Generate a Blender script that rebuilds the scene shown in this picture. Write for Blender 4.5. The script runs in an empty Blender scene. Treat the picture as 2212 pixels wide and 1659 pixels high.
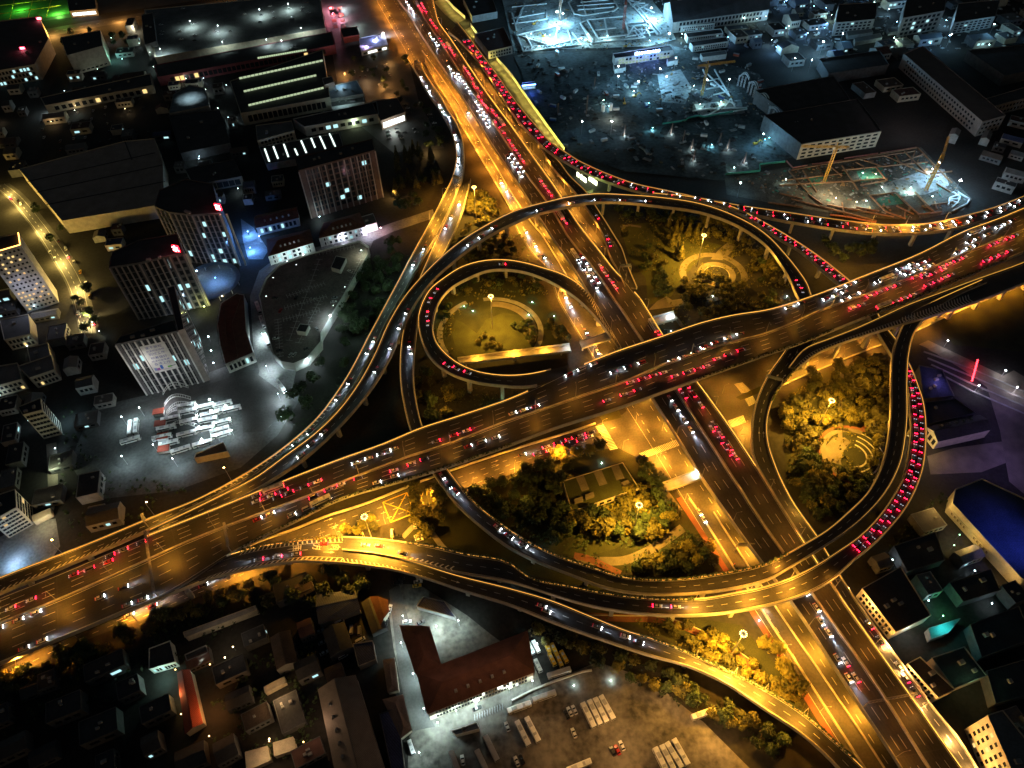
import bpy, bmesh, math, random
import numpy as np
from mathutils import Vector, Matrix
random.seed(11)
SC = bpy.context.scene
COL = SC.collection
R = math.radians
# ------------------------------------------------------------------ camera
FPX, HCAM = 1534.0, 350.0            # focal length in photo pixels (2212 wide), camera height in metres
def _basis():
    w = Vector((-34.0, 1320.0, 1534.0)).normalized()     # world up seen in camera axes
    y = Vector((0, 0, -1)) - w * Vector((0, 0, -1)).dot(w); y.normalize()
    x = y.cross(w)
    return Matrix((x, y, w))
CB = _basis()
CAMLOC = Vector((0, 0, HCAM))
cd = bpy.data.cameras.new('camera'); cam = bpy.data.objects.new('camera', cd); COL.objects.link(cam)
cam.matrix_world = Matrix.Translation(CAMLOC) @ CB.to_4x4()
cd.sensor_width = 36; cd.lens = 36 * FPX / 2212; cd.clip_start = 1; cd.clip_end = 6000
SC.camera = cam
# ------------------------------------------------------------------ night sky, exposure
W = bpy.data.worlds.new('World'); SC.world = W; W.use_nodes = True
_n = W.node_tree.nodes; _bg = _n['Background']
_sky = _n.new('ShaderNodeTexSky'); _sky.sky_type = 'NISHITA'; _sky.sun_disc = False
_sky.sun_elevation = R(4); _sky.sun_rotation = R(200)
W.node_tree.links.new(_sky.outputs[0], _bg.inputs[0]); _bg.inputs[1].default_value = 0.0125
SC.view_settings.view_transform = 'Standard'; SC.view_settings.look = 'None'
SC.view_settings.gamma = 1; SC.view_settings.exposure = 0.35; SC.view_settings.use_curve_mapping = False
SC.render.engine = 'CYCLES'
cy = SC.cycles
cy.use_denoising = True; cy.max_bounces = 4; cy.diffuse_bounces = 1; cy.adaptive_threshold = .025; cy.glossy_bounces = 2
cy.sample_clamp_indirect = 3; cy.use_light_tree = True; cy.caustics_reflective = False; cy.caustics_refractive = False
# ------------------------------------------------------------------ helpers
def P(u, v, z=0.0):
    d = CB @ Vector((u - 1106, 829.5 - v, -FPX))
    t = (z - HCAM) / d.z
    return CAMLOC + d * t
BASE = {}
def _abs(o):
    return BASE.get(o.name, Vector((0, 0, 0)))
def tag(o, label=None, cat=None, group=None, kind=None):
    if label: o['label'] = label
    if cat: o['category'] = cat
    if group: o['group'] = group
    if kind: o['kind'] = kind
    return o
def thing(name, label, cat, loc=(0, 0, 0), group=None, rz=0.0):
    o = bpy.data.objects.new(name, None); COL.objects.link(o); o.empty_display_size = .5
    o.location = loc; o.rotation_euler = (0, 0, rz); BASE[o.name] = Vector(loc)
    return tag(o, label, cat, group)
class MB:
    def __init__(s): s.v = []; s.f = []; s.m = []
    def face(s, pts, mi=0):
        b = len(s.v); s.v += [tuple(p) for p in pts]; s.f.append(tuple(range(b, b + len(pts)))); s.m.append(mi)
    def raw(s, vs, fs, mi=0):
        b = len(s.v); s.v += [tuple(p) for p in vs]
        for f in fs: s.f.append(tuple(i + b for i in f)); s.m.append(mi)
    def box(s, c, d, rz=0.0, mi=0, taper=1.0):
        c = Vector(c); hx, hy, hz = d[0] / 2, d[1] / 2, d[2] / 2; ca, sa = math.cos(rz), math.sin(rz)
        vs = []
        for k in (-1, 1):
            q = taper if k > 0 else 1
            for (i, j) in ((-1, -1), (1, -1), (1, 1), (-1, 1)):
                x, y = i * hx * q, j * hy * q
                vs.append((c.x + x * ca - y * sa, c.y + x * sa + y * ca, c.z + k * hz))
        s.raw(vs, [(3, 2, 1, 0), (4, 5, 6, 7), (0, 1, 5, 4), (1, 2, 6, 5), (2, 3, 7, 6), (3, 0, 4, 7)], mi)
    def bar(s, a, b, w, h=None, mi=0):
        a, b = Vector(a), Vector(b); d = (b - a)
        if d.length < 1e-4: return
        d.normalize(); up = Vector((0, 0, 1)) if abs(d.z) < .95 else Vector((1, 0, 0))
        x = d.cross(up).normalized() * (w / 2); y = x.cross(d).normalized() * ((h or w) / 2)
        vs = [a - x - y, a + x - y, a + x + y, a - x + y, b - x - y, b + x - y, b + x + y, b - x + y]
        s.raw(vs, [(0, 1, 2, 3), (7, 6, 5, 4), (4, 5, 1, 0), (5, 6, 2, 1), (6, 7, 3, 2), (7, 4, 0, 3)], mi)
    def cyl(s, a, b, r0, r1=None, n=8, mi=0, cap=True):
        a, b = Vector(a), Vector(b); d = (b - a).normalized(); r1 = r0 if r1 is None else r1
        up = Vector((0, 0, 1)) if abs(d.z) < .95 else Vector((1, 0, 0))
        x = d.cross(up).normalized(); y = x.cross(d)
        vs = []
        for (c, r) in ((a, r0), (b, r1)):
            for i in range(n):
                t = 2 * math.pi * i / n; vs.append(c + x * (r * math.cos(t)) + y * (r * math.sin(t)))
        fs = [(i, (i + 1) % n, n + (i + 1) % n, n + i) for i in range(n)]
        if cap: fs += [tuple(range(n - 1, -1, -1)), tuple(range(n, 2 * n))]
        s.raw(vs, fs, mi)
    def prism(s, pts, z0, z1, mi=0, mi_top=None, bottom=True):
        n = len(pts); a = sum(pts[i][0] * pts[(i + 1) % n][1] - pts[(i + 1) % n][0] * pts[i][1] for i in range(n))
        if a < 0: pts = list(reversed(pts))
        b = len(s.v)
        s.v += [(p[0], p[1], z0) for p in pts] + [(p[0], p[1], z1) for p in pts]
        for i in range(n):
            j = (i + 1) % n; s.f.append((b + i, b + j, b + n + j, b + n + i)); s.m.append(mi)
        s.f.append(tuple(b + n + i for i in range(n))); s.m.append(mi if mi_top is None else mi_top)
        if bottom: s.f.append(tuple(b + n - 1 - i for i in range(n))); s.m.append(mi)
    def mesh(s, name, mats, off=Vector((0, 0, 0))):
        me = bpy.data.meshes.new(name)
        me.from_pydata([(x - off.x, y - off.y, z - off.z) for (x, y, z) in s.v], [], s.f)
        for m in (mats if isinstance(mats, (list, tuple)) else [mats]): me.materials.append(m)
        if any(s.m): me.polygons.foreach_set('material_index', s.m)
        if any(len(f) > 4 for f in s.f):
            bm = bmesh.new(); bm.from_mesh(me)
            bmesh.ops.triangulate(bm, faces=[f for f in bm.faces if len(f.verts) > 4]); bm.to_mesh(me); bm.free()
        me.update()
        return me
    def build(s, name, mats, parent=None, base=None):
        if not s.v: return None
        off = _abs(parent) if parent else (Vector(base) if base is not None else Vector(s.v[0]))
        o = bpy.data.objects.new(name, s.mesh(name, mats, off)); COL.objects.link(o)
        if parent: o.parent = parent
        else: o.location = off
        BASE[o.name] = off
        return o
def link(name, me, parent=None, loc=(0, 0, 0), rz=0.0, scale=None):
    o = bpy.data.objects.new(name, me); COL.objects.link(o)
    if parent: o.parent = parent
    o.location = loc; o.rotation_euler = (0, 0, rz)
    if scale: o.scale = scale
    return o
def copy_tree(o, parent=None):
    c = o.copy(); COL.objects.link(c)
    if parent: c.parent = parent
    for ch in list(o.children): copy_tree(ch, c)
    return c
# ------------------------------------------------------------------ materials
MATS = {}
def mat(name, col, rough=.8, var=.35, scale=.3, fine=4.0, emit=None, es=0, metal=0, col2=None, rnd=0.0, spec=.5, wave=None):
    if name in MATS: return MATS[name]
    m = bpy.data.materials.new(name); m.use_nodes = True; nt = m.node_tree; N = nt.nodes; L = nt.links
    b = N['Principled BSDF']; b.inputs['Roughness'].default_value = rough; b.inputs['Metallic'].default_value = metal
    b.inputs['Specular IOR Level'].default_value = spec
    c = Vector(col)
    if emit:
        b.inputs['Base Color'].default_value = (*col, 1)
        b.inputs['Emission Color'].default_value = (*emit, 1); b.inputs['Emission Strength'].default_value = es
    elif var > 0:
        tc = N.new('ShaderNodeTexCoord'); n1 = N.new('ShaderNodeTexNoise'); n1.inputs['Scale'].default_value = scale; n1.inputs['Detail'].default_value = 6
        n2 = N.new('ShaderNodeTexNoise'); n2.inputs['Scale'].default_value = fine; n2.inputs['Detail'].default_value = 3
        L.new(tc.outputs['Object'], n1.inputs['Vector']); L.new(tc.outputs['Object'], n2.inputs['Vector'])
        mx = N.new('ShaderNodeMath'); mx.operation = 'MULTIPLY_ADD'; mx.inputs[1].default_value = .6
        ad = N.new('ShaderNodeMath'); ad.operation = 'MULTIPLY'; ad.inputs[1].default_value = .4
        L.new(n2.outputs['Fac'], ad.inputs[0]); L.new(n1.outputs['Fac'], mx.inputs[0]); L.new(ad.outputs[0], mx.inputs[2])
        cr = N.new('ShaderNodeValToRGB'); cr.color_ramp.elements[0].position = .36; cr.color_ramp.elements[1].position = .64
        lo = c * (1 - var); hi = (Vector(col2) if col2 else c * (1 + var))
        cr.color_ramp.elements[0].color = (*lo, 1); cr.color_ramp.elements[1].color = (*hi, 1)
        src = mx.outputs[0]
        if rnd:
            oi = N.new('ShaderNodeObjectInfo'); a2 = N.new('ShaderNodeMath'); a2.operation = 'MULTIPLY_ADD'; a2.inputs[1].default_value = rnd
            s2 = N.new('ShaderNodeMath'); s2.operation = 'SUBTRACT'; s2.inputs[1].default_value = rnd / 2
            L.new(oi.outputs['Random'], a2.inputs[0]); L.new(mx.outputs[0], a2.inputs[2]); L.new(a2.outputs[0], s2.inputs[0]); src = s2.outputs[0]
        L.new(src, cr.inputs['Fac']); out = cr.outputs['Color']
        if wave:
            wv = N.new('ShaderNodeTexWave'); wv.inputs['Scale'].default_value = wave; wv.inputs['Distortion'].default_value = .3; wv.bands_direction = 'DIAGONAL'
            L.new(tc.outputs['Object'], wv.inputs['Vector'])
            mm = N.new('ShaderNodeMix'); mm.data_type = 'RGBA'; mm.blend_type = 'MULTIPLY'; mm.inputs[0].default_value = .45
            L.new(out, mm.inputs[6]); L.new(wv.outputs['Color'], mm.inputs[7]); out = mm.outputs[2]
        L.new(out, b.inputs['Base Color'])
        bp = N.new('ShaderNodeBump'); bp.inputs['Strength'].default_value = .25; bp.inputs['Distance'].default_value = .1
        L.new(n2.outputs['Fac'], bp.inputs['Height']); L.new(bp.outputs[0], b.inputs['Normal'])
    else:
        b.inputs['Base Color'].default_value = (*col, 1)
    MATS[name] = m
    return m
def emat(name, col, es): return mat(name, (.02, .02, .02), emit=col, es=es, var=0)
ASPH = mat('asphalt', (.042, .042, .045), .62, .35, .12, 1.2)
ASPH2 = mat('asphalt_worn', (.062, .06, .058), .65, .4, .08, .9)
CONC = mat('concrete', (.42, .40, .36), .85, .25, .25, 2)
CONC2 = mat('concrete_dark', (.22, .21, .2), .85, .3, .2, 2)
PAINT = mat('road_paint', (.72, .71, .66), .7, .2, .8, 5)
PAINTY = mat('road_paint_yellow', (.65, .42, .05), .7, .2, .8, 5)
EARTH = mat('bare_earth', (.024, .022, .02), .95, .5, .03, .5)
SITE = mat('site_earth', (.05, .06, .06), .95, .85, .045, .3)
GRASS = mat('lawn_grass', (.04, .044, .012), .95, .4, .1, 1.5)
GRASSD = mat('rough_grass', (.026, .028, .01), .95, .5, .1, 1.5)
PAVE = mat('paving', (.15, .125, .1), .85, .3, .15, 2)
PAVEC = mat('yard_concrete', (.17, .17, .165), .8, .45, .06, .7)
REDPATH = mat('red_path', (.17, .06, .04), .85, .25, .2, 2)
LEAF = mat('leaf', (.075, .08, .014), .7, .55, .35, 1.2, col2=(.17, .145, .02), rnd=.3)
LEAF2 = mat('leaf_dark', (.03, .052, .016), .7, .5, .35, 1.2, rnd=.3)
LEAF3 = mat('leaf_olive', (.075, .07, .02), .7, .5, .35, 1.2, rnd=.3)
BARK = mat('bark', (.09, .065, .045), .95, .3, 1, 6)
STEEL = mat('steel', (.35, .35, .35), .5, .15, 1, 6, metal=.3)
STEELW = mat('white_steel', (.7, .7, .68), .5, .12, 1, 6)
DARKM = mat('dark_metal', (.05, .05, .055), .5, .2, 1, 6)
GLASS = mat('dark_glass', (.02, .024, .03), .12, 0)
TYRE = mat('tyre', (.015, .015, .015), .9, 0)
YEL = mat('yellow_steel', (.6, .33, .03), .5, .2, .6, 4)
EOR = emat('sodium_glow', (1, .52, .12), 60)
EWH = emat('flood_glow', (.8, .97, 1), 90)
# ------------------------------------------------------------------ ribbons (road strips given by their two edges)
def smooth(pts, n):
    pts = np.array(pts, float)
    if len(pts) < 3:
        return np.array([pts[0] + (pts[-1] - pts[0]) * k / (n - 1) for k in range(n)])
    d = np.r_[0, np.cumsum(np.linalg.norm(np.diff(pts, axis=0), axis=1))]
    m = np.zeros_like(pts)
    for i in range(len(pts)):
        a, b = max(i - 1, 0), min(i + 1, len(pts) - 1)
        if 0 < i < len(pts) - 1:
            h0, h1 = d[i] - d[i - 1], d[i + 1] - d[i]
            s0, s1 = (pts[i] - pts[i - 1]) / h0, (pts[i + 1] - pts[i]) / h1
            m[i] = (s0 * h1 + s1 * h0) / (h0 + h1)
        else: m[i] = (pts[b] - pts[a]) / (d[b] - d[a])
    out = []
    for s in np.linspace(0, d[-1], n):
        i = min(np.searchsorted(d, s, 'right') - 1, len(pts) - 2); h = d[i + 1] - d[i]; t = (s - d[i]) / h
        out.append((2*t**3-3*t**2+1)*pts[i] + (t**3-2*t**2+t)*h*m[i] + (-2*t**3+3*t**2)*pts[i+1] + (t**3-t**2)*h*m[i+1])
    return np.array(out)
class Rib:
    def __init__(s, left, right, z, step=4.0, nearest=True):
        zf = lambda f: float(np.interp(f, [a for a, _ in z], [b for _, b in z])) if isinstance(z, list) else float(z)
        def world(pl):
            q = smooth(pl, 500)
            return np.array([P(u, v, zf(k / 499)) for k, (u, v) in enumerate(q)])
        A, B = world(left), world(right)
        la = np.r_[0, np.cumsum(np.linalg.norm(np.diff(A, axis=0), axis=1))]
        lb = np.r_[0, np.cumsum(np.linalg.norm(np.diff(B, axis=0), axis=1))]
        n = max(3, int(max(la[-1], lb[-1]) / step) + 1)
        s.L = []; s.Rr = []
        fb0 = 0
        for k in range(n):
            f = k / (n - 1); a = np.array([np.interp(f * la[-1], la, A[:, c]) for c in range(3)])
            b = np.array([np.interp(f * lb[-1], lb, B[:, c]) for c in range(3)])
            if nearest and 0 < k < n - 1:
                w = np.abs(lb / lb[-1] - f) < .12
                dd = np.linalg.norm(B[:, :2] - a[:2], axis=1); dd[~w] = 1e9; j = max(int(np.argmin(dd)), fb0); fb0 = j
                b = .5 * B[j] + .5 * b
            s.L.append(Vector(a)); s.Rr.append(Vector(b))
        s.n = n
        c = [(p + q) / 2 for p, q in zip(s.L, s.Rr)]
        s.s = np.r_[0, np.cumsum([(c[i + 1] - c[i]).length for i in range(n - 1)])]; s.len = float(s.s[-1])
    def at(s, d, t, dz=0.0):
        d = min(max(d, 0), s.len); i = min(int(np.searchsorted(s.s, d, 'right')) - 1, s.n - 2)
        f = (d - s.s[i]) / max(s.s[i + 1] - s.s[i], 1e-6)
        a = s.L[i].lerp(s.L[i + 1], f); b = s.Rr[i].lerp(s.Rr[i + 1], f); p = a.lerp(b, t)
        return Vector((p.x, p.y, p.z + dz))
    def width(s, d): return (s.at(d, 0) - s.at(d, 1)).length
    def dir(s, d, t):
        v = s.at(d + 1.5, t) - s.at(d - 1.5, t); v.z = 0
        return v.normalized()
    def find(s, u, v):
        """distance along and share across of the deck point seen at a photo pixel"""
        best = None
        for i in range(s.n):
            for t in (0, .25, .5, .75, 1):
                p = s.L[i].lerp(s.Rr[i], t); q = P(u, v, p.z); e = (p - q).length
                if best is None or e < best[0]: best = (e, s.s[i], t)
        d0, t0 = best[1], best[2]
        for it in range(3):
            bb = None
            for dd in np.linspace(d0 - 4 / (it + 1), d0 + 4 / (it + 1), 13):
                for tt in np.linspace(max(0, t0 - .25 / (it + 1)), min(1, t0 + .25 / (it + 1)), 13):
                    p = s.at(dd, tt); e = (p - P(u, v, p.z)).length
                    if bb is None or e < bb[0]: bb = (e, dd, tt)
            d0, t0 = bb[1], bb[2]
        return float(d0), float(t0)
    def poly(s): return [(p.x, p.y) for p in s.L] + [(p.x, p.y) for p in reversed(s.Rr)]
    def strip(s, mb, t0, t1, d0=0, d1=None, dz=0.0, step=4.0, mi=0):
        d1 = s.len if d1 is None else d1
        if d1 <= d0: return
        n = max(1, int((d1 - d0) / step)); T0 = t0 if callable(t0) else (lambda d: t0); T1 = t1 if callable(t1) else (lambda d: t1)
        ds = [d0 + (d1 - d0) * k / n for k in range(n + 1)]; b = len(mb.v)
        for d in ds: mb.v += [tuple(s.at(d, T0(d), dz)), tuple(s.at(d, T1(d), dz))]
        for k in range(n):
            i = b + 2 * k; mb.f.append((i, i + 1, i + 3, i + 2)); mb.m.append(mi)
    def line(s, mb, t, w=.2, d0=0, d1=None, dz=.03, dash=None, gap=0, mi=0):
        d1 = s.len if d1 is None else min(d1, s.len); T = t if callable(t) else (lambda d: t)
        hw = lambda d: w / 2 / max(s.width(d), .5)
        if not dash: s.strip(mb, lambda d: T(d) - hw(d), lambda d: T(d) + hw(d), d0, d1, dz, 4, mi); return
        d = d0 + gap / 2
        while d + dash < d1:
            s.strip(mb, lambda q: T(q) - hw(q), lambda q: T(q) + hw(q), d, d + dash, dz, 3, mi); d += dash + gap
    def wall(s, mb, t, w, h, d0=0, d1=None, drop=0.0, mi=0, step=4.0):
        """an upright strip standing along the ribbon at share t (thickness w, height h, reaching drop below)"""
        d1 = s.len if d1 is None else d1; n = max(1, int((d1 - d0) / step)); b = len(mb.v); T = t if callable(t) else (lambda d: t)
        for k in range(n + 1):
            d = d0 + (d1 - d0) * k / n; p = s.at(d, T(d)); ww = s.at(d, 1) - s.at(d, 0); ww.z = 0; x = ww.normalized() * (w / 2)
            mb.v += [tuple(p - x + Vector((0, 0, -drop))), tuple(p + x + Vector((0, 0, -drop))), tuple(p + x + Vector((0, 0, h))), tuple(p - x + Vector((0, 0, h)))]
        for k in range(n):
            i = b + 4 * k
            for (a, c) in ((0, 1), (1, 2), (2, 3), (3, 0)): mb.f.append((i + a, i + 4 + a, i + 4 + c, i + c)); mb.m.append(mi)
        mb.f += [(b, b + 1, b + 2, b + 3), (b + 4*n + 3, b + 4*n + 2, b + 4*n + 1, b + 4*n)]; mb.m += [mi, mi]
def inpoly(x, y, poly):
    c = False; j = len(poly) - 1
    for i in range(len(poly)):
        (xi, yi), (xj, yj) = poly[i], poly[j]
        if (yi > y) != (yj > y) and x < (xj - xi) * (y - yi) / (yj - yi) + xi: c = not c
        j = i
    return c
ORD = lambda n: ('first second third fourth fifth sixth seventh eighth ninth tenth eleventh twelfth'.split() + [f'{k}{"st" if k % 10 == 1 else "nd" if k % 10 == 2 else "rd" if k % 10 == 3 else "th"}' for k in range(13, 200)])[n]
def light(name, loc, power, col, kind='POINT', parent=None, angle=150, blend=.6, radius=.3, tgt=None):
    key = f'{name}_{kind}_{round(power)}_{col}_{angle}_{radius}_{blend}'
    ld = bpy.data.lights.get(key)
    if ld is None:
        ld = bpy.data.lights.new(key, kind); ld.energy = power; ld.color = col; ld.shadow_soft_size = radius
        if kind == 'SPOT': ld.spot_size = R(angle); ld.spot_blend = blend
    o = bpy.data.objects.new(name, ld); COL.objects.link(o)
    if parent: o.parent = parent; loc = Vector(loc) - _abs(parent)
    o.location = loc
    if tgt is not None: o.rotation_euler = (Vector(tgt)).to_track_quat('-Z', 'Y').to_euler()
    return o
SODIUM = (1, .40, .03); DEEP = (1, .32, .025)
COOL = (.72, .95, 1.0)
# ------------------------------------------------------------------ ground and its surfaces
SZ = [0.0]
def sheet(name, pts, m, kind='structure', z=None, world=False, label=None):
    if z is None: SZ[0] += .004; z = .05 + SZ[0]
    mb = MB(); mb.face([(*(P(u, v, z).xy if not world else (u, v)), z) for u, v in pts])
    o = mb.build(name, m); tag(o, label, kind=kind); return o
g = MB(); n = 24
for i in range(n):
    for j in range(n):
        x0, x1 = -1600 + 3200 * i / n, -1600 + 3200 * (i + 1) / n; y0, y1 = -300 + 2400 * j / n, -300 + 2400 * (j + 1) / n
        g.face([(x0, y0, 0), (x1, y0, 0), (x1, y1, 0), (x0, y1, 0)])
tag(g.build('ground', EARTH, base=(0, 0, 0)), kind='structure')
# ------------------------------------------------------------------ flyovers
PATCHD = mat('asphalt_patched', (.026, .026, .028), .6, .3, .2, 2); PATCHL = mat('asphalt_faded', (.06, .058, .056), .7, .3, .2, 2); TRACK = mat('asphalt_track', (.03, .03, .032), .42, .4, .15, 1.5)
LOW = []       # lower ribbons whose footprint a pier must avoid
def flyover(name, label, rib, cat='flyover', piers=True, parapets='LR', th=1.5, pier_step=30, pier_from=12, vines=False, deckm=ASPH, hpar=1.1, pw=.45, pskip=(), gaps=()):
    c = rib.at(rib.len / 2, .5); root = thing(name, label, cat, (c.x, c.y, 0))
    d = MB(); rib.strip(d, 0, 1)
    rj = random.Random(int(rib.len)); q = 9.0; ww = rib.width(rib.len / 2)      # worn patches, tyre tracks and joints are surface pattern of the deck
    for _ in range(int(rib.len * ww / 260)):
        q = rj.uniform(2, rib.len - 16); t = rj.uniform(.05, .9); rib.strip(d, t, min(.97, t + rj.uniform(1.2, 3.4) / ww), q, q + rj.uniform(3, 14), .004, mi=1 if rj.random() < .6 else 2)
    nl = max(2, round(ww / 3.6))
    for k in range(nl):
        for e in (-.75, .75):
            t = (k + .5) / nl + e / ww
            if .04 < t < .96: rib.line(d, t, .5, 2, rib.len - 2, .008, mi=3)
    q = 9.0
    while q < rib.len - 3: rib.strip(d, .03, .97, q, q + .35, .012, mi=4); q += 30
    d.build('deck', [deckm, PATCHD, PATCHL, TRACK, DARKM], root)
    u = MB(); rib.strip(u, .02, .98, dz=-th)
    for k, t in enumerate((0, 1)):
        if 'LR'[k] in parapets:
            w = MB(); cuts = sorted(tuple(sorted((rib.find(*p)[0], rib.find(*q)[0]))) for kk, p, q in gaps if kk == k); a0 = 0
            for (x0, x1) in cuts + [(rib.len, rib.len)]:
                if x0 > a0 + 1: rib.wall(w, lambda q, t=t: t, pw, hpar, a0, x0, drop=th)
                a0 = x1
            if w.v: w.build('parapet', CONC, root)
        else:
            rib.wall(u, t, .06, -.03, drop=th)
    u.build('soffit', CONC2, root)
    if piers:
        q = pier_from
        while q < rib.len - 6:
            p = rib.at(q, .5); hgt = p.z - th
            if hgt > 3 and not any(a <= q <= b for a, b in pskip) and not any(inpoly(p.x, p.y, L) for L in LOW):
                w = rib.width(q); dr = rib.dir(q, .5); rz = math.atan2(dr.y, dr.x); m = MB()
                m.box((p.x, p.y, (hgt - 1.6) / 2), (2.0, min(2.6, w * .3), hgt - 1.6), rz)
                b = len(m.v); sx = Vector((math.cos(rz), math.sin(rz), 0)); sy = Vector((-sx.y, sx.x, 0)); vs = []
                for (zz, hw) in ((hgt - 1.8, min(1.3, w * .15)), (hgt - .02, w * .36)):
                    for (i, j) in ((-1, -1), (1, -1), (1, 1), (-1, 1)):
                        vs.append(Vector((p.x, p.y, zz)) + sx * (i * .95) + sy * (j * hw))
                m.raw(vs, [(3, 2, 1, 0), (4, 5, 6, 7), (0, 1, 5, 4), (1, 2, 6, 5), (2, 3, 7, 6), (3, 0, 4, 7)])
                m.build('pier', CONC, root)
            q += pier_step
    return root
def marks(root, fn, name='lane_marking', m=PAINT):
    mb = MB(); fn(mb); return mb.build(name, m, root)
def chevrons(rib, mb, ta, tb, d0, d1, step=2.6, w=.75, lean=1.6, dz=.025):
    """V-shaped hatching between shares ta(d) and tb(d)"""
    d = d0; A = ta if callable(ta) else (lambda q: ta); B = tb if callable(tb) else (lambda q: tb)
    while d < d1:
        a, b = A(d), B(d); c = (a + b) / 2
        for e in (a, b):
            mb.face([rib.at(d, c, dz), rib.at(d + w, c, dz), rib.at(d + w - lean, e, dz), rib.at(d - lean, e, dz)])
        d += step
def hatch(rib, mb, ta, tb, d0, d1, step=2.6, w=.7, lean=1.2, dz=.025):
    d = d0; A = ta if callable(ta) else (lambda q: ta); B = tb if callable(tb) else (lambda q: tb)
    while d < d1:
        a, b = A(d), B(d)
        mb.face([rib.at(d, a, dz), rib.at(d + w, a, dz), rib.at(d + w + lean, b, dz), rib.at(d + lean, b, dz)]); d += step
def arrow(rib, mb, d, t, sgn=1, L=5.0, w=.22, dz=.03, turn=0):
    W_ = rib.width(d); e = lambda x, y: rib.at(d + sgn * x, t + y / W_, dz)
    mb.face([e(0, -w / 2), e(L * .62, -w / 2), e(L * .62, w / 2), e(0, w / 2)])
    mb.face([e(L * .62, -.6), e(L, 0), e(L * .62, .6)])
    if turn: mb.face([e(L * .4, 0), e(L * .55, turn * 1.2), e(L * .55 + .5, turn * 1.2), e(L * .4 + .6, 0)])
# --- ribbons
NS = Rib([(846,-24),(860,0),(880,27),(916,85),(936,115),(959,151),(997,207),(1034.5,266),(1062,311),(1090.7,353.7),(1130.7,414.8),(1162,465),(1194.6,514.8),(1226,560),(1268.5,630),(1304,690),(1341,755),(1406,857),(1441,912),(1476,967),(1513.5,1029.5),(1553.5,1087),(1613.5,1172),(1651,1222),(1706.5,1296),(1828,1480),(1946.5,1659),(1972,1700)],
         [(930,-24),(940,20),(947,47),(968.7,77.5),(1017.5,150),(1055.7,207),(1091,254),(1122,297),(1153,341),(1185,385),(1213.6,427),(1226,448.6),(1248.6,483.6),(1268.6,510),(1290,536),(1345,604),(1371,625),(1386,650),(1411,690),(1433.5,727),(1508.5,829),(1546,879.5),(1581,929.5),(1621,989.5),(1659,1049.5),(1741.5,1179.5),(1794,1258),(1936,1460),(2076.5,1659),(2106,1700)],
         [(0,7.5),(.5,8.2),(1,7.5)])
NSMED = smooth([(885,-24),(900,12),(932,62),(977,130),(1018,193),(1060,258),(1100,318),(1142,384),(1196,457),(1226,510),(1281,578),(1326,645),(1391,742),(1458,839),(1521,937),(1576,1022),(1659,1147),(1751.5,1279),(1900,1490),(2006.5,1659),(2034,1700)], 60)
EW = Rib([(-60,1317),(0,1291),(112,1246),(322,1157),(475,1096),(553,1064),(723,997),(840.5,954.5),(908,926),(990.5,899.5),(1106,860),(1180,827),(1250,793),(1326,762),(1431,727),(1518.5,697),(1581,682),(1659,669.7),(1766.5,636),(1871.5,594.7),(1984,549.7),(2084,499.7),(2159,472),(2212,450),(2270,426)],
         [(-60,1458),(0,1434),(75,1402),(197.5,1352),(275,1319),(350,1289),(425,1245),(494,1198),(522,1185),(553,1166),(640,1126),(703,1091),(853,1043),(935.5,1019),(1106,960),(1206,922),(1306,892),(1406,857),(1481,829.5),(1659,764.7),(1784,722),(1844,693.5),(1904,672),(1964,648.5),(2034,619.7),(2109,587),(2212,545),(2270,520)],
         [(0,9),(.12,10),(.25,12),(.42,16),(.62,19.5),(.75,21),(1,21)])
EWMED = smooth([(-60,1371),(0,1346.5),(125,1296),(250,1241),(425,1162),(553,1113),(678,1067),(840.5,1002),(978,956),(1106,906),(1218.5,869.5),(1338.5,829.5),(1431,789.7),(1556,747),(1659,719),(1784,667),(1884,632),(2009,580),(2134,527),(2212,497),(2270,474)], 60)
SL = Rib([(1330,729),(1304,693),(1268.5,632),(1206,589.7),(1181,582),(1138.5,569.7),(1106,563.5),(1040.5,564.7),(998,577),(958,602),(928,627),(910.5,659.7),(903,689.7),(908,727),(920.5,759.7),(945.5,789.7),(983,812),(1028,826),(1080,833),(1130,836),(1180,829),(1225,815)],
         [(1345,765),(1318.5,726),(1266,662),(1226,629.7),(1181,604.7),(1138.5,588.5),(1106,583.5),(1053,584.7),(1015.5,599.7),(978,619.7),(950.5,649.7),(938,684.7),(935.5,709.7),(943,739.7),(963,764.7),(993,787),(1028,802),(1070,810),(1106,811.5),(1143,808.5),(1180,801),(1226,789)],
         [(0,8.1),(.12,8.3),(.5,13.5),(.86,17.6),(1,18.0)])
BL = Rib([(1620,910),(1630,882),(1654,819),(1697.6,754.6),(1735,690),(1755,655),(1751.5,637),(1744,615),(1724,585),(1691.5,545),(1659,511),(1581,464.7),(1516,442),(1431,428),(1356,422),(1281,420),(1220,428),(1194.6,434),(1155.6,443.5),(1108,458.5),(1055.6,484.75),(1005.6,514.75),(962,548.5),(918,591),(870.5,647),(840.5,697),(810.5,764.7),(778,824.7),(735,884),(680,938),(620,983),(553,1030),(480,1068),(400,1108),(330,1142)],
         [(1660,912),(1662.7,882),(1680,842.8),(1708.5,810),(1745,765),(1770,690),(1752,662),(1725,645),(1719,635),(1709,610),(1689,575),(1659,535),(1600,492),(1516,460),(1431,447),(1331,437.5),(1260,440),(1194.6,454.75),(1149.4,466),(1105.6,484.75),(1068,503.5),(1012,539.75),(968,576),(935.5,605),(903,647),(875.5,697),(853,752),(810.5,829.5),(763,889.5),(713,942),(653,994.5),(598,1030),(553,1057),(475,1093),(400,1124),(330,1152)],
         [(0,10),(.06,12),(.14,14),(.3,15.3),(.6,15.3),(.75,14),(.9,12),(1,10)]) if False else None
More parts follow.
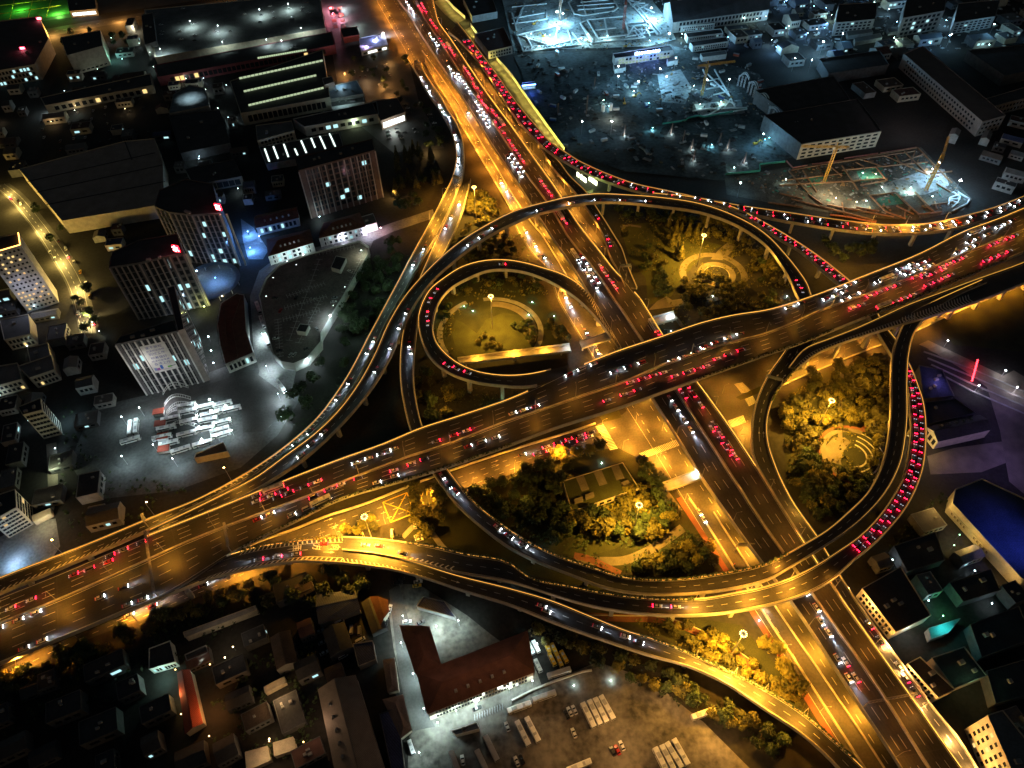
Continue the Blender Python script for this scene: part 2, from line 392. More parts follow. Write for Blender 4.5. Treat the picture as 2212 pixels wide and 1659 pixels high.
WB = Rib([(1794,1251),(1741,1176),(1659,1046),(1626,984.5),(1623.5,929.5),(1631,876),(1654,819),(1697.6,754.6),(1735,690)],
         [(1819,1251.7),(1766.5,1162),(1709,1079.5),(1674,1004.5),(1659,957),(1656,920),(1662.7,882),(1680,842.8),(1708.5,810),(1745,765),(1782,700)],
         [(0,8.3),(.3,8.6),(.65,11),(1,14.5)])
G2 = Rib([(1786,1240),(1794,1256.7),(1936,1462),(2076.5,1659),(2106,1700)], [(1812,1240),(1819,1251.7),(1969,1464),(2019,1534),(2069,1594),(2109,1659),(2134,1700)], [(0,8.2),(.4,6.5),(1,5.5)])
BL = Rib([(1764,668),(1751.5,637),(1744,615),(1724,585),(1691.5,545),(1659,511),(1581,464.7),(1516,442),(1431,428),(1356,422),(1281,420),(1220,428),(1194.6,434),(1155.6,443.5),(1108,458.5),(1055.6,484.75),(1005.6,514.75),(962,548.5),(918,591),(870.5,647),(840.5,697),(810.5,764.7),(778,824.7),(735,884),(680,938),(620,983),(553,1032),(480,1070),(400,1109),(325,1144)],
         [(1736,668),(1725,645),(1719,635),(1709,610),(1689,575),(1659,535),(1600,492),(1516,460),(1431,447),(1331,437.5),(1260,440),(1194.6,454.75),(1149.4,466),(1105.6,484.75),(1068,503.5),(1012,539.75),(968,576),(935.5,605),(903,647),(875.5,697),(853,752),(810.5,829.5),(763,889.5),(713,942),(653,994.5),(598,1031),(553,1058),(475,1094),(400,1125),(325,1154)],
         [(0,14.6),(.3,15.3),(.55,15.3),(.7,14),(.85,12),(1,10)])
LR = Rib([(880,127),(897.5,154),(926,205),(945.7,232.4),(960.7,257),(973,281),(982,305),(985.7,326),(985.7,346),(983,362),(977,385),(962,417),(918,502),(903,528),(853,622),(803,714.7),(740.5,829.5),(673,917),(620.5,962),(553,1010),(425,1080),(317.5,1123),(172.5,1183),(15,1243),(-60,1274)],
         [(904,131),(922.5,166),(951,207),(967,237),(983,261),(994,285),(1001,310),(1003,336),(1003,361),(998,390),(983,427),(962,471),(943,510),(915,556),(888,604),(862,648),(831,703),(802,764),(770,824),(728,884),(672,938),(612,983),(545,1031),(472,1069),(392,1108),(319,1145),(110,1236),(0,1282),(-60,1308)],
         [(0,.6),(.12,6.5),(.22,8),(.45,10.5),(.65,11.9),(.8,10),(1,8.9)])
RR = Rib([(988,407),(981,432),(959,484.75),(934,539.75),(918,576),(899,621),(888,655),(874,702),(866,752),(864,790),(865.5,829.5),(873,878),(890,940),(912,985),(935.5,1022),(963,1062),(998,1102),(1040.5,1139.5),(1106,1187),(1168.5,1217),(1231,1241),(1306,1269),(1388.5,1283),(1456,1284),(1531,1279),(1606,1267),(1659,1252),(1721.5,1217),(1784,1178),(1834,1144.5),(1879,1104.5),(1909,1069.5),(1929,1037),(1946.5,994.5),(1954,954.5),(1959,904.5),(1959,829.5),(1963,765),(1974,722),(1996.5,689.7),(2029,663),(2080,634),(2130,612)],
         [(1017,388),(1010.6,415),(995.6,468.5),(980.6,504.75),(960,548),(938,590),(918,635),(906,665),(902,702),(897,740),(894,777),(894,829.5),(900,870),(915,930),(940,975),(963,1009.5),(993,1049.5),(1028,1089.5),(1065.5,1119.5),(1106,1149),(1156,1179.5),(1218.5,1207),(1281,1227),(1323.5,1242),(1388.5,1252.5),(1456,1252.5),(1531,1244),(1581,1236),(1659,1217),(1734,1177),(1784,1147),(1834,1104.5),(1871.5,1067),(1894,1029.5),(1909,992),(1919,942),(1924,879.5),(1924,829.5),(1929,757),(1941.5,719.7),(1959,687),(2010,655),(2070,627),(2120,605)],
         [(0,8),(.1,9),(.22,9),(.35,9.5),(.5,12),(.62,14.5),(.75,15.5),(.9,19),(1,21)])
EA = Rib([(2270,542),(2212,567),(2109,604),(2034,632),(1959,660),(1904,685),(1844,712),(1790,733),(1734,757),(1705,792)],
         [(2270,590),(2212,612),(2120,648),(2060,668),(2010,684),(1959,698),(1884,720),(1809,745),(1759,767),(1722,796)],
         [(0,20.9),(.55,20.6),(1,15)])
QR = Rib([(968,70),(985,82),(1034,136),(1083,207),(1105.7,243.6),(1138,283.6),(1161,306),(1181,325),(1207,342),(1231,356),(1266,375),(1318.6,396),(1361,410),(1411,421),(1470,430),(1560,446),(1620,462),(1659,471),(1759,488.5),(1809,496),(1871.5,503.5),(1934,506),(1996.5,503.5),(2059,494.7),(2134,473.5),(2212,445),(2270,421)],
         [(989,50),(1005,70),(1035,110),(1086.5,181),(1104.5,207),(1135.7,247),(1162,277),(1182,302),(1220,328.6),(1246,346),(1278.6,362),(1323.6,381),(1366,396),(1437.6,412),(1531,432),(1600,445),(1659,453.5),(1784,472),(1859,482),(1909,487),(1954,487),(2009,483.5),(2084,467),(2159,445),(2212,424),(2270,400)],
         [(0,6),(.2,10),(.45,12),(.7,14),(1,18)])
QL = Rib([(1411,423),(1500,433),(1560,447),(1606,466),(1640,487),(1676,512),(1734,547),(1779,587),(1830,630),(1880,690),(1905,735),(1930,775),(1950,805),(1960,829.5),(1964,879.5),(1968,934.5),(1963,979.5),(1951.5,1029.5),(1936.5,1059.5),(1914,1094.5),(1884,1132),(1849,1164.5),(1809,1192),(1779,1212),(1721,1244),(1659,1266.7),(1581,1283),(1531,1292),(1456,1295.5),(1381,1292),(1306,1282),(1231,1267),(1136,1244),(1106,1219.5),(1003,1197),(928,1179.5),(857,1170),(788,1163),(740,1161)],
         [(1411,418),(1500,427),(1560,440),(1606,458),(1659,486),(1709,515),(1771.5,557),(1834,607),(1880,650),(1911,705),(1936,735),(1955,770),(1970,800),(1981.5,829.5),(1994,867),(2000,917),(1999,969.5),(1994,1009.5),(1981.5,1049.5),(1959,1094.5),(1924,1139.5),(1884,1179.5),(1846.5,1209),(1801.5,1250),(1746.5,1281),(1659,1308),(1556,1325.5),(1481,1330.5),(1413.5,1328),(1356,1323),(1281,1310.5),(1206,1289),(1106,1258),(1040,1246),(975.5,1236),(900,1214),(850,1203),(788,1193),(740,1189)],
         [(0,12),(.2,12.5),(.45,14.5),(.62,15.5),(.78,13.6),(.9,12),(1,11.6)])
SR = Rib([(740,1188),(788,1192),(850,1203),(900,1216),(975.5,1240),(1106,1273),(1188.5,1297),(1281,1334),(1356,1364),(1406,1379),(1481,1409),(1556,1442),(1659,1494),(1734,1541.7),(1799,1599),(1864,1659),(1895,1690)],
         [(740,1215.6),(788,1221),(844,1229),(903,1244),(1003,1277),(1106,1309),(1206,1349),(1306,1384),(1406,1417),(1481,1437),(1556,1469),(1659,1537),(1734,1586.7),(1811,1659),(1835,1690)],
         [(0,11.5),(.3,11),(1,6.5)])
SCD = Rib([(494,1200),(552,1183),(622,1172),(683,1164.6),(740,1161)], [(378,1279),(491,1239.5),(565,1224),(648,1212),(740,1215.6)], [(0,11.2),(1,11.6)])
SCW = Rib([(350,1289),(425,1258),(494,1200)], [(344,1293),(378,1279),(430,1258)], [(0,11.1),(1,11.2)])
QA = Rib([(1168,318),(1176,331),(1186,350),(1247,422),(1263.6,445),(1290,483.6),(1303.6,510),(1318.5,555),(1336,587),(1350,620)],
         [(1172,316),(1180,327),(1202,344),(1230,380),(1270,420),(1286,445),(1311,483.6),(1327,510),(1341,532),(1356,575),(1376,622)],
         [(0,7.4),(1,8.05)])
LOW += [NS.poly(), RR.poly(), SL.poly(), WB.poly(), QL.poly(), SR.poly()]
_l = list(LOW)
def lo(*keep): LOW[:] = [r.poly() for r in keep]
lo()
ns = flyover('expressway', 'broad straight dark expressway on low piers crossing from top centre to lower right', NS, 'expressway', pier_step=28, gaps=((0, (1272, 640), (1338, 752)), (1, (1342, 600), (1376, 630))))
lo(NS); ew = flyover('elevated_highway', 'widest elevated highway crossing the scene from lower left to upper right', EW, 'highway', pier_step=34, hpar=1.2, gaps=((0, (1140, 845), (1262, 788)), (0, (-60, 1317), (318, 1158)), (1, (345, 1291), (490, 1201))))
lo(NS); sl = flyover('loop_ramp', 'small tight loop ramp curling round the amphitheatre lawn', SL, pier_step=22, pier_from=30, gaps=((0, (1330, 729), (1262, 628)), (0, (1160, 832), (1225, 815)), (1, (1345, 765), (1320, 728)), (1, (1190, 799), (1226, 789))))
lo(NS, RR); bl = flyover('loop_ramp', 'large dark loop ramp arching over the expressway and park', BL, pier_step=28, pier_from=16)
lr = flyover('slip_ramp', 'western slip ramp running beside the wooded bank to the lower left', LR, pier_step=30, pier_from=60)
lo(NS, EW); rr = flyover('curving_ramp', 'long S-shaped ramp passing under the highway and sweeping round the lower gardens', RR, pier_step=30)
lo(NS, RR); wb = flyover('curving_ramp', 'short ramp curving off the expressway up beneath the highway', WB, pier_step=30, parapets='LR')
g2 = flyover('frontage_ramp', 'grey single lane ramp hugging the east edge of the expressway', G2, pier_step=40)
lo(NS, RR, WB); ea = flyover('striped_ramp', 'short ramp with striped hatching beside the south edge of the highway', EA, pier_step=24)
lo(NS, QA); qr = flyover('queue_ramp', 'ramp packed with queuing cars curving past the building site', QR, pier_step=30, pier_from=50)
lo(NS, RR, EW); ql = flyover('queue_ramp', 'outermost ramp with the red tail-light queue curving round to the lower left', QL, pier_step=30, pier_from=30)
lo(); sr = flyover('exit_ramp', 'southernmost exit ramp descending past the bus yard to the lower right', SR, pier_step=28)
scd = flyover('merge_deck', 'brightly lit merge deck with striped edges beside the highway', SCD, pier_step=30)
scw = flyover('merge_wedge', 'narrow tapering wedge deck between highway and merge deck', SCW, pier_step=60, parapets='R')
qa = flyover('connector_ramp', 'narrow dark connector ramp dropping to the expressway under the large loop', QA, pier_step=26)
# median walls as parts of the two big roads
def median(root, rib, line, w, h):
    z = lambda p: None
    mb = MB(); pts = []
    for (u, v) in line:
        q = P(u, v, 10)
        for _ in range(3):
            i = min(range(rib.n), key=lambda k: ((rib.L[k] + rib.Rr[k]) / 2 - q).length); q = P(u, v, rib.L[i].z)
        pts.append(q)
    for a, b in zip(pts, pts[1:]):
        mb.bar(a + Vector((0, 0, h / 2)), b + Vector((0, 0, h / 2)), w, h)
    mb.build('median_barrier', CONC, root); return pts
nsm = median(ns, NS, NSMED, .9, .9); ewm = median(ew, EW, EWMED, .8, .9)
def tmed(rib, pts):
    ds, ts = [], []
    for p in pts:
        i = min(range(rib.n), key=lambda k: min(((rib.L[k].lerp(rib.Rr[k], t)) - p).length for t in (.3, .4, .5, .6, .7)))
        w = rib.Rr[i] - rib.L[i]; t = (p - rib.L[i]).dot(w) / w.length_squared
        ds.append(rib.s[i]); ts.append(t)
    o = np.argsort(ds); ds = np.array(ds)[o]; ts = np.array(ts)[o]
    return lambda d: float(np.interp(d, ds, ts))
NSM, EWM = tmed(NS, nsm), tmed(EW, ewm)
def lanes(rib, med, side, f):   # share across for fraction f of one carriageway
    if side == 0: return lambda d: med(d) * f
    return lambda d: med(d) + (1 - med(d)) * f
def carriage(mb, rib, med):
    for side in (0, 1):
        for f, w in ((.06, .2), (.94, .2)): rib.line(mb, lanes(rib, med, side, f), w)
        for f in (.35, .65): rib.line(mb, lanes(rib, med, side, f), .22, dash=6, gap=7)
marks(ns, lambda mb: carriage(mb, NS, NSM))
def ewmarks(mb):
    for side in (0, 1):
        for f in (.05, .95): EW.line(mb, lanes(EW, EWM, side, f), .2)
        for f in (.28, .5, .72): EW.line(mb, lanes(EW, EWM, side, f), .2, dash=6, gap=8)
    d, t = EW.find(200, 1206)
    for f in (.15, .4, .62, .85):
        arrow(EW, mb, EW.find(22, 1352)[0], lanes(EW, EWM, 0, f)(10), -1, 7)
marks(ew, ewmarks)
def ramp2(mb, rib, t=.5, d0=0, d1=None):
    for e in (.09, .91): rib.line(mb, e, .16, d0, d1)
    rib.line(mb, t, .18, d0, d1, dash=3.2, gap=4)
def f_sl(mb):
    ramp2(mb, SL, .5, 0, SL.len - 30); a = SL.find(1285, 667)[0]
    hatch(SL, mb, .0, lambda d: .1 + .5 * math.exp(-((d - 20) / 26) ** 2), 4, 60, 2.4, .7, 1.2)
marks(sl, f_sl)
marks(bl, lambda mb: ramp2(mb, BL))
def f_lr(mb):
    d1 = LR.find(986, 346)[0]; ramp2(mb, LR)
    d0 = LR.find(690, 905)[0]; d2 = LR.find(450, 1060)[0]
    hatch(LR, mb, .03, .34, d0 - 20, d2, 3.2, .6, -1.0)
    d3 = LR.find(315, 1140)[0]; chevrons(LR, mb, .72, .99, d3 + 6, LR.len - 2, 3, 1, 2)
    chevrons(LR, mb, .62, .98, LR.find(980, 300)[0], LR.find(985, 400)[0], 2.3, .8, 1.2)
marks(lr, f_lr)
marks(rr, lambda mb: ramp2(mb, RR)); marks(wb, lambda mb: [ramp2(mb, WB), [arrow(WB, mb, WB.find(u, v)[0], WB.find(u, v)[1], 1, 4.5) for u, v in ((1640, 945), (1650, 945), (1702, 772), (1717, 768), (1690, 818), (1675, 818))]])
marks(g2, lambda mb: ramp2(mb, G2))
def f_ea(mb):
    d0 = EA.find(1960, 690)[0]; hatch(EA, mb, .66, .97, d0 - 6, EA.len - 4, 2.2, .7, .6)
    chevrons(EA, mb, .55, .98, EA.find(2090, 640)[0], d0 + 4, 2.4, .8, 1.4); EA.line(mb, .1, .16); EA.line(mb, .64, .16, d0 - 6)
marks(ea, f_ea)
def f_qr(mb):
    ramp2(mb, QR); d0, d1 = QR.find(1440, 420)[0], QR.find(1610, 455)[0]
    chevrons(QR, mb, lambda d: .98 - .5 * (d - d0) / (d1 - d0), .99, d0, d1, 2.3, .8, 1.4) if False else chevrons(QR, mb, .02, lambda d: .1 + .3 * (d - d0) / (d1 - d0), d0, d1, 2.3, .8, 1.4)
marks(qr, f_qr)
def f_ql(mb):
    ramp2(mb, QL, .5, 0, QL.len - 40); d0 = QL.find(975, 1225)[0]
    chevrons(QL, mb, lambda d: 1 - .3 * (QL.len - d) / (QL.len - d0) * (1 if d > d0 else 1) + .0, .99, d0, QL.len - 34, 2.8, .8, 1.6)
marks(ql, f_ql)
def f_sr(mb):
    ramp2(mb, SR, .5, 30); hatch(SR, mb, lambda d: 1 - .35 * max(0, 1 - d / 70), .97, 0, 62, 2.4, .6, 1.2)
    arrow(SR, mb, SR.find(970, 1262)[0], .5, 1, 5)
marks(sr, f_sr)
def f_scd(mb):
    hatch(SCD, mb, .03, .17, 12, SCD.len, 2.6, .7, .9); hatch(SCD, mb, .83, .97, 10, SCD.len, 2.4, .7, -1.0)
    SCD.line(mb, .19, .18); SCD.line(mb, .81, .18); SCD.line(mb, .48, .2, dash=3, gap=4)
    arrow(SCD, mb, SCD.len - 10, .6, 1, 6); arrow(SCD, mb, SCD.len - 30, .35, 1, 6)
marks(scd, f_scd)
marks(qa, lambda mb: QA.line(mb, .5, .18, dash=3, gap=4))
# painted words on the merge deck
def text_mesh(s, size, depth=0.0, align='CENTER'):
    c = bpy.data.curves.new('lettering', 'FONT'); c.body = s; c.size = size; c.extrude = depth; c.align_x = align; c.align_y = 'CENTER'; c.resolution_u = 2
    o = bpy.data.objects.new('lettering', c); COL.objects.link(o)
    bpy.context.view_layer.update()
    me = bpy.data.meshes.new_from_object(o.evaluated_get(bpy.context.evaluated_depsgraph_get()))
    bpy.data.objects.remove(o); bpy.data.curves.remove(c); return me
def put_text(s, size, origin, xdir, ydir, m, parent=None, depth=0.0, name='lettering', sy=1.0):
    me = text_mesh(s, size, depth); me.materials.clear(); me.materials.append(m)
    o = bpy.data.objects.new(name, me); COL.objects.link(o); x = Vector(xdir).normalized(); y = Vector(ydir).normalized() * sy; z = x.cross(y).normalized()
    M = Matrix((x, y, z)).transposed().to_4x4(); M.translation = Vector(origin) - (_abs(parent) if parent else Vector((0, 0, 0)))
    if parent: o.parent = parent
    o.matrix_local = M; return o
for i, (ch, u, v) in enumerate((('西', 640, 1184), ('方', 683, 1182), ('向', 723, 1182), ('白', 600, 1202))):
    d, t = SCD.find(u, v); dr = SCD.dir(d, t); p = SCD.at(d, t, .03)
    put_text(ch, 3.6, p, (dr.y, -dr.x, 0), (dr.x, dr.y, 0), PAINT, scd, sy=1.5)
# ------------------------------------------------------------------ ground roads
def groad(name, left, right, m=ASPH2, mk=None):
    SZ[0] += .004; r = Rib(left, right, .05 + SZ[0], nearest=False); mb = MB(); r.strip(mb, 0, 1); tag(mb.build(name, m), kind='structure')
    if mk:
        q = MB(); mk(r, q); tag(q.build('road_marking', PAINT), kind='structure')
    return r
GW = groad('road', [(800,-24),(806,-10),(847,65),(869,102),(892,140),(917.5,137),(941,179),(960,207),(992,263.6),(1015.7,305),(1042,348.6),(1079.4,412),(1107,458.5),(1110.6,484.75),(1130.6,521),(1153,552),(1178,577),(1201,640),(1250,725),(1330,850),(1400,960),(1461,1059.5),(1496,1117),(1561,1222),(1640,1340),(1760,1530),(1850,1672)],
      [(846,-24),(870,10),(920,90),(940,118),(963,155),(1003,210),(1040,268),(1068,313),(1096,356),(1136,417),(1168,468),(1200,517),(1232,562),(1274,632),(1310,692),(1347,757),(1412,859),(1447,914),(1482,969),(1519,1032),(1559,1089),(1619,1174),(1657,1224),(1712,1298),(1834,1482),(1952,1661),(1960,1672)],
      mk=lambda r, q: [r.line(q, .25, .2, dash=3, gap=4), r.line(q, .06, .16), r.line(q, .76, .2, dash=4, gap=5)])
GWD = smooth([(912,110),(979.5,207.4),(1008,257),(1040.7,311),(1073,363.6),(1103,414.75),(1140,470),(1175,515),(1200,555),(1232,610)], 40)
def strip_wall(name, label, cat, line, w, h, m, z=0):
    pts = [P(u, v, z) for u, v in line]; mb = MB()
    for a, b in zip(pts, pts[1:]): mb.bar(a + Vector((0, 0, h / 2)), b + Vector((0, 0, h / 2)), w, h)
    return tag(mb.build(name, m, base=pts[0]), label, cat)
strip_wall('road_barrier', 'low concrete divider in the western service road north of the large loop', 'barrier', GWD, .7, .9, CONC)
strip_wall('road_barrier', 'bright low concrete divider nearest the bike path in the southern service road', 'barrier', smooth([(1488.5,1077),(1516,1117),(1588.5,1232),(1659,1339),(1760,1494),(1866.5,1659),(1880,1680)], 30), .9, 1.0, CONC)
strip_wall('road_barrier', 'inner low concrete divider in the southern service road beside the expressway', 'barrier', smooth([(1541,1107),(1618.5,1227),(1671.5,1306.7),(1790,1480),(1909,1659),(1922,1680)], 30), .7, .9, CONC)
strip_wall('road_kerb_wall', 'outer kerb wall of the western service road above the wedge of trees', 'wall', smooth([(917.5,136),(941,179),(960,207),(992,263.6),(1015.7,305),(1042,348.6),(1079.4,412),(1104,455)], 30), .5, .9, CONC)
GE = groad('road', [(968,82),(1017.5,155),(1055.7,212),(1091,259),(1122,302),(1153,346),(1185,390),(1226,453),(1268.6,515),(1300,548)],
      [(990,80),(1034,140),(1079,211),(1098,242),(1120,279),(1141,314),(1185,364),(1246,450),(1290,509),(1322,556)], mk=lambda r, q: r.line(q, .5, .2, dash=4, gap=5))
GS = groad('road', [(-40,1466),(0,1448),(100,1400),(230,1345),(350,1289),(480,1225),(540,1182),(640,1146),(770,1100),(931,1037),(1106,976),(1266,926),(1340,900)],
      [(-40,1500),(0,1480),(110,1420),(230,1365),(320,1335),(400,1300),(480,1270),(600,1225),(690,1172),(760,1150),(850,1128),(930,1092),(1000,1068),(1106,1024),(1188,1002),(1246,982),(1330,972)],
      mk=lambda r, q: [r.line(q, .3, .2, 60, 380, dash=3, gap=4), r.line(q, .55, .2, dash=3, gap=4), r.line(q, .78, .2, 60, 380, dash=3, gap=4)] + [arrow(r, q, r.find(u, v)[0], r.find(u, v)[1], 1, 5, turn=tn) for u, v, tn in ((700, 1126, 0), (712, 1140, 1), (1060, 1000, 0), (1062, 1010, 0), (910, 1050, 0), (915, 1058, 1), (915, 1064, 0))])
strip_wall('road_parapet', 'bright yellow lit retaining wall along the road under the highway', 'wall', smooth([(378,1275),(440,1240),(480,1214),(539,1180),(640,1143),(703,1117),(770,1096),(928,1034),(1106,973),(1266,923),(1286,916)], 50), .9, 1.3, CONC)
sheet('junction', [(1240,985),(1290,917),(1345,895),(1400,845),(1500,800),(1640,770),(1690,832),(1650,900),(1620,985),(1560,1000),(1480,1000),(1440,1010),(1400,1010),(1330,980)], ASPH2)
GEE = groad('road', [(1640,770),(1760,725),(1890,680),(2000,630),(2110,590),(2230,535)], [(1660,840),(1726,814.5),(1776,794),(1869.5,755.6),(1960,722),(2049,680),(2212,614),(2260,594)],
      mk=lambda r, q: [r.line(q, .5, .2, dash=4, gap=5), r.line(q, .75, .2, dash=4, gap=5)])
strip_wall('road_kerb_wall', 'pale kerb wall along the ground road under the eastern highway piers', 'wall', smooth([(1689,833),(1726,816.5),(1776,796),(1869.5,757.6),(1960,724),(2049,682),(2212,616)], 30), .8, .7, CONC)
def zebra(quad, n):
    mb = MB(); a, b, c, d = [P(u, v, .14) for u, v in quad]
    for k in range(n):
        f0, f1 = (k + .15) / n, (k + .65) / n
        mb.face([a.lerp(d, f0), b.lerp(c, f0), b.lerp(c, f1), a.lerp(d, f1)])
    tag(mb.build('crosswalk', PAINT), kind='structure')
zebra([(1286,921),(1303.5,917),(1335,969.5),(1318.5,973)], 18)
zebra([(1380,979.5),(1393.5,989.5),(1468.5,962),(1461,949.5)], 24)
zebra([(1586,829.5),(1604,826),(1624,846),(1602,850)], 9); zebra([(1609,862),(1626,855),(1634,870),(1618,878)], 8); zebra([(1569,910),(1577,925),(1612,912),(1606,897)], 14)
# yellow box junction marking
mb = MB(); q = [(827,1085),(879,1064),(894,1109),(844,1128)]; w = [P(u, v, .15) for u, v in q]
for a, b in ((0,1),(1,2),(2,3),(3,0),(0,2),(1,3)): mb.bar(w[a] + Vector((0,0,.004*(a+b))), w[b] + Vector((0,0,.004*(a+b))), .5, .01)
tag(mb.build('road_marking', PAINTY), kind='structure')
YARD = mat('yard_tarmac', (.075, .078, .078), .75, .5, .05, .6)
sheet('yard_surface', [(150,1000),(200,880),(330,850),(545,770),(650,860),(600,940),(520,1010),(380,1060),(200,1080)], YARD)
sheet('yard_surface', [(690,-12),(830,-12),(880,120),(905,220),(960,320),(850,330),(740,240),(715,100)], ASPH2)
sheet('yard_surface', [(-30,60),(300,20),(560,-20),(-30,-20)], ASPH2)
# west street, north street
GN = groad('road', [(90,64),(220,42),(400,12),(500,-4),(560,-14)], [(100,80),(225,56),(405,24),(510,6),(580,-2)], mk=lambda r, q: r.line(q, .5, .3, dash=4, gap=5))
GWS = groad('road', [(-20,400),(4,418),(60,480),(112,560),(145,620),(165,690),(172,720)], [(20,396),(42,412),(100,478),(150,545),(185,605),(200,660),(208,720)], mk=lambda r, q: [r.line(q, .4, .3, dash=3, gap=4), r.line(q, .12, .2), r.line(q, .72, .2)])
# park surfaces
sheet('lawn', [(946,742),(940,700),(952,660),(985,625),(1040,604),(1110,602),(1170,625),(1195,670),(1235,735),(1230,752),(1100,768),(1000,790),(970,775)], GRASSD)
sheet('lawn', [(975,715),(985,690),(1000,697),(1030,720),(1050,690),(1085,676),(1120,680),(1140,700),(1155,735),(1150,750),(1090,758),(1010,770),(985,755)], GRASS)
sheet('lawn', [(1340,490),(1400,480),(1520,520),(1560,530),(1500,570),(1450,640),(1400,660),(1395,600),(1360,560)], GRASS)
sheet('lawn', [(1040,1060),(1180,1000),(1330,965),(1420,1010),(1470,1090),(1560,1230),(1450,1245),(1330,1235),(1200,1195),(1100,1140)], GRASSD)
sheet('lawn', [(1215,1195),(1240,1165),(1330,1150),(1370,1160),(1330,1185),(1260,1205)], GRASS)
sheet('lawn', [(1690,860),(1760,810),(1900,770),(1918,880),(1900,990),(1850,1070),(1770,1120),(1700,1060)], GRASSD)
sheet('lawn', [(2020,690),(2212,620),(2212,760),(2060,745)], GRASSD)
sheet('lawn', [(1330,1335),(1500,1335),(1600,1350),(1680,1440),(1800,1600),(1700,1560),(1560,1440),(1430,1375)], GRASSD)
sheet('lawn', [(885,1030),(1000,1060),(1110,1190),(1300,1240),(1300,1280),(1100,1230),(960,1180),(880,1160)], GRASSD)
def ringsheet(name, c, r0, r1, a0, a1, m, z=None, n=40, ell=None):
    """a curved path round a point on the ground; radii in metres"""
    if z is None: SZ[0] += .004; z = .05 + SZ[0]
    o = P(c[0], c[1], z); mb = MB()
    for k in range(n):
        b = [R(a0 + (a1 - a0) * (k + e) / n) for e in (0, 1)]
        mb.face([(o.x + r * math.cos(t), o.y + r * math.sin(t), z) for r, t in ((r0, b[0]), (r1, b[0]), (r1, b[1]), (r0, b[1]))])
    return tag(mb.build(name, m), kind='structure')
ringsheet('path', (1062, 718), 26, 31.5, -20, 90, PAVE); ringsheet('path', (1062, 718), 32.5, 36, -35, 100, CONC2)
ringsheet('path', (1062, 718), 34, 38, 120, 215, CONC2)
ringsheet('path', (1541, 592), 20, 25, -20, 200, PAVE); ringsheet('path', (1548, 592), 9.5, 14, 0, 360, PAVE); ringsheet('path', (1548, 592), 9.0, 9.5, 0, 360, CONC)
sheet('path', [(1535,560),(1552,540),(1575,520),(1590,530),(1575,550),(1560,562)], PAVE); sheet('path', [(1440,640),(1452,648),(1475,645),(1490,658),(1400,670),(1420,650)], PAVE)
def pathline(line, w, m=PAVE, name='path'):
    SZ[0] += .004; z = .05 + SZ[0]; q = [P(u, v, z) for u, v in smooth(line, 40)]; mb = MB()
    for i in range(len(q) - 1):
        d = (q[i + 1] - q[i]); x = Vector((-d.y, d.x, 0)).normalized() * w / 2; d0 = (q[max(i, 1)] - q[max(i, 1) - 1]); y = Vector((-d0.y, d0.x, 0)).normalized() * w / 2
        mb.face([q[i] - y, q[i] + y, q[i + 1] + x, q[i + 1] - x])
    return tag(mb.build(name, m), kind='structure')
pathline([(1240,1208),(1300,1212),(1350,1210),(1400,1190),(1440,1165),(1475,1140)], 5, PAVE); pathline([(1240,1200),(1265,1205),(1310,1225),(1340,1240)], 4, REDPATH)
pathline([(1466,1075),(1551,1205),(1631,1330),(1751,1520),(1831,1650)], 3, REDPATH)
pathline([(1240,1330),(1340,1335),(1440,1340),(1520,1372),(1590,1415),(1640,1455)], 4, REDPATH); pathline([(1240,1328),(1340,1330),(1440,1335),(1525,1366),(1597,1408),(1638,1438)], .5, CONC)
pathline([(1060,600),(1078,520),(1084,480)], 5, PAVE); pathline([(1820,780),(1816,860),(1815,945)], 2.5, PAVE); pathline([(1855,935),(1888,905)], 2.5, REDPATH)
pathline([(870,1160),(905,1130),(960,1185),(1010,1225)], 3, CONC2); pathline([(1340,490),(1360,487),(1385,490)], 2.5, PAVE)
pathline([(1150,1060),(1140,1085),(1130,1110)], 3, CONC2)
# right park's little amphitheatre
sheet('paving', [(1782,965),(1800,945),(1825,945),(1838,955),(1822,975),(1816,995),(1818,1004),(1795,1000),(1783,985)], PAVE)
ringsheet('path', (1840, 983), 8, 9, -100, 60, CONC); ringsheet('path', (1840, 983), 11.5, 12.3, -100, 60, CONC); ringsheet('path', (1840, 983), 15, 15.8, -100, 60, CONC); ringsheet('path', (1840, 983), 18.5, 19.2, -100, 60, CONC)
ringsheet('path', (1848, 983), 17, 20, 60, 245, PAVE); ringsheet('path', (1848, 983), 20.1, 22, 55, 250, REDPATH)

for q in ([(1293,897),(1336,884),(1343,902),(1303,912)], [(1589,858),(1643,834),(1640,849),(1600,864)], [(1275,940),(1296,935),(1300,940),(1280,946)]): sheet('traffic_island', q, GRASS); strip_wall('island_kerb', 'pale kerb round a planted island in the junction', 'kerb', q + q[:1], .5, .25, CONC) if False else None
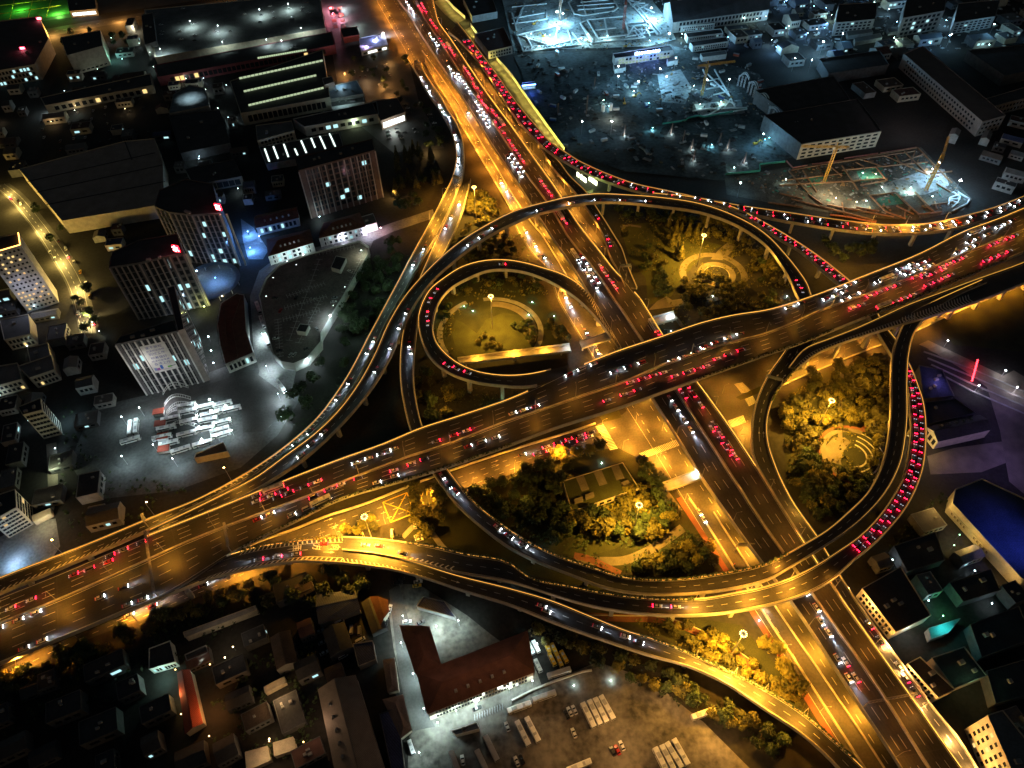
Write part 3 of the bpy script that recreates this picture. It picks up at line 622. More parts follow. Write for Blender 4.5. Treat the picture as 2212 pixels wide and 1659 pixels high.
# ------------------------------------------------------------------ rail lights: glowing strips under the parapet caps
def rail_lights(root, rib, es, t, d0=0, d1=None, inset=.34, cuts=()):
    if cuts:
        a0 = 0
        for x0, x1 in sorted(tuple(sorted((rib.find(*p)[0], rib.find(*q)[0]))) for p, q in cuts) + [(rib.len, rib.len)]:
            if x0 > a0 + 4: rail_lights(root, rib, es, t, a0, x0, inset)
            a0 = x1
        return
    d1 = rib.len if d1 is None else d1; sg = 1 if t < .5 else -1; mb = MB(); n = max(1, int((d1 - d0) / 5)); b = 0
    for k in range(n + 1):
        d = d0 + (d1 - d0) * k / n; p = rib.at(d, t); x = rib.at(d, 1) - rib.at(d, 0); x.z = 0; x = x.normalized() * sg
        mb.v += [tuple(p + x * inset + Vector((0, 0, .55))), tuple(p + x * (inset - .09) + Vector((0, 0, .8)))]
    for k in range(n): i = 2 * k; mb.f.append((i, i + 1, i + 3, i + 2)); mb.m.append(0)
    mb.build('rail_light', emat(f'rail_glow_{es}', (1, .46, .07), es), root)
CUTS = {('expressway', 0): (((1272, 640), (1338, 752)),), ('expressway', 1): (((1342, 600), (1376, 630)),), ('elevated_highway', 0): (((1140, 845), (1262, 788)), ((-60, 1317), (318, 1158))), ('elevated_highway', 1): (((345, 1291), (490, 1201)),), ('loop_ramp', 0): (((1330, 729), (1262, 628)), ((1160, 832), (1225, 815))), ('loop_ramp', 1): (((1345, 765), (1320, 728)), ((1180, 801), (1226, 789)))}
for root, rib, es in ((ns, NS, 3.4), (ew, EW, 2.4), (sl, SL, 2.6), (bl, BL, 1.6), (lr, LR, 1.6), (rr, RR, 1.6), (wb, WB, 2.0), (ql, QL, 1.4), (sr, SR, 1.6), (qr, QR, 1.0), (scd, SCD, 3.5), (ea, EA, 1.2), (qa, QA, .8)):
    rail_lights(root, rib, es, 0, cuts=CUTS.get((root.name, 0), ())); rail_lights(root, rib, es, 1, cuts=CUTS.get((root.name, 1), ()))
# ------------------------------------------------------------------ street lamps
def lamp_parts(root, h=9.0, arm=2.2, m=STEEL):
    b = _abs(root); mb = MB(); mb.cyl(b, b + Vector((0, 0, h)), .14, .08); mb.build('pole', m, root)
    mb = MB(); mb.cyl(b + Vector((0, 0, h)), b + Vector((arm, 0, h + .5)), .07, .05, 6); mb.build('arm', m, root)
    mb = MB(); mb.box(b + Vector((arm + .35, 0, h + .52)), (.9, .34, .16), 0, 0, .8); hd = mb.build('lamp_head', m, root)
    mb = MB(); mb.box(b + Vector((arm + .35, 0, h + .42)), (.7, .26, .04)); mb.build('lamp_glass', EOR, hd)
_proto = {}
def street_lamp(p, dirv, power, label, group, h=9.0, arm=2.2, col=SODIUM, angle=155):
    key = (h, arm)
    rz = math.atan2(dirv.y, dirv.x)
    if key not in _proto:
        r = thing('street_lamp', label, 'street lamp', (0, 0, 0), group); lamp_parts(r, h, arm); _proto[key] = r; o = r
    else:
        o = copy_tree(_proto[key]); tag(o, label, 'street lamp', group)
    o.location = p; o.rotation_euler = (0, 0, rz)
    lo_ = light('lamp_light', (0, 0, 0), power, col, 'SPOT', None, angle, .5, .25); lo_.parent = o; lo_.location = (arm + .35, 0, h + .3)
    return o
def lamp_row(rib, t, out, d0, d1, step, power, desc, group, h=9.0, arm=2.2, col=SODIUM):
    d = d0; k = 0
    while d < d1:
        p = rib.at(d, t, 1.0); x = rib.at(d, 1) - rib.at(d, 0); x.z = 0; x = x.normalized() * (1 if t < .5 else -1) * (-1 if out else 1)
        street_lamp(p, x, power(d) if callable(power) else power, f'{ORD(k)} street lamp {desc}', group, h, arm, DEEP if rib in (NS, GW, GE) and d < rib.len * .55 else col); d += step; k += 1
lamp_row(NS, 0.0, False, 10, NS.len - 8, 31, 2300, 'from the top along the western parapet of the expressway', 'expressway lamps')
lamp_row(NS, 1.0, False, 24, NS.len - 8, 31, 2300, 'from the top along the eastern parapet of the expressway', 'expressway lamps')
gwp = lambda d: 42000 if .3 < d / GW.len < .62 else 15000 if d / GW.len >= .62 else 11000
lamp_row(GW, .02, False, 20, GW.len - 20, 30, gwp, 'from the top along the western service road kerb', 'service road lamps', 8.0)
d = 20; k = 0
while d < GW.len - 20:
    p = GW.at(d, .9); light('lamp_light', (p.x, p.y, 6.0), 16000 if d / GW.len > .3 else 6000, DEEP if d < GW.len * .55 else SODIUM, 'SPOT', None, 160, .5, .25)
    d += 30
lamp_row(GE, .98, False, 60, GE.len, 32, 14000, 'from the top beside the eastern service road', 'service road lamps', 8.0)
lamp_row(GS, 1.0, False, 20, GS.len - 30, 27, lambda d: 26000, 'from the left along the road under the highway', 'lower road lamps', 8.0)
lamp_row(GEE, 1.0, False, 15, GEE.len - 10, 22, 24000, 'from the left under the eastern highway', 'eastern road lamps', 8.0)
for k, (u, v, w) in enumerate(((1300, 925, 'by the zebra crossing under the highway'), (1345, 970, 'at the park corner of the junction'), (1430, 930, 'beside the junction under the expressway edge'), (1415, 1000, 'by the park side zebra crossing'), (1560, 850, 'on the traffic island east of the expressway'), (1600, 930, 'beside the eastern zebra crossing'))):
    street_lamp(P(u, v, 0), Vector((1, .3, 0)), 24000, 'street lamp ' + w, 'junction lamps', 8.0)
def gooseneck(p, dirv, power, label, col=SODIUM):
    r = thing('gooseneck_lamp', label, 'street lamp', p, 'tall curved lamps by the highway'); mb = MB(); pts = [Vector((0, 0, 0)), Vector((0, 0, 11))]
    for a in range(0, 181, 30): pts.append(Vector((1.2 - 1.2 * math.cos(R(a)), 0, 11 + 1.4 * math.sin(R(a)))))
    x = Vector(dirv).normalized(); W_ = lambda q: Vector(p) + x * q.x + Vector((0, 0, q.z))
    for a, b in zip(pts, pts[1:]): mb.cyl(W_(a), W_(b), .12, .1, 6, 0, False)
    mb.build('pole', STEEL, r); mb = MB(); mb.box(W_(Vector((2.4, 0, 10.8))), (.8, .4, .2)); mb.build('lamp_head', EOR, r)
    light('lamp_light', W_(Vector((2.4, 0, 10.5))), power, col, 'SPOT', r, 160, .5, .3)
for k, (d, pw, w) in enumerate(((14, 9000, 'nearest the picture edge'), (62, 9000, 'between two chevron stretches'), (105, 9000, 'beside the orange gantry'))):
    gooseneck(LR.at(LR.len - d - 30, 0.0, .8), LR.dir(LR.len - d - 30, 0).cross(Vector((0, 0, 1))) * 1, pw, 'gooseneck lamp on the western slip ramp parapet ' + w)
k = 0; d = 12
while d < EW.len - 10:  # lamp row added to light the highway deck evenly
    e = EW.find(520, 1140)[0]; pw = 4600 if d < e * .8 else 1500 if d < e * 1.6 else 480
    street_lamp(EW.at(d, EWM(d), .9), (EW.at(d, 1) - EW.at(d, 0)) * (1 if k % 2 else -1), pw, f'{ORD(k)} added slender lamp from the left on the elevated highway median', 'added highway median lamps', 10, 2.5); d += 27; k += 1
for k, (u, v) in enumerate(((700, 1163), (790, 1166), (850, 1172))):
    r = SCD if u < 738 else QL; d, t = r.find(u, v); street_lamp(r.at(d, t, .8), Vector((.1, -1, 0)), 24000, f'{ORD(k)} lamp from the left above the bright striped merge deck', 'merge deck lamps', 8, 3)
for k, (u, v) in enumerate(((1500, 1420), (1585, 1455), (1650, 1490), (1730, 1545))):
    d, t = SR.find(u, v); street_lamp(SR.at(d, 0, .8), Vector((-.5, -1, 0)), (16000, 32000, 20000, 5000)[k], f'{ORD(k)} lamp from the left on the upper parapet of the exit ramp', 'exit ramp lamps', 8, 2.5)
for k, (u, v) in enumerate(((1880, 480), (1955, 487), (2040, 480))):
    d, t = QR.find(u, v); street_lamp(QR.at(d, 1, .8), Vector((0, -1, 0)), (9000, 26000, 9000)[k], f'{ORD(k)} lamp from the left on the outer parapet of the queue ramp', 'queue ramp lamps', 8, 2.5)
for k, (u, v) in enumerate(((968, 430), (985, 420), (945, 485), (930, 530))):
    r = LR if k % 2 == 0 else RR; d, t = r.find(u, v); street_lamp(r.at(d, 0, .8), Vector((1, 0, 0)), 15000, f'{ORD(k)} lamp from the top where the two western ramps part', 'western ramp lamps', 8, 2.5)
for k, (u, v) in enumerate(((1500, 1285), (1620, 1275), (1700, 1240))):
    d, t = QL.find(u, v); street_lamp(QL.at(d, 0, .8), Vector((0, -1, 0)), 9000, f'{ORD(k)} lamp from the left between the two lower curves', 'lower curve lamps', 8, 2.5)
# high masts
def high_mast(u, v, power, label, h=30.0, col=(1, .49, .045)):
    b = P(u, v, h); b.z = 0; r = thing('high_mast_lamp', label, 'mast lamp', b, 'tall mast lamps in the interchange gardens')
    mb = MB(); mb.cyl(b, b + Vector((0, 0, h)), .38, .16, 10); mb.build('pole', STEEL, r)
    mb = MB(); mb.cyl(b + Vector((0, 0, h - .2)), b + Vector((0, 0, h + .5)), 1.1, .5, 12); mb.build('lamp_ring', STEEL, r)
    for k in range(10):
        a = 2 * math.pi * k / 10; c = b + Vector((1.5 * math.cos(a), 1.5 * math.sin(a), h))
        m2 = MB(); m2.box(c, (.6, .42, .26), a, 0, .8); m2.build('lamp_head', emat('mast_glow', (1, .6, .16), 9), r)
    light('lamp_light', b + Vector((0, 0, h - .9)), power, col, 'SPOT', r, 160, 1, 1.2)
high_mast(1060, 640, 230000, 'tall ring-headed mast lamp standing over the amphitheatre lawn')
high_mast(1521, 508, 320000, 'tall ring-headed mast lamp beside the round garden paths')
high_mast(1381, 1091, 240000, 'tall ring-headed mast lamp above the trees by the grass roofed building')
high_mast(1797, 865, 288000, 'tall ring-headed mast lamp among bright trees in the right garden')
high_mast(1606, 1369, 312000, 'tall ring-headed mast lamp beside the red cycle path')
high_mast(787, 1116, 200000, 'tall ring-headed mast lamp on the verge by the box junction')
high_mast(1024, 404, 264000, 'tall ring-headed mast lamp in the wedge of bright trees up top')
# ------------------------------------------------------------------ trees
def crown_mesh(name, rx, rz, n, size, m, conic=False, seed=0, lobes=7):
    rg = random.Random(seed); mb = MB()
    L = [(Vector((rg.uniform(-.55, .55) * rx, rg.uniform(-.55, .55) * rx, rg.uniform(.3, 1.3) * rz)), rg.uniform(.45, .7) * rx) for _ in range(lobes)]
    L.append((Vector((0, 0, rz * .9)), rx * .75))
    for k in range(n):
        if conic:
            f = rg.random() ** .7; z = (1 - f) * 2.4 * rz; a = rg.uniform(0, 6.283); rr_ = rx * f * rg.uniform(.7, 1.05)
            c = Vector((rr_ * math.cos(a), rr_ * math.sin(a), z)); nn = Vector((math.cos(a), math.sin(a), .7))
        else:
            lc, lr_ = L[rg.randrange(len(L))]; nn = Vector((rg.gauss(0, 1), rg.gauss(0, 1), rg.gauss(.35, .9))).normalized()
            c = lc + Vector((nn.x, nn.y, nn.z * .8)) * (lr_ * rg.uniform(.75, 1.08))
            if c.z < 0: c.z *= .3
        nn = (nn + Vector((rg.uniform(-.6, .6), rg.uniform(-.6, .6), rg.uniform(-.3, .6)))).normalized()
        x = nn.orthogonal().normalized(); y = nn.cross(x); s = size * rg.uniform(.6, 1.35); a0 = rg.uniform(0, 6.28)
        q = [c + x * (s * math.cos(a0 + t) * rg.uniform(.6, 1)) + y * (s * math.sin(a0 + t) * rg.uniform(.6, 1)) + nn * rg.uniform(-.2, .2) * s for t in (0, 1.3, 2.5, 3.8, 5.0)]
        mb.face(q)
    return mb.mesh(name, m)
def trunk_mesh(h, r, seed):
    rg = random.Random(seed); mb = MB(); mb.cyl((0, 0, 0), (0, 0, h), r, r * .6, 7)
    for k in range(4):
        a = rg.uniform(0, 6.28); z = h * rg.uniform(.6, .95); mb.cyl((0, 0, z), (math.cos(a) * h * .4, math.sin(a) * h * .4, z + h * .4), r * .4, r * .15, 5, 0, False)
    return mb.mesh('trunk', BARK)
CROWN = [crown_mesh('crown', 3.6, 2.6, 330, .62, LEAF, seed=i) for i in range(5)]
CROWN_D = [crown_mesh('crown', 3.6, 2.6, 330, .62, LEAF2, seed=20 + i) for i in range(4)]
CROWN_O = [crown_mesh('crown', 3.2, 2.4, 280, .6, LEAF3, seed=40 + i) for i in range(3)]
CONIF = [crown_mesh('crown', 2.3, 3.8, 280, .55, LEAF, True, seed=60 + i) for i in range(3)]
CONIF_D = [crown_mesh('crown', 2.3, 3.8, 280, .55, LEAF3, True, seed=70 + i) for i in range(2)]
TRUNK = [trunk_mesh(3.2, .24, i) for i in range(3)]
NTREE = [0]
def tree(p, s, kind, label, group, rg=random):
    r = thing('conifer_tree' if 'onif' in kind else 'tree', label, 'tree', p, group, rg.uniform(0, 6.28))
    me = {'leaf': CROWN, 'dark': CROWN_D, 'olive': CROWN_O, 'conif': CONIF, 'conifd': CONIF_D}[kind]
    link('crown', rg.choice(me), r, (0, 0, (1.9 if 'onif' not in kind else 1.2) * s), rg.uniform(0, 6.28), (s * rg.uniform(.9, 1.12), s * rg.uniform(.9, 1.12), s * rg.uniform(.85, 1.2)))
    link('trunk', rg.choice(TRUNK), r, (0, 0, 0), 0, (s, s, s * 1.05)); NTREE[0] += 1
    return r
TREEPTS = []
def grove(poly, n, kind, label, group, smin=.75, smax=1.25, sep=4.6, avoid=(), z=0):
    w = [tuple(P(u, v, z).xy) for u, v in poly]; xs = [a for a, _ in w]; ys = [b for _, b in w]; rg = random.Random(len(label) * 7 + n); c = 0
    for _ in range(n * 60):
        if c >= n: break
        x, y = rg.uniform(min(xs), max(xs)), rg.uniform(min(ys), max(ys))
        if not inpoly(x, y, w) or any((x - a) ** 2 + (y - b) ** 2 < sep * sep for a, b in TREEPTS): continue
        if any((x - a) ** 2 + (y - b) ** 2 < q * q for a, b, q in avoid): continue
        TREEPTS.append((x, y)); k = kind if isinstance(kind, str) else rg.choice(kind); tree((x, y, z), rg.uniform(smin, smax), k, label, group, rg); c += 1
wx = lambda u, v: tuple(P(u, v, 0).xy)
grove([(1700,860),(1750,812),(1850,785),(1912,775),(1915,880),(1905,950),(1870,940),(1790,930),(1770,985),(1720,985),(1690,940),(1683,900)], 62, ['leaf', 'leaf', 'olive'], 'leafy tree in the bright dense wood of the right-hand garden', 'trees of the right-hand garden', .8, 1.35)
grove([(1720,990),(1775,1000),(1800,1015),(1850,1030),(1880,1040),(1830,1090),(1770,1125),(1735,1100),(1715,1050)], 30, ['leaf', 'dark'], 'leafy tree in the dim wood below the little amphitheatre', 'trees below the little amphitheatre', .8, 1.25)
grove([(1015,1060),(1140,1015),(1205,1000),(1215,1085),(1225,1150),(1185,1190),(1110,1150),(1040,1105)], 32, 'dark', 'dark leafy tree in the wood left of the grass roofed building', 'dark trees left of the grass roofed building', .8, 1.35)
grove([(1225,1130),(1330,1100),(1360,1060),(1430,1045),(1448,1130),(1440,1165),(1360,1160),(1260,1150)], 32, ['leaf', 'leaf', 'dark'], 'leafy tree under the mast lamp by the grass roofed building', 'trees under the mast lamp', .9, 1.5)
grove([(1340,1232),(1440,1200),(1490,1170),(1535,1190),(1545,1222),(1470,1238)], 16, ['leaf', 'dark'], 'leafy tree beside the cycle path inside the lower curve', 'trees inside the lower curve', .8, 1.2)
grove([(1370,990),(1400,1000),(1435,1045),(1400,1050),(1375,1030)], 5, 'dark', 'dark leafy tree between grass roofed building and junction', 'trees by the junction corner', .9, 1.3)
grove([(1185,990),(1215,975),(1300,965),(1290,982),(1200,1005)], 6, 'leaf', 'street tree on the park edge of the road under the highway', 'street trees by the queueing cars', 1., 1.3)
grove([(1470,605),(1500,595),(1560,610),(1605,625),(1612,655),(1570,685),(1505,695),(1468,665)], 26, ['leaf', 'leaf', 'olive'], 'round leafy tree in the clump below the circular paths', 'clump below the circular paths', .9, 1.35)
grove([(1430,485),(1460,485),(1545,515),(1540,528),(1450,505)], 10, 'conif', 'pointed conifer lit by the mast lamp beside the circular paths', 'lit conifers by the circular paths', .9, 1.4, 3.4)
grove([(1440,515),(1465,515),(1475,560),(1455,575)], 5, 'conif', 'tall pointed conifer standing on the lawn with the long shadow', 'lawn conifers', 1.2, 1.6, 3.4)
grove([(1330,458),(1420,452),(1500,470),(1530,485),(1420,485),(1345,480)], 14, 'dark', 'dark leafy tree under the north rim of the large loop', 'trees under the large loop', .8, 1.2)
grove([(1405,605),(1440,600),(1445,640),(1412,645)], 5, 'dark', 'dark leafy tree by the footbridge stairs', 'trees by the footbridge stairs', 1., 1.4)
grove([(1640,550),(1690,600),(1700,660),(1640,680),(1622,640),(1620,590)], 12, ['leaf', 'olive', 'dark'], 'shrubby tree right of the circular paths', 'trees right of the circular paths', .7, 1.1)
grove([(1770,520),(1850,520),(1900,545),(1885,580),(1835,600),(1790,560)], 11, 'dark', 'dark leafy tree between the queue ramp and the highway', 'trees between queue ramp and highway', .9, 1.4)
grove([(1015,425),(1035,412),(1060,440),(1085,468),(1050,490),(1000,512),(968,538),(985,505)], 24, 'leaf', 'golden lit leafy tree in the wedge between western ramps', 'trees of the golden wedge', .8, 1.3, 4.2)
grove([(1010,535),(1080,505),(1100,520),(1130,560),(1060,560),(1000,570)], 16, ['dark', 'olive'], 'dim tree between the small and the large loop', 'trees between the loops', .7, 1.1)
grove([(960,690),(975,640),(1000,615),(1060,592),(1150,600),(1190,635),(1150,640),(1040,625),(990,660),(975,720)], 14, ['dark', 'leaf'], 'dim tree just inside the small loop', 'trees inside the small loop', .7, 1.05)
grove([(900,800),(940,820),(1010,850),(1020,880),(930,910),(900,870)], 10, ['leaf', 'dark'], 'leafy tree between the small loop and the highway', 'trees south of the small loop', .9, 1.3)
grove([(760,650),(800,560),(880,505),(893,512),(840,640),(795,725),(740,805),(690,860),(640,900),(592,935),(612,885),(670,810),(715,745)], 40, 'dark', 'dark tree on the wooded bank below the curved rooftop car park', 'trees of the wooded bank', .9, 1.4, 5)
grove([(850,395),(965,370),(950,400),(900,460),(850,470)], 16, ['conifd', 'dark'], 'dim tree in the grove behind the tiled shops', 'grove behind the tiled shops', 1., 1.5)
grove([(840,340),(950,320),(960,350),(850,375)], 12, 'conifd', 'dim pointed conifer in the row by the office block', 'conifers by the office block', 1.1, 1.5, 4)
grove([(1430,1340),(1520,1362),(1590,1400),(1650,1450),(1700,1490),(1750,1550),(1700,1520),(1620,1462),(1520,1420),(1440,1375)], 24, 'leaf', 'golden lit tree in the hedge above the exit ramp', 'hedge above the exit ramp', .7, 1.1, 4)
grove([(1110,1325),(1250,1385),(1400,1440),(1520,1490),(1620,1555),(1690,1600),(1690,1650),(1600,1590),(1480,1520),(1350,1470),(1180,1390)], 34, ['leaf', 'dark'], 'leafy tree in the belt between exit ramp and bus yard', 'belt by the bus yard', .7, 1.15, 4.4)
grove([(1635,1380),(1660,1390),(1740,1510),(1725,1520)], 6, 'leaf', 'round street tree in the strip beside the red cycle path', 'cycle path street trees', 1., 1.3, 5)
grove([(0,1462),(240,1372),(420,1302),(540,1252),(560,1285),(420,1340),(200,1425),(40,1490)], 26, ['dark', 'leaf'], 'dark tree in the hedge along the lower left road', 'hedge along the lower left road', .8, 1.2, 5)
grove([(880,1040),(960,1080),(975,1130),(920,1165),(905,1150)], 9, 'leaf', 'golden lit tree beside the small parking lay-by', 'trees beside the lay-by', 1., 1.4, 4)
grove([(735,1150),(800,1125),(830,1140),(790,1155)], 5, 'leaf', 'golden lit shrubby tree under the verge mast lamp', 'trees under the verge mast', .7, 1.0, 3.5)
grove([(560,1250),(780,1235),(800,1290),(600,1330)], 12, 'dark', 'dark tree below the bright merge deck', 'trees below the merge deck', .9, 1.3, 6)
grove([(1340,500),(1400,520),(1440,560),(1440,600),(1400,605),(1370,560)], 9, ['dark', 'olive'], 'dark bushy tree on the left side of the round garden', 'bushy trees of the round garden', .7, 1.1)
grove([(1440,455),(1560,478),(1640,530),(1690,590),(1660,600),(1600,550),(1540,520),(1450,490)], 26, ['leaf', 'leaf', 'olive'], 'amber lit tree between mast lamp and rim of the large loop', 'amber trees of the round garden', .8, 1.2)
grove([(1600,690),(1640,640),(1715,650),(1720,670),(1640,695)], 8, ['leaf', 'olive'], 'leafy tree near the foot of the large loop', 'trees by the foot of the large loop', .8, 1.2)
grove([(1025,735),(1060,725),(1085,740),(1090,755),(1060,760),(1040,750)], 9, ['olive', 'leaf'], 'low bush in the planted bed on the amphitheatre lawn', 'bushes of the amphitheatre lawn', .4, .6, 2.5)
grove([(1095,700),(1140,690),(1165,720),(1180,745),(1150,748),(1120,715)], 9, ['olive', 'dark'], 'shrubby tree right of the amphitheatre lawn', 'shrubs right of the amphitheatre', .6, .9, 3.5)
grove([(1190,690),(1215,715),(1230,738),(1205,742),(1180,715)], 7, ['dark', 'leaf'], 'street tree between the amphitheatre and the service road', 'trees by the service road', .7, 1.0, 4)
grove([(1905,790),(1918,800),(1915,920),(1890,985),(1870,1030),(1890,960)], 12, 'leaf', 'amber tree hugging the inside of the right-hand curve', 'trees inside the right-hand curve', .8, 1.1, 4)
# undergrowth too dense to count
def undergrowth(poly, n, m, size=.6, hmax=1.3):
    w = [tuple(P(u, v).xy) for u, v in poly]; xs = [a for a, _ in w]; ys = [b for _, b in w]; rg = random.Random(n); mb = MB(); c = 0
    while c < n:
        x, y = rg.uniform(min(xs), max(xs)), rg.uniform(min(ys), max(ys)); c += 1
        if not inpoly(x, y, w): continue
        if math.sin(x * .23 + 1.3 * math.sin(y * .17)) + math.sin(y * .31) < -.35: continue
        for _ in range(3):
            nn = Vector((rg.gauss(0, 1), rg.gauss(0, 1), 1.2)).normalized(); X = nn.orthogonal().normalized(); Y = nn.cross(X); o = Vector((x + rg.uniform(-.8, .8), y + rg.uniform(-.8, .8), rg.uniform(.15, hmax))); s = size * rg.uniform(.5, 1.3)
            mb.face([o + X * s * math.cos(t) + Y * s * math.sin(t) * .7 for t in (0, 1.3, 2.5, 3.8, 5)])
    tag(mb.build('undergrowth', m), kind='stuff')
undergrowth([(1690,870),(1760,810),(1912,772),(1918,880),(1900,970),(1860,1060),(1770,1125),(1700,1050)], 1500, LEAF)
undergrowth([(1010,1055),(1200,1000),(1440,1060),(1540,1200),(1450,1240),(1330,1235),(1200,1190),(1100,1145)], 1900, LEAF2)
undergrowth([(1330,455),(1600,480),(1720,600),(1740,660),(1480,720),(1430,640),(1360,540)], 2200, LEAF)
undergrowth([(900,570),(1000,530),(1130,500),(1200,600),(1180,640),(1010,620),(950,680)], 1200, LEAF2)
undergrowth([(890,790),(1000,830),(1140,850),(1000,890),(910,920)], 700, LEAF)
undergrowth([(1290,1330),(1500,1345),(1660,1450),(1780,1590),(1600,1450),(1430,1380)], 1100, LEAF)
undergrowth([(1090,1310),(1300,1395),(1500,1480),(1680,1600),(1680,1640),(1480,1530),(1300,1450)], 1200, LEAF2)
undergrowth([(740,800),(800,700),(900,520),(930,520),(840,720),(770,830),(640,960),(560,1000)], 1500, LEAF2)
undergrowth([(1340,460),(1500,475),(1640,530),(1720,630),(1730,665),(1600,690),(1640,620),(1590,560),(1500,530),(1430,500),(1360,500)], 1300, LEAF, .95, 3.2); undergrowth([(960,700),(985,630),(1060,590),(1150,600),(1195,640),(1120,650),(1040,640),(985,690),(980,760),(965,770)], 600, LEAF, .8, 2.2); undergrowth([(1690,870),(1760,812),(1912,775),(1915,930),(1870,935),(1790,935),(1770,990),(1700,1000)], 900, LEAF, 1.0, 4.5); undergrowth([(1700,1010),(1800,1015),(1880,1040),(1770,1125),(1710,1060)], 600, LEAF2, 1.0, 4.0); undergrowth([(1015,1060),(1200,1005),(1225,1150),(1110,1150)], 700, LEAF2, 1.0, 4.5); undergrowth([(1225,1125),(1360,1080),(1440,1060),(1445,1160),(1260,1155)], 600, LEAF, 1.0, 4.0)
undergrowth([(900,690),(960,690),(975,770),(940,800)], 160, LEAF2)
# planter hedges hung on the parapets
def planter(root, rib, t, d0, d1, m=LEAF2, w=.9, h=1.2):
    mb = MB(); rg = random.Random(int(d0 + rib.len)); d = d0
    while d < d1:
        p = rib.at(d, t, rg.uniform(.5, h + .5)); nn = Vector((rg.gauss(0, 1), rg.gauss(0, 1), 1)).normalized(); X = nn.orthogonal().normalized(); Y = nn.cross(X); s = rg.uniform(.35, .75)
        o = p + Vector((rg.uniform(-w, w) * .6, rg.uniform(-w, w) * .6, 0)); mb.face([o + X * s * math.cos(q) + Y * s * math.sin(q) for q in (0, 1.3, 2.5, 3.8, 5)]); d += .22
    mb.build('planter_hedge', m, root)
planter(ew, EW, 1.0, EW.find(520, 1185)[0], EW.find(1106, 960)[0]); planter(ew, EW, 1.0, EW.find(1870, 690)[0], EW.find(2180, 560)[0], LEAF3); planter(ew, EW, 1.0, EW.find(1500, 822)[0], EW.find(1800, 715)[0])
planter(rr, RR, 1.0, RR.find(1000, 1050)[0], RR.find(1700, 1195)[0]); planter(sr, SR, 0.0, SR.find(1380, 1375)[0], SR.len - 10); planter(ql, QL, 0.0, QL.find(1500, 1292)[0], QL.find(880, 1172)[0]); planter(scd, SCD, 0.0, 10, SCD.len, LEAF)
planter(wb, WB, 1.0, WB.find(1668, 870)[0], WB.len - 4)
# ------------------------------------------------------------------ vehicles
def T(c, r, x, y): return (c * 553 + x / 4, r * 414.75 + y / 4)
PCOL = {'white': (.75, .75, .74), 'silver': (.42, .43, .45), 'black': (.02, .02, .022), 'red': (.42, .02, .02), 'grey': (.16, .16, .17), 'yellow': (.7, .42, .03), 'blue': (.03, .08, .3)}
for k, c in PCOL.items(): mat('car_paint_' + k, c, .3, 0, spec=.6)
HL = {1: emat('headlight_glow', (.86, .94, 1), 55), 2: emat('headlight_dim', (.86, .94, 1), 1.5)}; TL = {1: emat('taillight_dim', (1, .006, .02), .8), 2: emat('taillight_glow', (1, .006, .03), 34)}; OFF = mat('lamp_off', (.3, .3, .3), .3, 0); OFFR = mat('rear_lamp_off', (.2, .01, .01), .3, 0)
def loft(mb, secs, mi=0):
    """skin across sections, each a list of points; closed rings"""
    b = len(mb.v); n = len(secs[0])
    for s in secs: mb.v += [tuple(p) for p in s]
    for k in range(len(secs) - 1):
        for i in range(n):
            j = (i + 1) % n; mb.f.append((b + k*n + i, b + k*n + j, b + (k+1)*n + j, b + (k+1)*n + i)); mb.m.append(mi)
    mb.f.append(tuple(b + i for i in range(n))[::-1]); mb.m.append(mi); mb.f.append(tuple(b + (len(secs)-1)*n + i for i in range(n))); mb.m.append(mi)
def car_proto(colour, lit, van=False):
    L, Wd = (5.0, 1.9) if van else (4.6, 1.8)
    r = thing('van' if van else 'car', '', 'van' if van else 'car'); pm = MATS['car_paint_' + colour]
    mb = MB(); prof = [(-L/2, .62, .8), (-L/2+.12, .78, .9), (-L*.3, .86, 1.0), (L*.18, .86, 1.0), (L*.4, .76, .96), (L/2-.08, .62, .88), (L/2, .5, .78)] if not van else [(-L/2, .9, .95), (-L/2+.1, 1.0, 1.0), (L*.3, 1.0, 1.0), (L*.42, .85, .95), (L/2, .7, .85)]
    secs = []
    for x, ht, wf in prof:
        w = Wd / 2 * wf; secs.append([(x, -w, .28), (x, -w*1.0, ht*.75), (x, -w*.9, ht), (x, w*.9, ht), (x, w, ht*.75), (x, w, .28)])
    loft(mb, secs)
    for x in (-L*.31, L*.31):
        for y in (-1, 1): mb.cyl((x, y*(Wd/2-.16), .32), (x, y*(Wd/2+.03), .32), .32, n=10, mi=1)
    mb.build('body', [pm, TYRE], r)
    mb = MB(); x0, x1, t0, t1, zt, zb = (-L*.38, L*.2, -L*.26, L*.03, 1.42, .85) if not van else (-L*.47, L*.36, -L*.45, L*.24, 1.95, 1.0)
    lo_ = [(x0, -.78, zb), (x1, -.78, zb), (x1, .78, zb), (x0, .78, zb)]; hi = [(t0, -.6, zt), (t1, -.6, zt), (t1, .6, zt), (t0, .6, zt)]
    mb.raw(lo_ + hi, [(0, 1, 5, 4), (1, 2, 6, 5), (2, 3, 7, 6), (3, 0, 4, 7)]); mb.build('window', GLASS, r)
    mb = MB(); mb.box(((t0+t1)/2, 0, zt+.02), (t1-t0+.06, 1.24, .07), 0, 0, .94); mb.build('roof', pm, r)
    for y in (-1, 1):
        mb = MB(); mb.box((L/2+.0, y*.58, .6), (.12, .46, .24)); mb.build('headlight', HL[int(lit)] if lit else OFF, r)
        mb = MB(); mb.box((-L/2-.02, y*.56, .74), (.14, .56, .24)); mb.build('taillight', TL[int(lit)] if lit else OFFR, r)
    return r
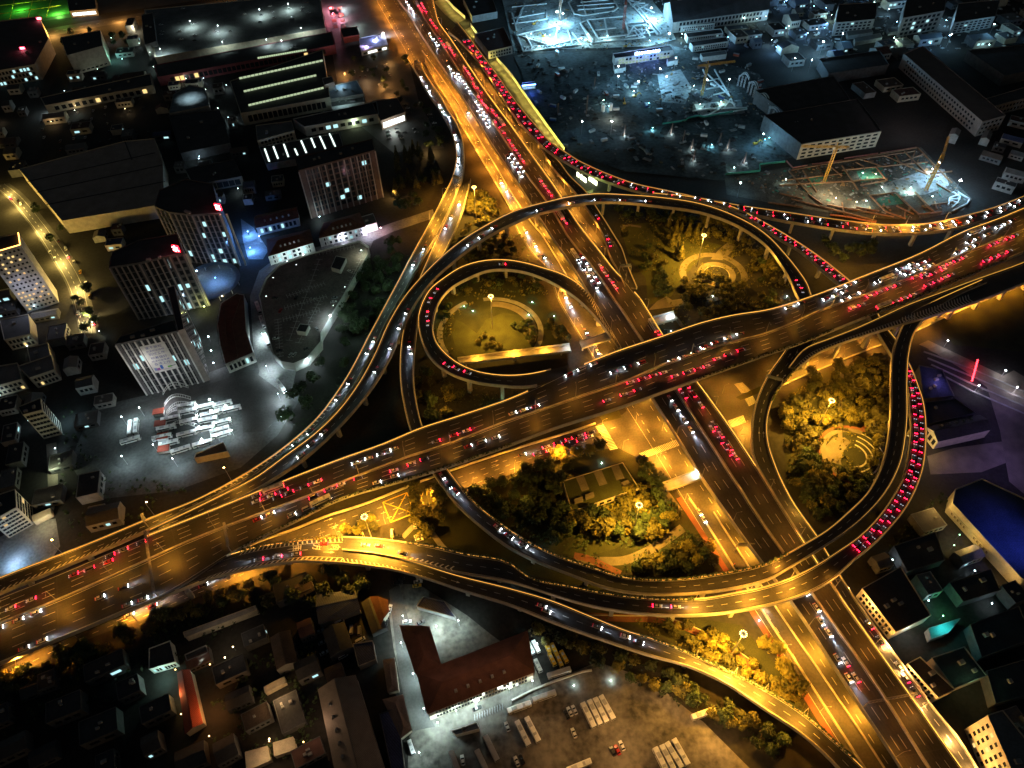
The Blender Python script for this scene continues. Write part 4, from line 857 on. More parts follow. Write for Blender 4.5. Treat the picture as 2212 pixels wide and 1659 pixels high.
def bus_proto(colour, lit, L=11.6, Wd=2.5, H=3.1):
    pm = mat('bus_paint_' + colour, PCOL[colour], .4, .15, .8, 3); r = thing('bus' if L > 8 else 'minibus', '', 'bus')
    mb = MB(); secs = []
    for x, k in ((-L/2, .9), (-L/2+.15, 1), (L/2-.35, 1), (L/2, .88)):
        w = Wd/2 * (.94 if k < 1 else 1); h = .35 + (H-.35)*(.97 if k < 1 else 1); secs.append([(x, -w, .35), (x, -w, h-.25), (x, -w*.88, h), (x, w*.88, h), (x, w, h-.25), (x, w, .35)])
    loft(mb, secs)
    for x in (-L*.3, L*.33):
        for y in (-1, 1): mb.cyl((x, y*(Wd/2-.25), .48), (x, y*(Wd/2+.02), .48), .48, n=10, mi=1)
    mb.build('body', [pm, TYRE], r)
    for y in (-1, 1):
        mb = MB(); mb.box((-.2, y*(Wd/2+.01), 1.95), (L*.86, .05, .9)); mb.build('side_window', GLASS, r)
    mb = MB(); mb.box((L/2-.05, 0, 1.8), (.2, Wd*.84, 1.3)); mb.build('windscreen', GLASS, r)
    for x, l in ((-L*.2, L*.22), (L*.2, L*.1)):
        mb = MB(); mb.box((x, 0, H+.1), (l, Wd*.62, .22), 0, 0, .92); mb.build('roof_unit', MATS['car_paint_silver'], r)
    for y in (-1, 1):
        mb = MB(); mb.box((L/2-.02, y*.9, .8), (.12, .4, .22)); mb.build('headlight', HL[int(lit)] if lit else OFF, r); mb = MB(); mb.box((-L/2-.02, y*.95, 1.1), (.14, .4, .3)); mb.build('taillight', TL[int(lit)] if lit else OFFR, r)
    return r
VP = {}
NCAR = [0]
def vehicle(kind, colour, lit, p, dirv, label, group=None, tilt=0):
    k = (kind, colour, lit)
    if k not in VP:
        VP[k] = {'car': lambda: car_proto(colour, lit), 'van': lambda: car_proto(colour, lit, True), 'bus': lambda: bus_proto(colour, lit), 'minibus': lambda: bus_proto(colour, lit, 6.4, 2.0, 2.5)}[kind](); o = VP[k]
    else: o = copy_tree(VP[k])
    o.location = p; o.rotation_euler = (0, 0, math.atan2(dirv[1], dirv[0])); o['label'] = label
    if group: o['group'] = group
    NCAR[0] += 1; return o
CNT = {}
def nth(key): CNT[key] = CNT.get(key, -1) + 1; return ORD(CNT[key])
MIX = ['white', 'white', 'silver', 'black', 'grey', 'white', 'red', 'silver', 'black']
def on_rib(rib, d, t, sgn, lit=1, colour=None, label='', group=None, kind='car', beam=0):
    p = rib.at(d, t, .04); dr = rib.dir(d, t) * sgn
    o = vehicle(kind, colour, lit, p, dr, label, group)
    if beam < 0: light('taillight_glow', p - dr * 2.6 + Vector((0, 0, .8)), 900, (1, .02, .06), 'SPOT', None, 90, 1, .1, Vector((-dr.x, -dr.y, -.35)))
    if beam > 0:
        q = p + dr * 2.4 + Vector((0, 0, .9)); t_ = Vector((dr.x, dr.y, -.17))
        light('headlight_beam', q, beam * 9, (.74, .87, 1), 'SPOT', None, 46, 1, .12, t_)
    return o
def traffic(rib, t, sgn, d0, d1, gap, desc, group, beam=0, jit=.4, seed=1, every=1, tj=.0, end='the top', plat=0, lit=2):
    rg = random.Random(seed); d = d0; k = 0
    while d < d1:
        c = rg.choice(MIX); kd = 'van' if rg.random() < .12 else 'car'
        tt = t(d) if callable(t) else t
        on_rib(rib, d, tt + rg.uniform(-tj, tj), sgn, lit(d) if callable(lit) else lit, c, f'{c} {kd} {desc}, {nth(desc + c + kd)} {c} one from {end}', group, kd, beam if k % every == 0 else 0)
        k += 1; d += (7.2 * rg.uniform(.9, 1.25) if plat and k % plat else gap * rg.uniform(1 - jit, 1 + jit) * ((plat * .8) if plat else 1))
# queues
QW = lambda d: 1 if d > QR.len * .8 or (int(d * 7.3) % 3 == 0 and d > QR.len * .45) else 2
a = QR.find(1010, 85)[0]; b = QR.find(2205, 432)[0]
traffic(QR, .3, -1, a, b, 13, 'queuing in the site ramp inner lane', 'cars queuing on the building site ramp', seed=3, jit=.3, lit=QW)
traffic(QR, .7, -1, a + 4, b, 13, 'queuing in the site ramp outer lane', 'cars queuing on the building site ramp', seed=4, jit=.3, lit=QW)
a = QL.find(1615, 470)[0]; b = QL.find(1825, 612)[0]
traffic(QL, .32, -1, a, b, 10, 'queuing left before the highway bridge', 'cars queuing before the highway bridge', seed=5, jit=.25); traffic(QL, .7, -1, a + 3, b, 10.5, 'queuing right before the highway bridge', 'cars queuing before the highway bridge', seed=6, jit=.25)
a = QL.find(1975, 790)[0]; b = QL.find(1840, 1195)[0]
traffic(QL, .3, -1, a, b, 8.3, 'on the outer curve, inner lane', 'red-lit queue on the outer right-hand curve', seed=7, jit=.25); traffic(QL, .7, -1, a + 3, b - 4, 8.6, 'on the outer curve, outer lane', 'red-lit queue on the outer right-hand curve', seed=8, jit=.25)
# expressway and highway: cars nose to tail, standing for streaks of passing lights
def platoons(rib, c_r, segs, sgn, desc, group, lit, beam, end):
    cells = []
    for q in segs:
        a, b = (T(*c_r, q[0], q[1]), T(*c_r, q[2], q[3])) if isinstance(c_r, tuple) else (c_r(q[0], q[1]), c_r(q[2], q[3]))
        (d0, t0), (d1, t1) = rib.find(*a), rib.find(*b); n = max(2, int(abs(d1 - d0) / 7.4))
        for k in range(n):
            f_ = (k + random.uniform(-.12, .12)) / n; cells.append((d0 + (d1 - d0) * f_, t0 + (t1 - t0) * f_, k))
    PLT.setdefault((desc, group, lit, beam, end, sgn, id(rib)), [rib, []])[1].extend(cells)
PLT = {}
Z1 = lambda x, y: (810 + x / 8, y / 8); Z2 = lambda x, y: (885.7 + x / 8, 207.4 + y / 8); Z4 = lambda x, y: (1161.1 + x / 8, 302.4 + y / 8)
a_ = ('southbound on the expressway', 'southbound cars on the expressway', 1, 2200, 'the top'); b_ = ('northbound on the expressway', 'northbound cars on the expressway', 2, -1, 'the top'); c_ = ('leftbound on the highway', 'leftbound cars on the highway', 1, 1500, 'the left'); e_ = ('past and leftbound on the highway', 'leftbound cars on the highway', 2, -1, 'the left'); f_r = ('rightbound with red lights on the highway', 'rightbound cars on the highway', 2, -1, 'the left'); f_w = ('rightbound with white lights on the highway', 'rightbound cars on the highway', 1, 900, 'the left')
for fn, q in ((Z1, [(540,30,690,240),(930,575,1120,830),(1260,1140,1470,1440),(1420,1270,1660,1620)]), (Z2, [(1130,95,1400,480),(1160,260,1400,600),(1690,1050,1980,1470),(1730,985,2000,1375)]), ((2,1), [(600,560,780,830),(540,550,760,880)]), ((2,2), [(1360,120,1610,500)]), ((3,3), [(330,150,500,400),(590,705,820,1090),(460,400,590,590)])): platoons(NS, fn, q, 1, *a_)
for fn, q in ((Z1, [(730,80,850,250),(800,60,900,240),(960,350,1100,530),(1100,660,1250,870),(1270,810,1420,1010),(1540,1160,1710,1410),(1700,1450,1880,1659)]), (Z2, [(1180,10,1380,270),(1420,250,1640,550),(1470,450,1680,720),(1700,760,2000,1200)]), (Z4, [(50,700,290,1040)]), ((2,1), [(765,650,930,890),(370,150,500,310),(1220,1170,1300,1260)]), ((2,2), [(1720,380,1950,715),(1750,360,2000,730),(1510,10,1690,270),(1430,30,1550,190)]), ((3,3), [(670,755,830,1000)])): platoons(NS, fn, q, -1, *b_)
platoons(EW, (3,1), [(620,835,850,745),(490,930,740,835),(650,940,900,830),(180,1000,400,920),(950,780,1230,670),(1140,665,1340,585),(1235,655,1440,570),(1200,715,1490,600),(1790,350,1970,275),(1980,310,2200,205),(1730,440,1960,350),(1640,525,1890,430)], -1, *c_); platoons(EW, (2,1), [(480,1550,800,1460),(870,1560,1230,1440),(1370,1470,1780,1330),(1650,1350,2065,1200)], -1, *c_)
platoons(EW, (1,2), [(860,685,1300,520)], -1, *c_); platoons(EW, (1,2), [(0,970,330,850),(0,1020,350,885),(180,990,650,800),(1560,500,1970,355)], -1, *e_); platoons(EW, (0,2), [(930,1370,1300,1220),(640,1650,1080,1490)], -1, *e_); platoons(EW, (0,3), [(100,280,440,140)], -1, *e_)
platoons(EW, (3,1), [(720,1010,900,945),(880,900,1200,775),(1000,985,1330,860),(1260,745,1430,680),(1340,740,1600,640),(1370,815,1650,690),(1500,650,1760,545),(1870,600,2140,490),(1940,460,2200,355)], 1, *f_r); platoons(EW, (2,1), [(1030,1650,1400,1535),(1410,1590,1770,1480),(1780,1440,2060,1340)], 1, *f_r); platoons(EW, (2,2), [(830,140,1200,10)], 1, *f_r); platoons(EW, (1,2), [(1200,750,1600,600),(510,970,1000,780)], 1, *f_r)
platoons(EW, (1,2), [(320,1135,700,960),(1040,855,1360,740),(1830,545,2180,430),(0,1180,240,1080)], 1, *f_w); platoons(EW, (0,3), [(0,450,490,250),(890,180,1250,30),(200,640,560,490),(1110,250,1410,130)], 1, *f_w); platoons(EW, (2,2), [(0,260,300,170)], 1, *f_w)
for (desc, group, lit, beam, end, sgn, _), (rib, cells) in PLT.items():
    cells.sort()
    for d, t, k in cells:
        c = random.choice(MIX); kd = random.choice(['car'] * 17 + ['van'] * 2 + ['bus']); c = 'white' if kd == 'bus' else c; on_rib(rib, d, min(max(t, .07), .93), sgn, lit, c, f'{c} {kd} {desc}, {nth(desc + c + kd)} {c} one from {end}', group, kd, beam if (beam < 0 and k % 2 == 0) or k % 2 == 1 else 0)
def spots(rib, px, sgn, desc, group, beam=0, t=None, lit=None):
    for u, v in px:
        d, tt = rib.find(u, v); c = random.choice(MIX); on_rib(rib, d, min(max(t or tt, .25), .75), sgn, lit or (2 if sgn < 0 else 1), c, f'{c} car {desc}, {nth(desc)} of them', group, 'car', beam)
spots(BL, [(1040,512),(1015,528),(1068,492),(1165,455),(1235,440),(1290,434),(1345,434),(1400,436)], 1, 'on the arch of the large loop ramp', 'cars on the large loop', 1100)
spots(BL, [(1722,612),(1732,628)], -1, 'near the lower end of the large loop ramp', 'cars on the large loop'); spots(BL, [(888,680),(868,710),(845,750),(812,800),(700,935),(672,960),(650,985)], 1, 'on the western run of the loop ramp', 'cars on the large loop', 900)
spots(SL, [(942,630),(928,650),(923,680),(924,700),(965,790),(985,797),(1010,806),(1085,572)], 1, 'curling round the small loop ramp', 'cars on the small loop', lit=2)
spots(LR, [(918,535),(895,570),(808,735),(795,760),(755,825),(730,860),(672,935),(645,965),(948,225),(955,240),(968,252),(978,290),(985,310),(984,340),(983,355),(905,165),(915,185),(925,196)], 1, 'running down the western slip ramp', 'cars on the western slip ramp', 1300)
spots(RR, [(975,470),(962,492),(993,440)], 1, 'on the inner western ramp before the large loop', 'cars on the inner western ramp', 900); spots(RR, [(884,745),(888,760),(955,1030),(970,1050),(985,1062),(1075,1140),(1100,1160),(1130,1178)], 1, 'on the ramp round the lower gardens', 'cars on the ramp round the lower gardens', 700)
spots(QA, [(1290,470),(1312,530),(1305,515)], -1, 'with red lights on the narrow connector ramp', 'cars on the connector ramp'); spots(SR, [(1290,1355),(1350,1375),(1380,1388),(1170,1310),(1180,1320)], 1, 'on the exit ramp', 'cars on the exit ramp', 500)
spots(QL, [(1420,1310),(1460,1312),(870,1196),(820,1180),(790,1178)], -1, 'on the outer curve before the merge deck', 'cars before the merge deck', 500); spots(SCD, [(700,1175),(640,1198),(600,1204),(560,1210)], -1, 'on the bright merge deck', 'cars on the merge deck', 600)
spots(G2, [(1880,1350),(1900,1385),(1940,1440),(1955,1465),(1975,1495)], -1, 'on the grey frontage ramp', 'cars on the frontage ramp'); spots(GW, [(1240,1660)], 1, 'x', 'x') if False else None
spots(GW, [(1010,243),(1070,392),(1078,410),(1130,500),(1150,530),(1170,555),(1195,600),(1205,610),(1190,640),(1205,660),(1250,715),(1265,730),(1285,760),(1300,770),(1498,1105),(1505,1120),(1590,1228),(1640,1300)], 1, 'on the orange-lit western service road', 'cars on the western service road', 1500)
spots(GS, [(1160,981),(1188,974),(1205,964),(1222,958),(1247,934),(1252,942),(1275,925),(1276,935),(1274,944),(1254,952),(1230,950),(1206,952),(1180,966)], 1, 'waiting at the crossing under the highway', 'cars waiting at the crossing', lit=2); spots(GS, [(1226,977),(1128,984),(560,1215),(440,1265),(330,1310),(280,1330),(620,1190),(940,1062)], 1, 'on the lower ground road', 'cars on the lower ground road', 900)
# parked vehicles
def park(cells, ang, desc, group, cols=MIX, z=.1, kind='car', lit=0):
    for k, (u, v) in enumerate(cells):
        c = cols[k % len(cols)]; p = P(u, v, z + .9); p.z = z; a = R(ang[k % len(ang)] if isinstance(ang, (list, tuple)) else ang) + random.uniform(-.05, .05)
        vehicle(kind, c, lit, p, (math.cos(a), math.sin(a)), f'{c} {kind} {desc}, the {nth(desc)} of them', group)
def rows(c, r, pts): return [T(c, r, *p) for p in pts]
park(rows(2, 3, [(500,1170),(540,1155),(475,1200),(535,1355),(950,1465),(910,1500),(870,1510),(40,1600),(85,1585),(2170-2212,1300)]), 112, 'parked on the bus yard tarmac', 'cars in the bus yard', ['white', 'white', 'black', 'white', 'white', 'red', 'black', 'white', 'black', 'white'])
park(rows(1, 3, [(1155,280),(1120,410),(1225,55),(1245,25)]), [80, 80, 0, 10], 'parked along the cool lit street by the brown roof', 'cars along the cool lit street', ['white', 'black', 'black', 'black']); park(rows(1, 3, [(1305,390),(1420,400),(1400,45),(1390,80),(1910,1140),(1785,1590)]), [5, 30, 5, 5, 20, 100], 'standing near the brown roofed hall', 'cars near the brown roofed hall', ['white', 'grey', 'white', 'yellow', 'black', 'white'])
park(rows(1, 3, [(550,475),(700,470),(700,515),(575,570),(720,555),(590,660)]), 25, 'in the dark yard left of the cool lit street', 'cars in the dark yard', ['silver', 'silver', 'white', 'silver', 'silver', 'white']); park(rows(1, 3, [(750,690),(720,395),(820,460),(890,470),(900,550)]), [28, 30, 100, 100, 30], 'in the dark yard by the blue roof', 'vans in the dark yard', ['white', 'white', 'silver', 'grey', 'silver'], kind='van')
park(rows(1, 2, [(1400,1310),(1410,1340),(1225,1310)]), 12, 'parked in the golden lit lay-by', 'cars in the lay-by', ['white', 'white', 'black']); park(rows(1, 2, [(1375,1215),(1175,1285)]), 95, 'parked at the mouth of the lay-by', 'vans at the lay-by', ['white', 'white'], kind='van')
park(rows(0, 1, [(85,45),(580,555),(800,1130)]), 125, 'with red lights on the western street', 'lit cars on the western street', ['red', 'white', 'white'], lit=2); park(rows(0, 1, [(150,70),(175,95),(500,415),(635,600),(690,685),(735,785),(750,835),(775,895),(430,515),(470,570),(670,1040),(690,1060)]), [122, 122, 122, 118, 112, 105, 100, 98, 120, 118, 100, 100], 'parked along the western street', 'cars parked along the western street', ['black', 'white', 'black', 'white', 'yellow', 'white', 'white', 'yellow', 'silver', 'white', 'white', 'white']); park(rows(0, 1, [(565,485)]), 118, 'parked on the western street', None, ['white'], kind='van')
park(rows(1, 0, [(765,635),(810,625),(850,615),(920,605),(965,600),(1045,575),(1110,565),(1130,555),(1155,640),(945,655),(900,660),(1063,730)]), [100, 100, 100, 95, 95, 110, 105, 105, 115, 90, 90, 110], 'in the orange lit car park under the trees', 'cars in the orange lit car park', ['white', 'white', 'silver', 'white', 'white', 'white', 'silver', 'white', 'silver', 'grey', 'black', 'white'])
park(rows(1, 0, [(1215,1105),(1225,1135),(1245,1165),(1255,1190),(1285,1140),(1140,1130),(1145,1160),(1150,1190),(1370,1110),(1385,1140),(1290,905),(1310,930),(1325,970),(1500,985),(1505,1015),(1540,1060)]), 12, 'in front of the bright shop window', 'cars before the bright shop window', ['black', 'grey', 'black', 'silver'])
rgd = random.Random(5); dl = []
for i in range(5):
    for j in range(9): dl.append((90 + j * 27 + i * 4 + rgd.uniform(-4, 4), 262 + i * 17 - j * 5.6 + rgd.uniform(-2, 2)))
dl = [q for q in dl if rgd.random() < .62]
for k, (u, v) in enumerate(dl):
    p = P(u, v, .05); a = R(100); c = rgd.choice(['silver', 'grey', 'black', 'white'])
    vehicle('car', c, False, p, (math.cos(a), math.sin(a)), 'dark parked car in the unlit car park above the ribbed brown hall', 'cars in the unlit car park')
def bus_at(c, r, x0, y0, x1, y1, colour, label, kind='bus', z=0.05, lit=False, group=None):
    a, b = T(c, r, x0, y0), T(c, r, x1, y1); A, B = P(*a, z + 2.6), P(*b, z + 2.6); m = (A + B) / 2; m.z = z; d = B - A
    return vehicle(kind, colour, lit, m, (d.x, d.y), label, group)
for k, q in enumerate(((610,1095,710,1300),(665,1070,765,1280),(715,1050,820,1260),(765,1030,880,1235))): bus_at(2, 3, *q, 'white', f'{ORD(k)} bus from the left in the tight row of four mid-yard', group='four buses mid-yard')
for k, q in enumerate(((1245,1500,1340,1690),(1300,1475,1400,1670),(1345,1450,1460,1640),(1405,1420,1515,1615))): bus_at(2, 3, *q, 'white', f'{ORD(k)} bus from the left in the row of four at the bottom edge', group='four buses at the bottom')
for k, q in enumerate(((45,1260,140,1450),(130,1230,225,1415))): bus_at(2, 3, *q, 'white', f'{ORD(k)} of the slanting pair of buses left of the parked white cars', group='slanting pair of buses')
for k, q in enumerate(((135,565,190,670),(180,550,235,655))): bus_at(2, 3, *q, 'white', f'{ORD(k)} white minibus of the pair in the corner beside the brown hall', 'minibus', group='white minibuses')
bus_at(2, 3, 200, 715, 250, 820, 'white', 'lone white minibus below the corner pair by the brown hall', 'minibus')
for k, q in enumerate(((290,560,325,650),(345,585,385,670),(325,670,370,760),(390,680,430,770),(425,645,475,735))): bus_at(2, 3, *q, 'yellow', f'{ORD(k)} yellow school minibus from the left behind the brown hall', 'minibus', group='yellow minibuses')
bus_at(2, 3, 310, 860, 505, 800, 'silver', 'dark coach parked across the yard corner below yellow minibuses'); bus_at(2, 3, 180, 1070, 375, 1000, 'silver', 'coach parked along the pale wall of the bus yard'); bus_at(2, 3, -20, 1160, 145, 1100, 'white', 'cool lit coach at the yard gate by the scooters')
bus_at(2, 3, 1555, 1220, 1755, 1150, 'white', 'golden lit coach standing alone at the right of the yard'); bus_at(2, 3, 500, 1670, 660, 1605, 'white', 'coach cut by the bottom edge of the picture'); bus_at(1, 3, 1985, 1390, 2080, 1580, 'silver', 'single bus standing below the concrete gatehouse'); bus_at(1, 3, 1700, 1560, 1745, 1680, 'silver', 'bus near the bottom edge left of a white car'); bus_at(1, 3, 1925, 1540, 1990, 1680, 'silver', 'bus near the bottom edge right of a white car'); bus_at(1, 3, 1325, 1430, 1355, 1520, 'white', 'white minibus on the pale concrete lane', 'minibus')
TB = [(1115,435,1125,310),(1165,420,1175,295),(1030,500,1210,450),(1345,390,1520,350),(1540,330,1720,290),(1720,270,1900,230),(1725,315,1865,285),(1915,225,2080,185),(1525,440,1690,400),(1690,390,1850,360),(1370,520,1540,480),(1470,585,1645,530),(1655,530,1835,480),(1850,180,1990,145),(1560,240,1680,215),(1420,300,1520,278),(1350,460,1440,440),(1860,330,1960,305),(1855,440,1950,415),(1850,400,1940,375),(1560,185,1660,165),(1850,235,1900,222),(1700,200,1830,170)]
for k, q in enumerate(TB): bus_at(0, 2, *q, 'white', f'{ORD(k)} white bus in the cool lit bus station, counted top left to bottom', group='buses in the bus station')
for k, q in enumerate(((5,960,28,1020),(35,1070,68,1155),(70,1220,108,1315))): bus_at(1, 1, *q, 'white', f'{ORD(k)} white bus from the top on the lane round the curved deck', group='buses round the curved deck')
bus_at(1, 2, 190, -20, 235, 40, 'white', 'white bus driving out below the curved deck', lit=1)
# rows of scooters by the hall, and shared bicycles along the kerbs
def scooter_mesh():
    mb = MB(); mb.box((0, 0, .55), (1.1, .35, .3)); mb.box((-.25, 0, .8), (.7, .3, .15)); mb.cyl((.6, 0, .3), (.5, 0, 1.1), .05); mb.cyl((.5, -.35, 1.1), (.5, .35, 1.1), .04)
    for x in (-.65, .65): mb.cyl((x, -.08, .28), (x, .08, .28), .28, n=10)
    return mb.mesh('scooter', MATS['car_paint_silver'])
SCM = scooter_mesh()
for k in range(24):
    f_ = (k // 2) / 11; u, v = T(1, 3, 1890 + 240 * f_, 1215 - 95 * f_ + 24 * (k % 2)); o = link('scooter', SCM, None, P(u, v, .05), R(100 + random.uniform(-8, 8)))
    tag(o, 'parked scooter in the double row before the cool lit hall front', 'scooter', 'scooters before the hall')
# ------------------------------------------------------------------ buildings (roof outline as photographed, at its height)
OCC = [r_.poly() for r_ in (NS, EW, SL, BL, LR, RR, WB, G2, QR, QL, SR, SCD, EA, QA, GW, GS, GEE, GWS, GN, GE)]
WALLC = mat('wall_cream', (.5, .44, .34), .85, .2, .3, 2); WALLG = mat('wall_grey', (.3, .29, .28), .85, .25, .3, 2); WALLW = mat('wall_white', (.62, .62, .6), .8, .15, .4, 2)
WALLB = mat('wall_brown', (.27, .18, .14), .85, .25, .4, 2); WALLD = mat('wall_dark', (.1, .1, .105), .85, .3, .3, 2); WALLP = mat('wall_stone', (.3, .26, .24), .85, .2, .3, 2)
ROOFD = mat('roof_dark', (.045, .045, .05), .8, .35, .1, 1); ROOFG = mat('roof_grey', (.16, .155, .15), .85, .3, .1, 1.5); ROOFB = mat('roof_brown', (.42, .33, .28), .85, .2, .12, 1.2, wave=.55)
ROOFT = mat('roof_tiles', (.15, .06, .04), .85, .3, .25, 3, wave=1.6); ROOFS = mat('roof_sheet', (.2, .17, .15), .7, .2, .2, 2, wave=1.2); ROOFBL = mat('roof_blue', (.06, .075, .16), .8, .45, .08, 1.2, wave=.5); ROOFR = mat('roof_red', (.35, .06, .03), .8, .2, .2, 2, wave=1.2)
ROOFSL = mat('roof_slate', (.15, .2, .26), .7, .2, .2, 2, wave=.9)
LIT = {'cool': emat('window_cool', (.5, .9, .95), .9), 'white': emat('window_white', (.9, 1, .95), 2.2), 'warm': emat('window_warm', (1, .68, .25), 1.0), 'green': emat('window_pale', (.72, .9, .55), .55), 'blue': emat('window_blue', (.25, .45, 1), 1.2)}
def facade(root, a, b, z0, z1, rows, cols, lit=.1, style='cool', wf=.62, hf=.58, m0=0.06, pil=None, seed=0, frame=None):
    """a grid of window parts on the wall between ground points a and b"""
    rg = random.Random(seed + int(a[0]) + rows); A, B = Vector((a[0], a[1], 0)), Vector((b[0], b[1], 0)); d = B - A; Ln = d.length; d.normalize(); n = Vector((d.y, -d.x, 0))
    cw = Ln * (1 - 2 * m0) / cols; ch = (z1 - z0) / rows; rz = math.atan2(d.y, d.x); base = _abs(root); me = {}
    for key, m in ((0, GLASS), (1, LIT[style])):
        mb = MB(); mb.box((0, 0, 0), (cw * wf, .16, ch * hf)); me[key] = mb.mesh('window', m)
    for i in range(rows):
        for j in range(cols):
            p = A + d * (Ln * m0 + cw * (j + .5)) + n * .04 + Vector((0, 0, z0 + ch * (i + .5)))
            link('window', me[1 if rg.random() < lit else 0], root, p - base, rz)
    if pil is not None:
        mb = MB(); k = pil
        for j in range(k + 1):
            p = A + d * (Ln * j / k) + n * .2; mb.box((p.x, p.y, (z1 + 0) / 2), (min(.9, cw * .3), .5, z1), rz)
        mb.build('pilaster', frame or WALLP, root)
def bldg(name, label, cat, roof, h, wall=WALLG, rm=ROOFD, rim=.7, wins=(), units=2, form='flat', ridge=None, group=None, z0=0.0):
    pts = [P(u, v, h).xy for u, v in roof]; pts = [(p.x, p.y) for p in pts]; n = len(pts)
    cx, cy_ = sum(p[0] for p in pts) / n, sum(p[1] for p in pts) / n
    OCC.append(pts); r = thing(name, label, cat, (cx, cy_, z0), group); mb = MB(); ccw = sum(pts[i][0] * pts[(i + 1) % n][1] - pts[(i + 1) % n][0] * pts[i][1] for i in range(n)) > 0
    mb.prism(pts, z0, h - .02, bottom=False)
    sh = lambda f: [(cx + (p[0] - cx) * f, cy_ + (p[1] - cy_) * f) for p in pts]
    if form == 'flat':
        mb.build('wall', wall, r)
        rb = MB(); rb.prism(sh(.985), h - .02, h + .06, bottom=False); rb.build('roof', rm, r)
        if rim > 0:
            q = MB()
            for i in range(n):
                a, b = Vector((*pts[i], h + rim / 2)), Vector((*pts[(i + 1) % n], h + rim / 2)); q.bar(a, b, .35, rim)
            q.build('roof_parapet', wall, r)
        rg = random.Random(int(cx * 3 + cy_))
        for k in range(units):
            f1, f2 = rg.uniform(.2, .8), rg.uniform(.25, .75); a = Vector(pts[0]).lerp(Vector(pts[1]), f1); b = Vector(pts[3 if n > 3 else 2]).lerp(Vector(pts[2]), f1); p = a.lerp(b, f2)
            e = Vector(pts[1]) - Vector(pts[0]); u_ = MB(); sx, sy = rg.uniform(1.2, 3), rg.uniform(1, 2.2); u_.box((p.x, p.y, h + .06 + .7), (sx, sy, 1.4), math.atan2(e.y, e.x), 0, .96); u_.build('roof_unit', WALLG, r)
    else:   # gable / hip over a four-sided plan; ridge runs between edges `ridge` and ridge+2
        k = ridge or 0; q = [Vector((*pts[(k + i) % 4], 0)) for i in range(4)]; rise = (q[1] - q[0]).length * .24
        m1, m2 = (q[0] + q[1]) / 2, (q[2] + q[3]) / 2
        if form == 'hip': g = min(.45, (q[1] - q[0]).length * .5 / max((m2 - m1).length, 1)); m1, m2 = m1.lerp(m2, g), m2.lerp(m1, g)
        R1, R2 = m1 + Vector((0, 0, h + rise)), m2 + Vector((0, 0, h + rise)); e = [p + Vector((0, 0, h)) for p in q]
        if form == 'gable': mb.face([e[0], e[1], R1 - Vector((0, 0, .1))]); mb.face([e[2], e[3], R2 - Vector((0, 0, .1))])
        mb.build('wall', wall, r)
        rb = MB(); c3 = Vector((cx, cy_, 0)); ov = lambda p: p + (Vector((p.x, p.y, 0)) - c3).normalized() * .7 + Vector((0, 0, .05)); E = [ov(p) for p in e]; A_, B_ = ov(R1) if form == 'gable' else R1, ov(R2) if form == 'gable' else R2
        for f in ((E[1], E[2], B_, A_), (E[3], E[0], A_, B_)):
            rb.face(f); rb.face([p - Vector((0, 0, .22)) for p in reversed(f)])
        if form == 'hip': rb.face((E[0], E[1], A_)); rb.face((E[2], E[3], B_))
        rb.bar(A_, B_, .5, .3); rb.build('roof', rm, r)
    if form != 'flat' and max((pts[i][0] - cx) ** 2 + (pts[i][1] - cy_) ** 2 for i in range(4)) > 260:
        for k in range(5):
            f_ = .15 + .17 * k; a, b = R1.lerp(R2, f_), e[0].lerp(e[3], .15 + .7 * f_); p = a.lerp(b, .55) ; u_ = MB(); u_.box((p.x, p.y, p.z + .5), (1.5, 1.5, 1.5), math.atan2((R2 - R1).y, (R2 - R1).x), 0, .7); u_.build('dormer', WALLG, r)
    for w in wins:
        i = w[0]; a, b = pts[i], pts[(i + 1) % n]
        if not ccw: a, b = b, a
        kw = dict(w[5]) if len(w) > 5 else {}
        facade(r, a, b, z0 + kw.pop('z0', .6), h - kw.pop('top', .6), w[1], w[2], w[3], w[4], seed=i, **kw)
    r['_h'] = h
    del r['_h']
    return r, pts
B = bldg
# --- north west
B('white_hall', 'pale windowless hall with dark flat roof below the orange street', 'hall', [(145,121),(222,100),(217,66),(132,82)], 20, WALLC, ROOFD, wins=[(0, 1, 7, .25, 'warm', dict(z0=1.5, top=16.5))])
b_, _ = B('department_store', 'dark block at the left edge with two red rooftop signs', 'building', [(-30,158),(75,140),(105,85),(85,36),(-30,50)], 16, WALLC, ROOFD, wins=[(0, 3, 12, .3, 'cool')])
for u, v, w in ((48, 104, 'lower'), (84, 40, 'upper')):
    p = P(u, v, 18); s_ = thing('roof_sign', f'{w} glowing red and white sign on the dark store roof', 'sign', p - Vector((0, 0, 1.9))); mb = MB(); mb.box(p, (5, .5, 2.4), R(8)); mb.build('sign_board', emat('sign_red', (1, .05, .1), 7), s_); mb = MB(); mb.box(p + Vector((.2, -.4, .1)), (3.2, .2, 1.2), R(8)); mb.build('lettering', emat('sign_pink', (1, .8, .9), 6), s_); mb = MB()
    for k in (-1.8, 1.8): mb.cyl(p + Vector((k, 0, -2)), p + Vector((k, 0, -1.1)), .12)
    mb.build('leg', DARKM, s_); light('lamp_light', p + Vector((0, -2, 0)), 900, (1, .1, .15), 'POINT', s_)
B('long_shed', 'long low dark shed with pale front wall above the unlit car park', 'shed', [(97,229),(330,185),(325,160),(88,212)], 8, WALLC, ROOFD, wins=[(0, 1, 14, .12, 'warm')])
pk, pkp = B('parking_deck', 'raised flood-lit rooftop car park at the top', 'car park', [(335,125),(703,62),(690,-14),(312,22)], 7, WALLC, mat('deck_concrete', (.16, .165, .165), .8, .45, .07, .7), units=0)
B('stair_block', 'dark stair block at the left end of the rooftop car park', 'building', [(313,98),(338,90),(330,28),(306,34)], 12, WALLG, ROOFD)
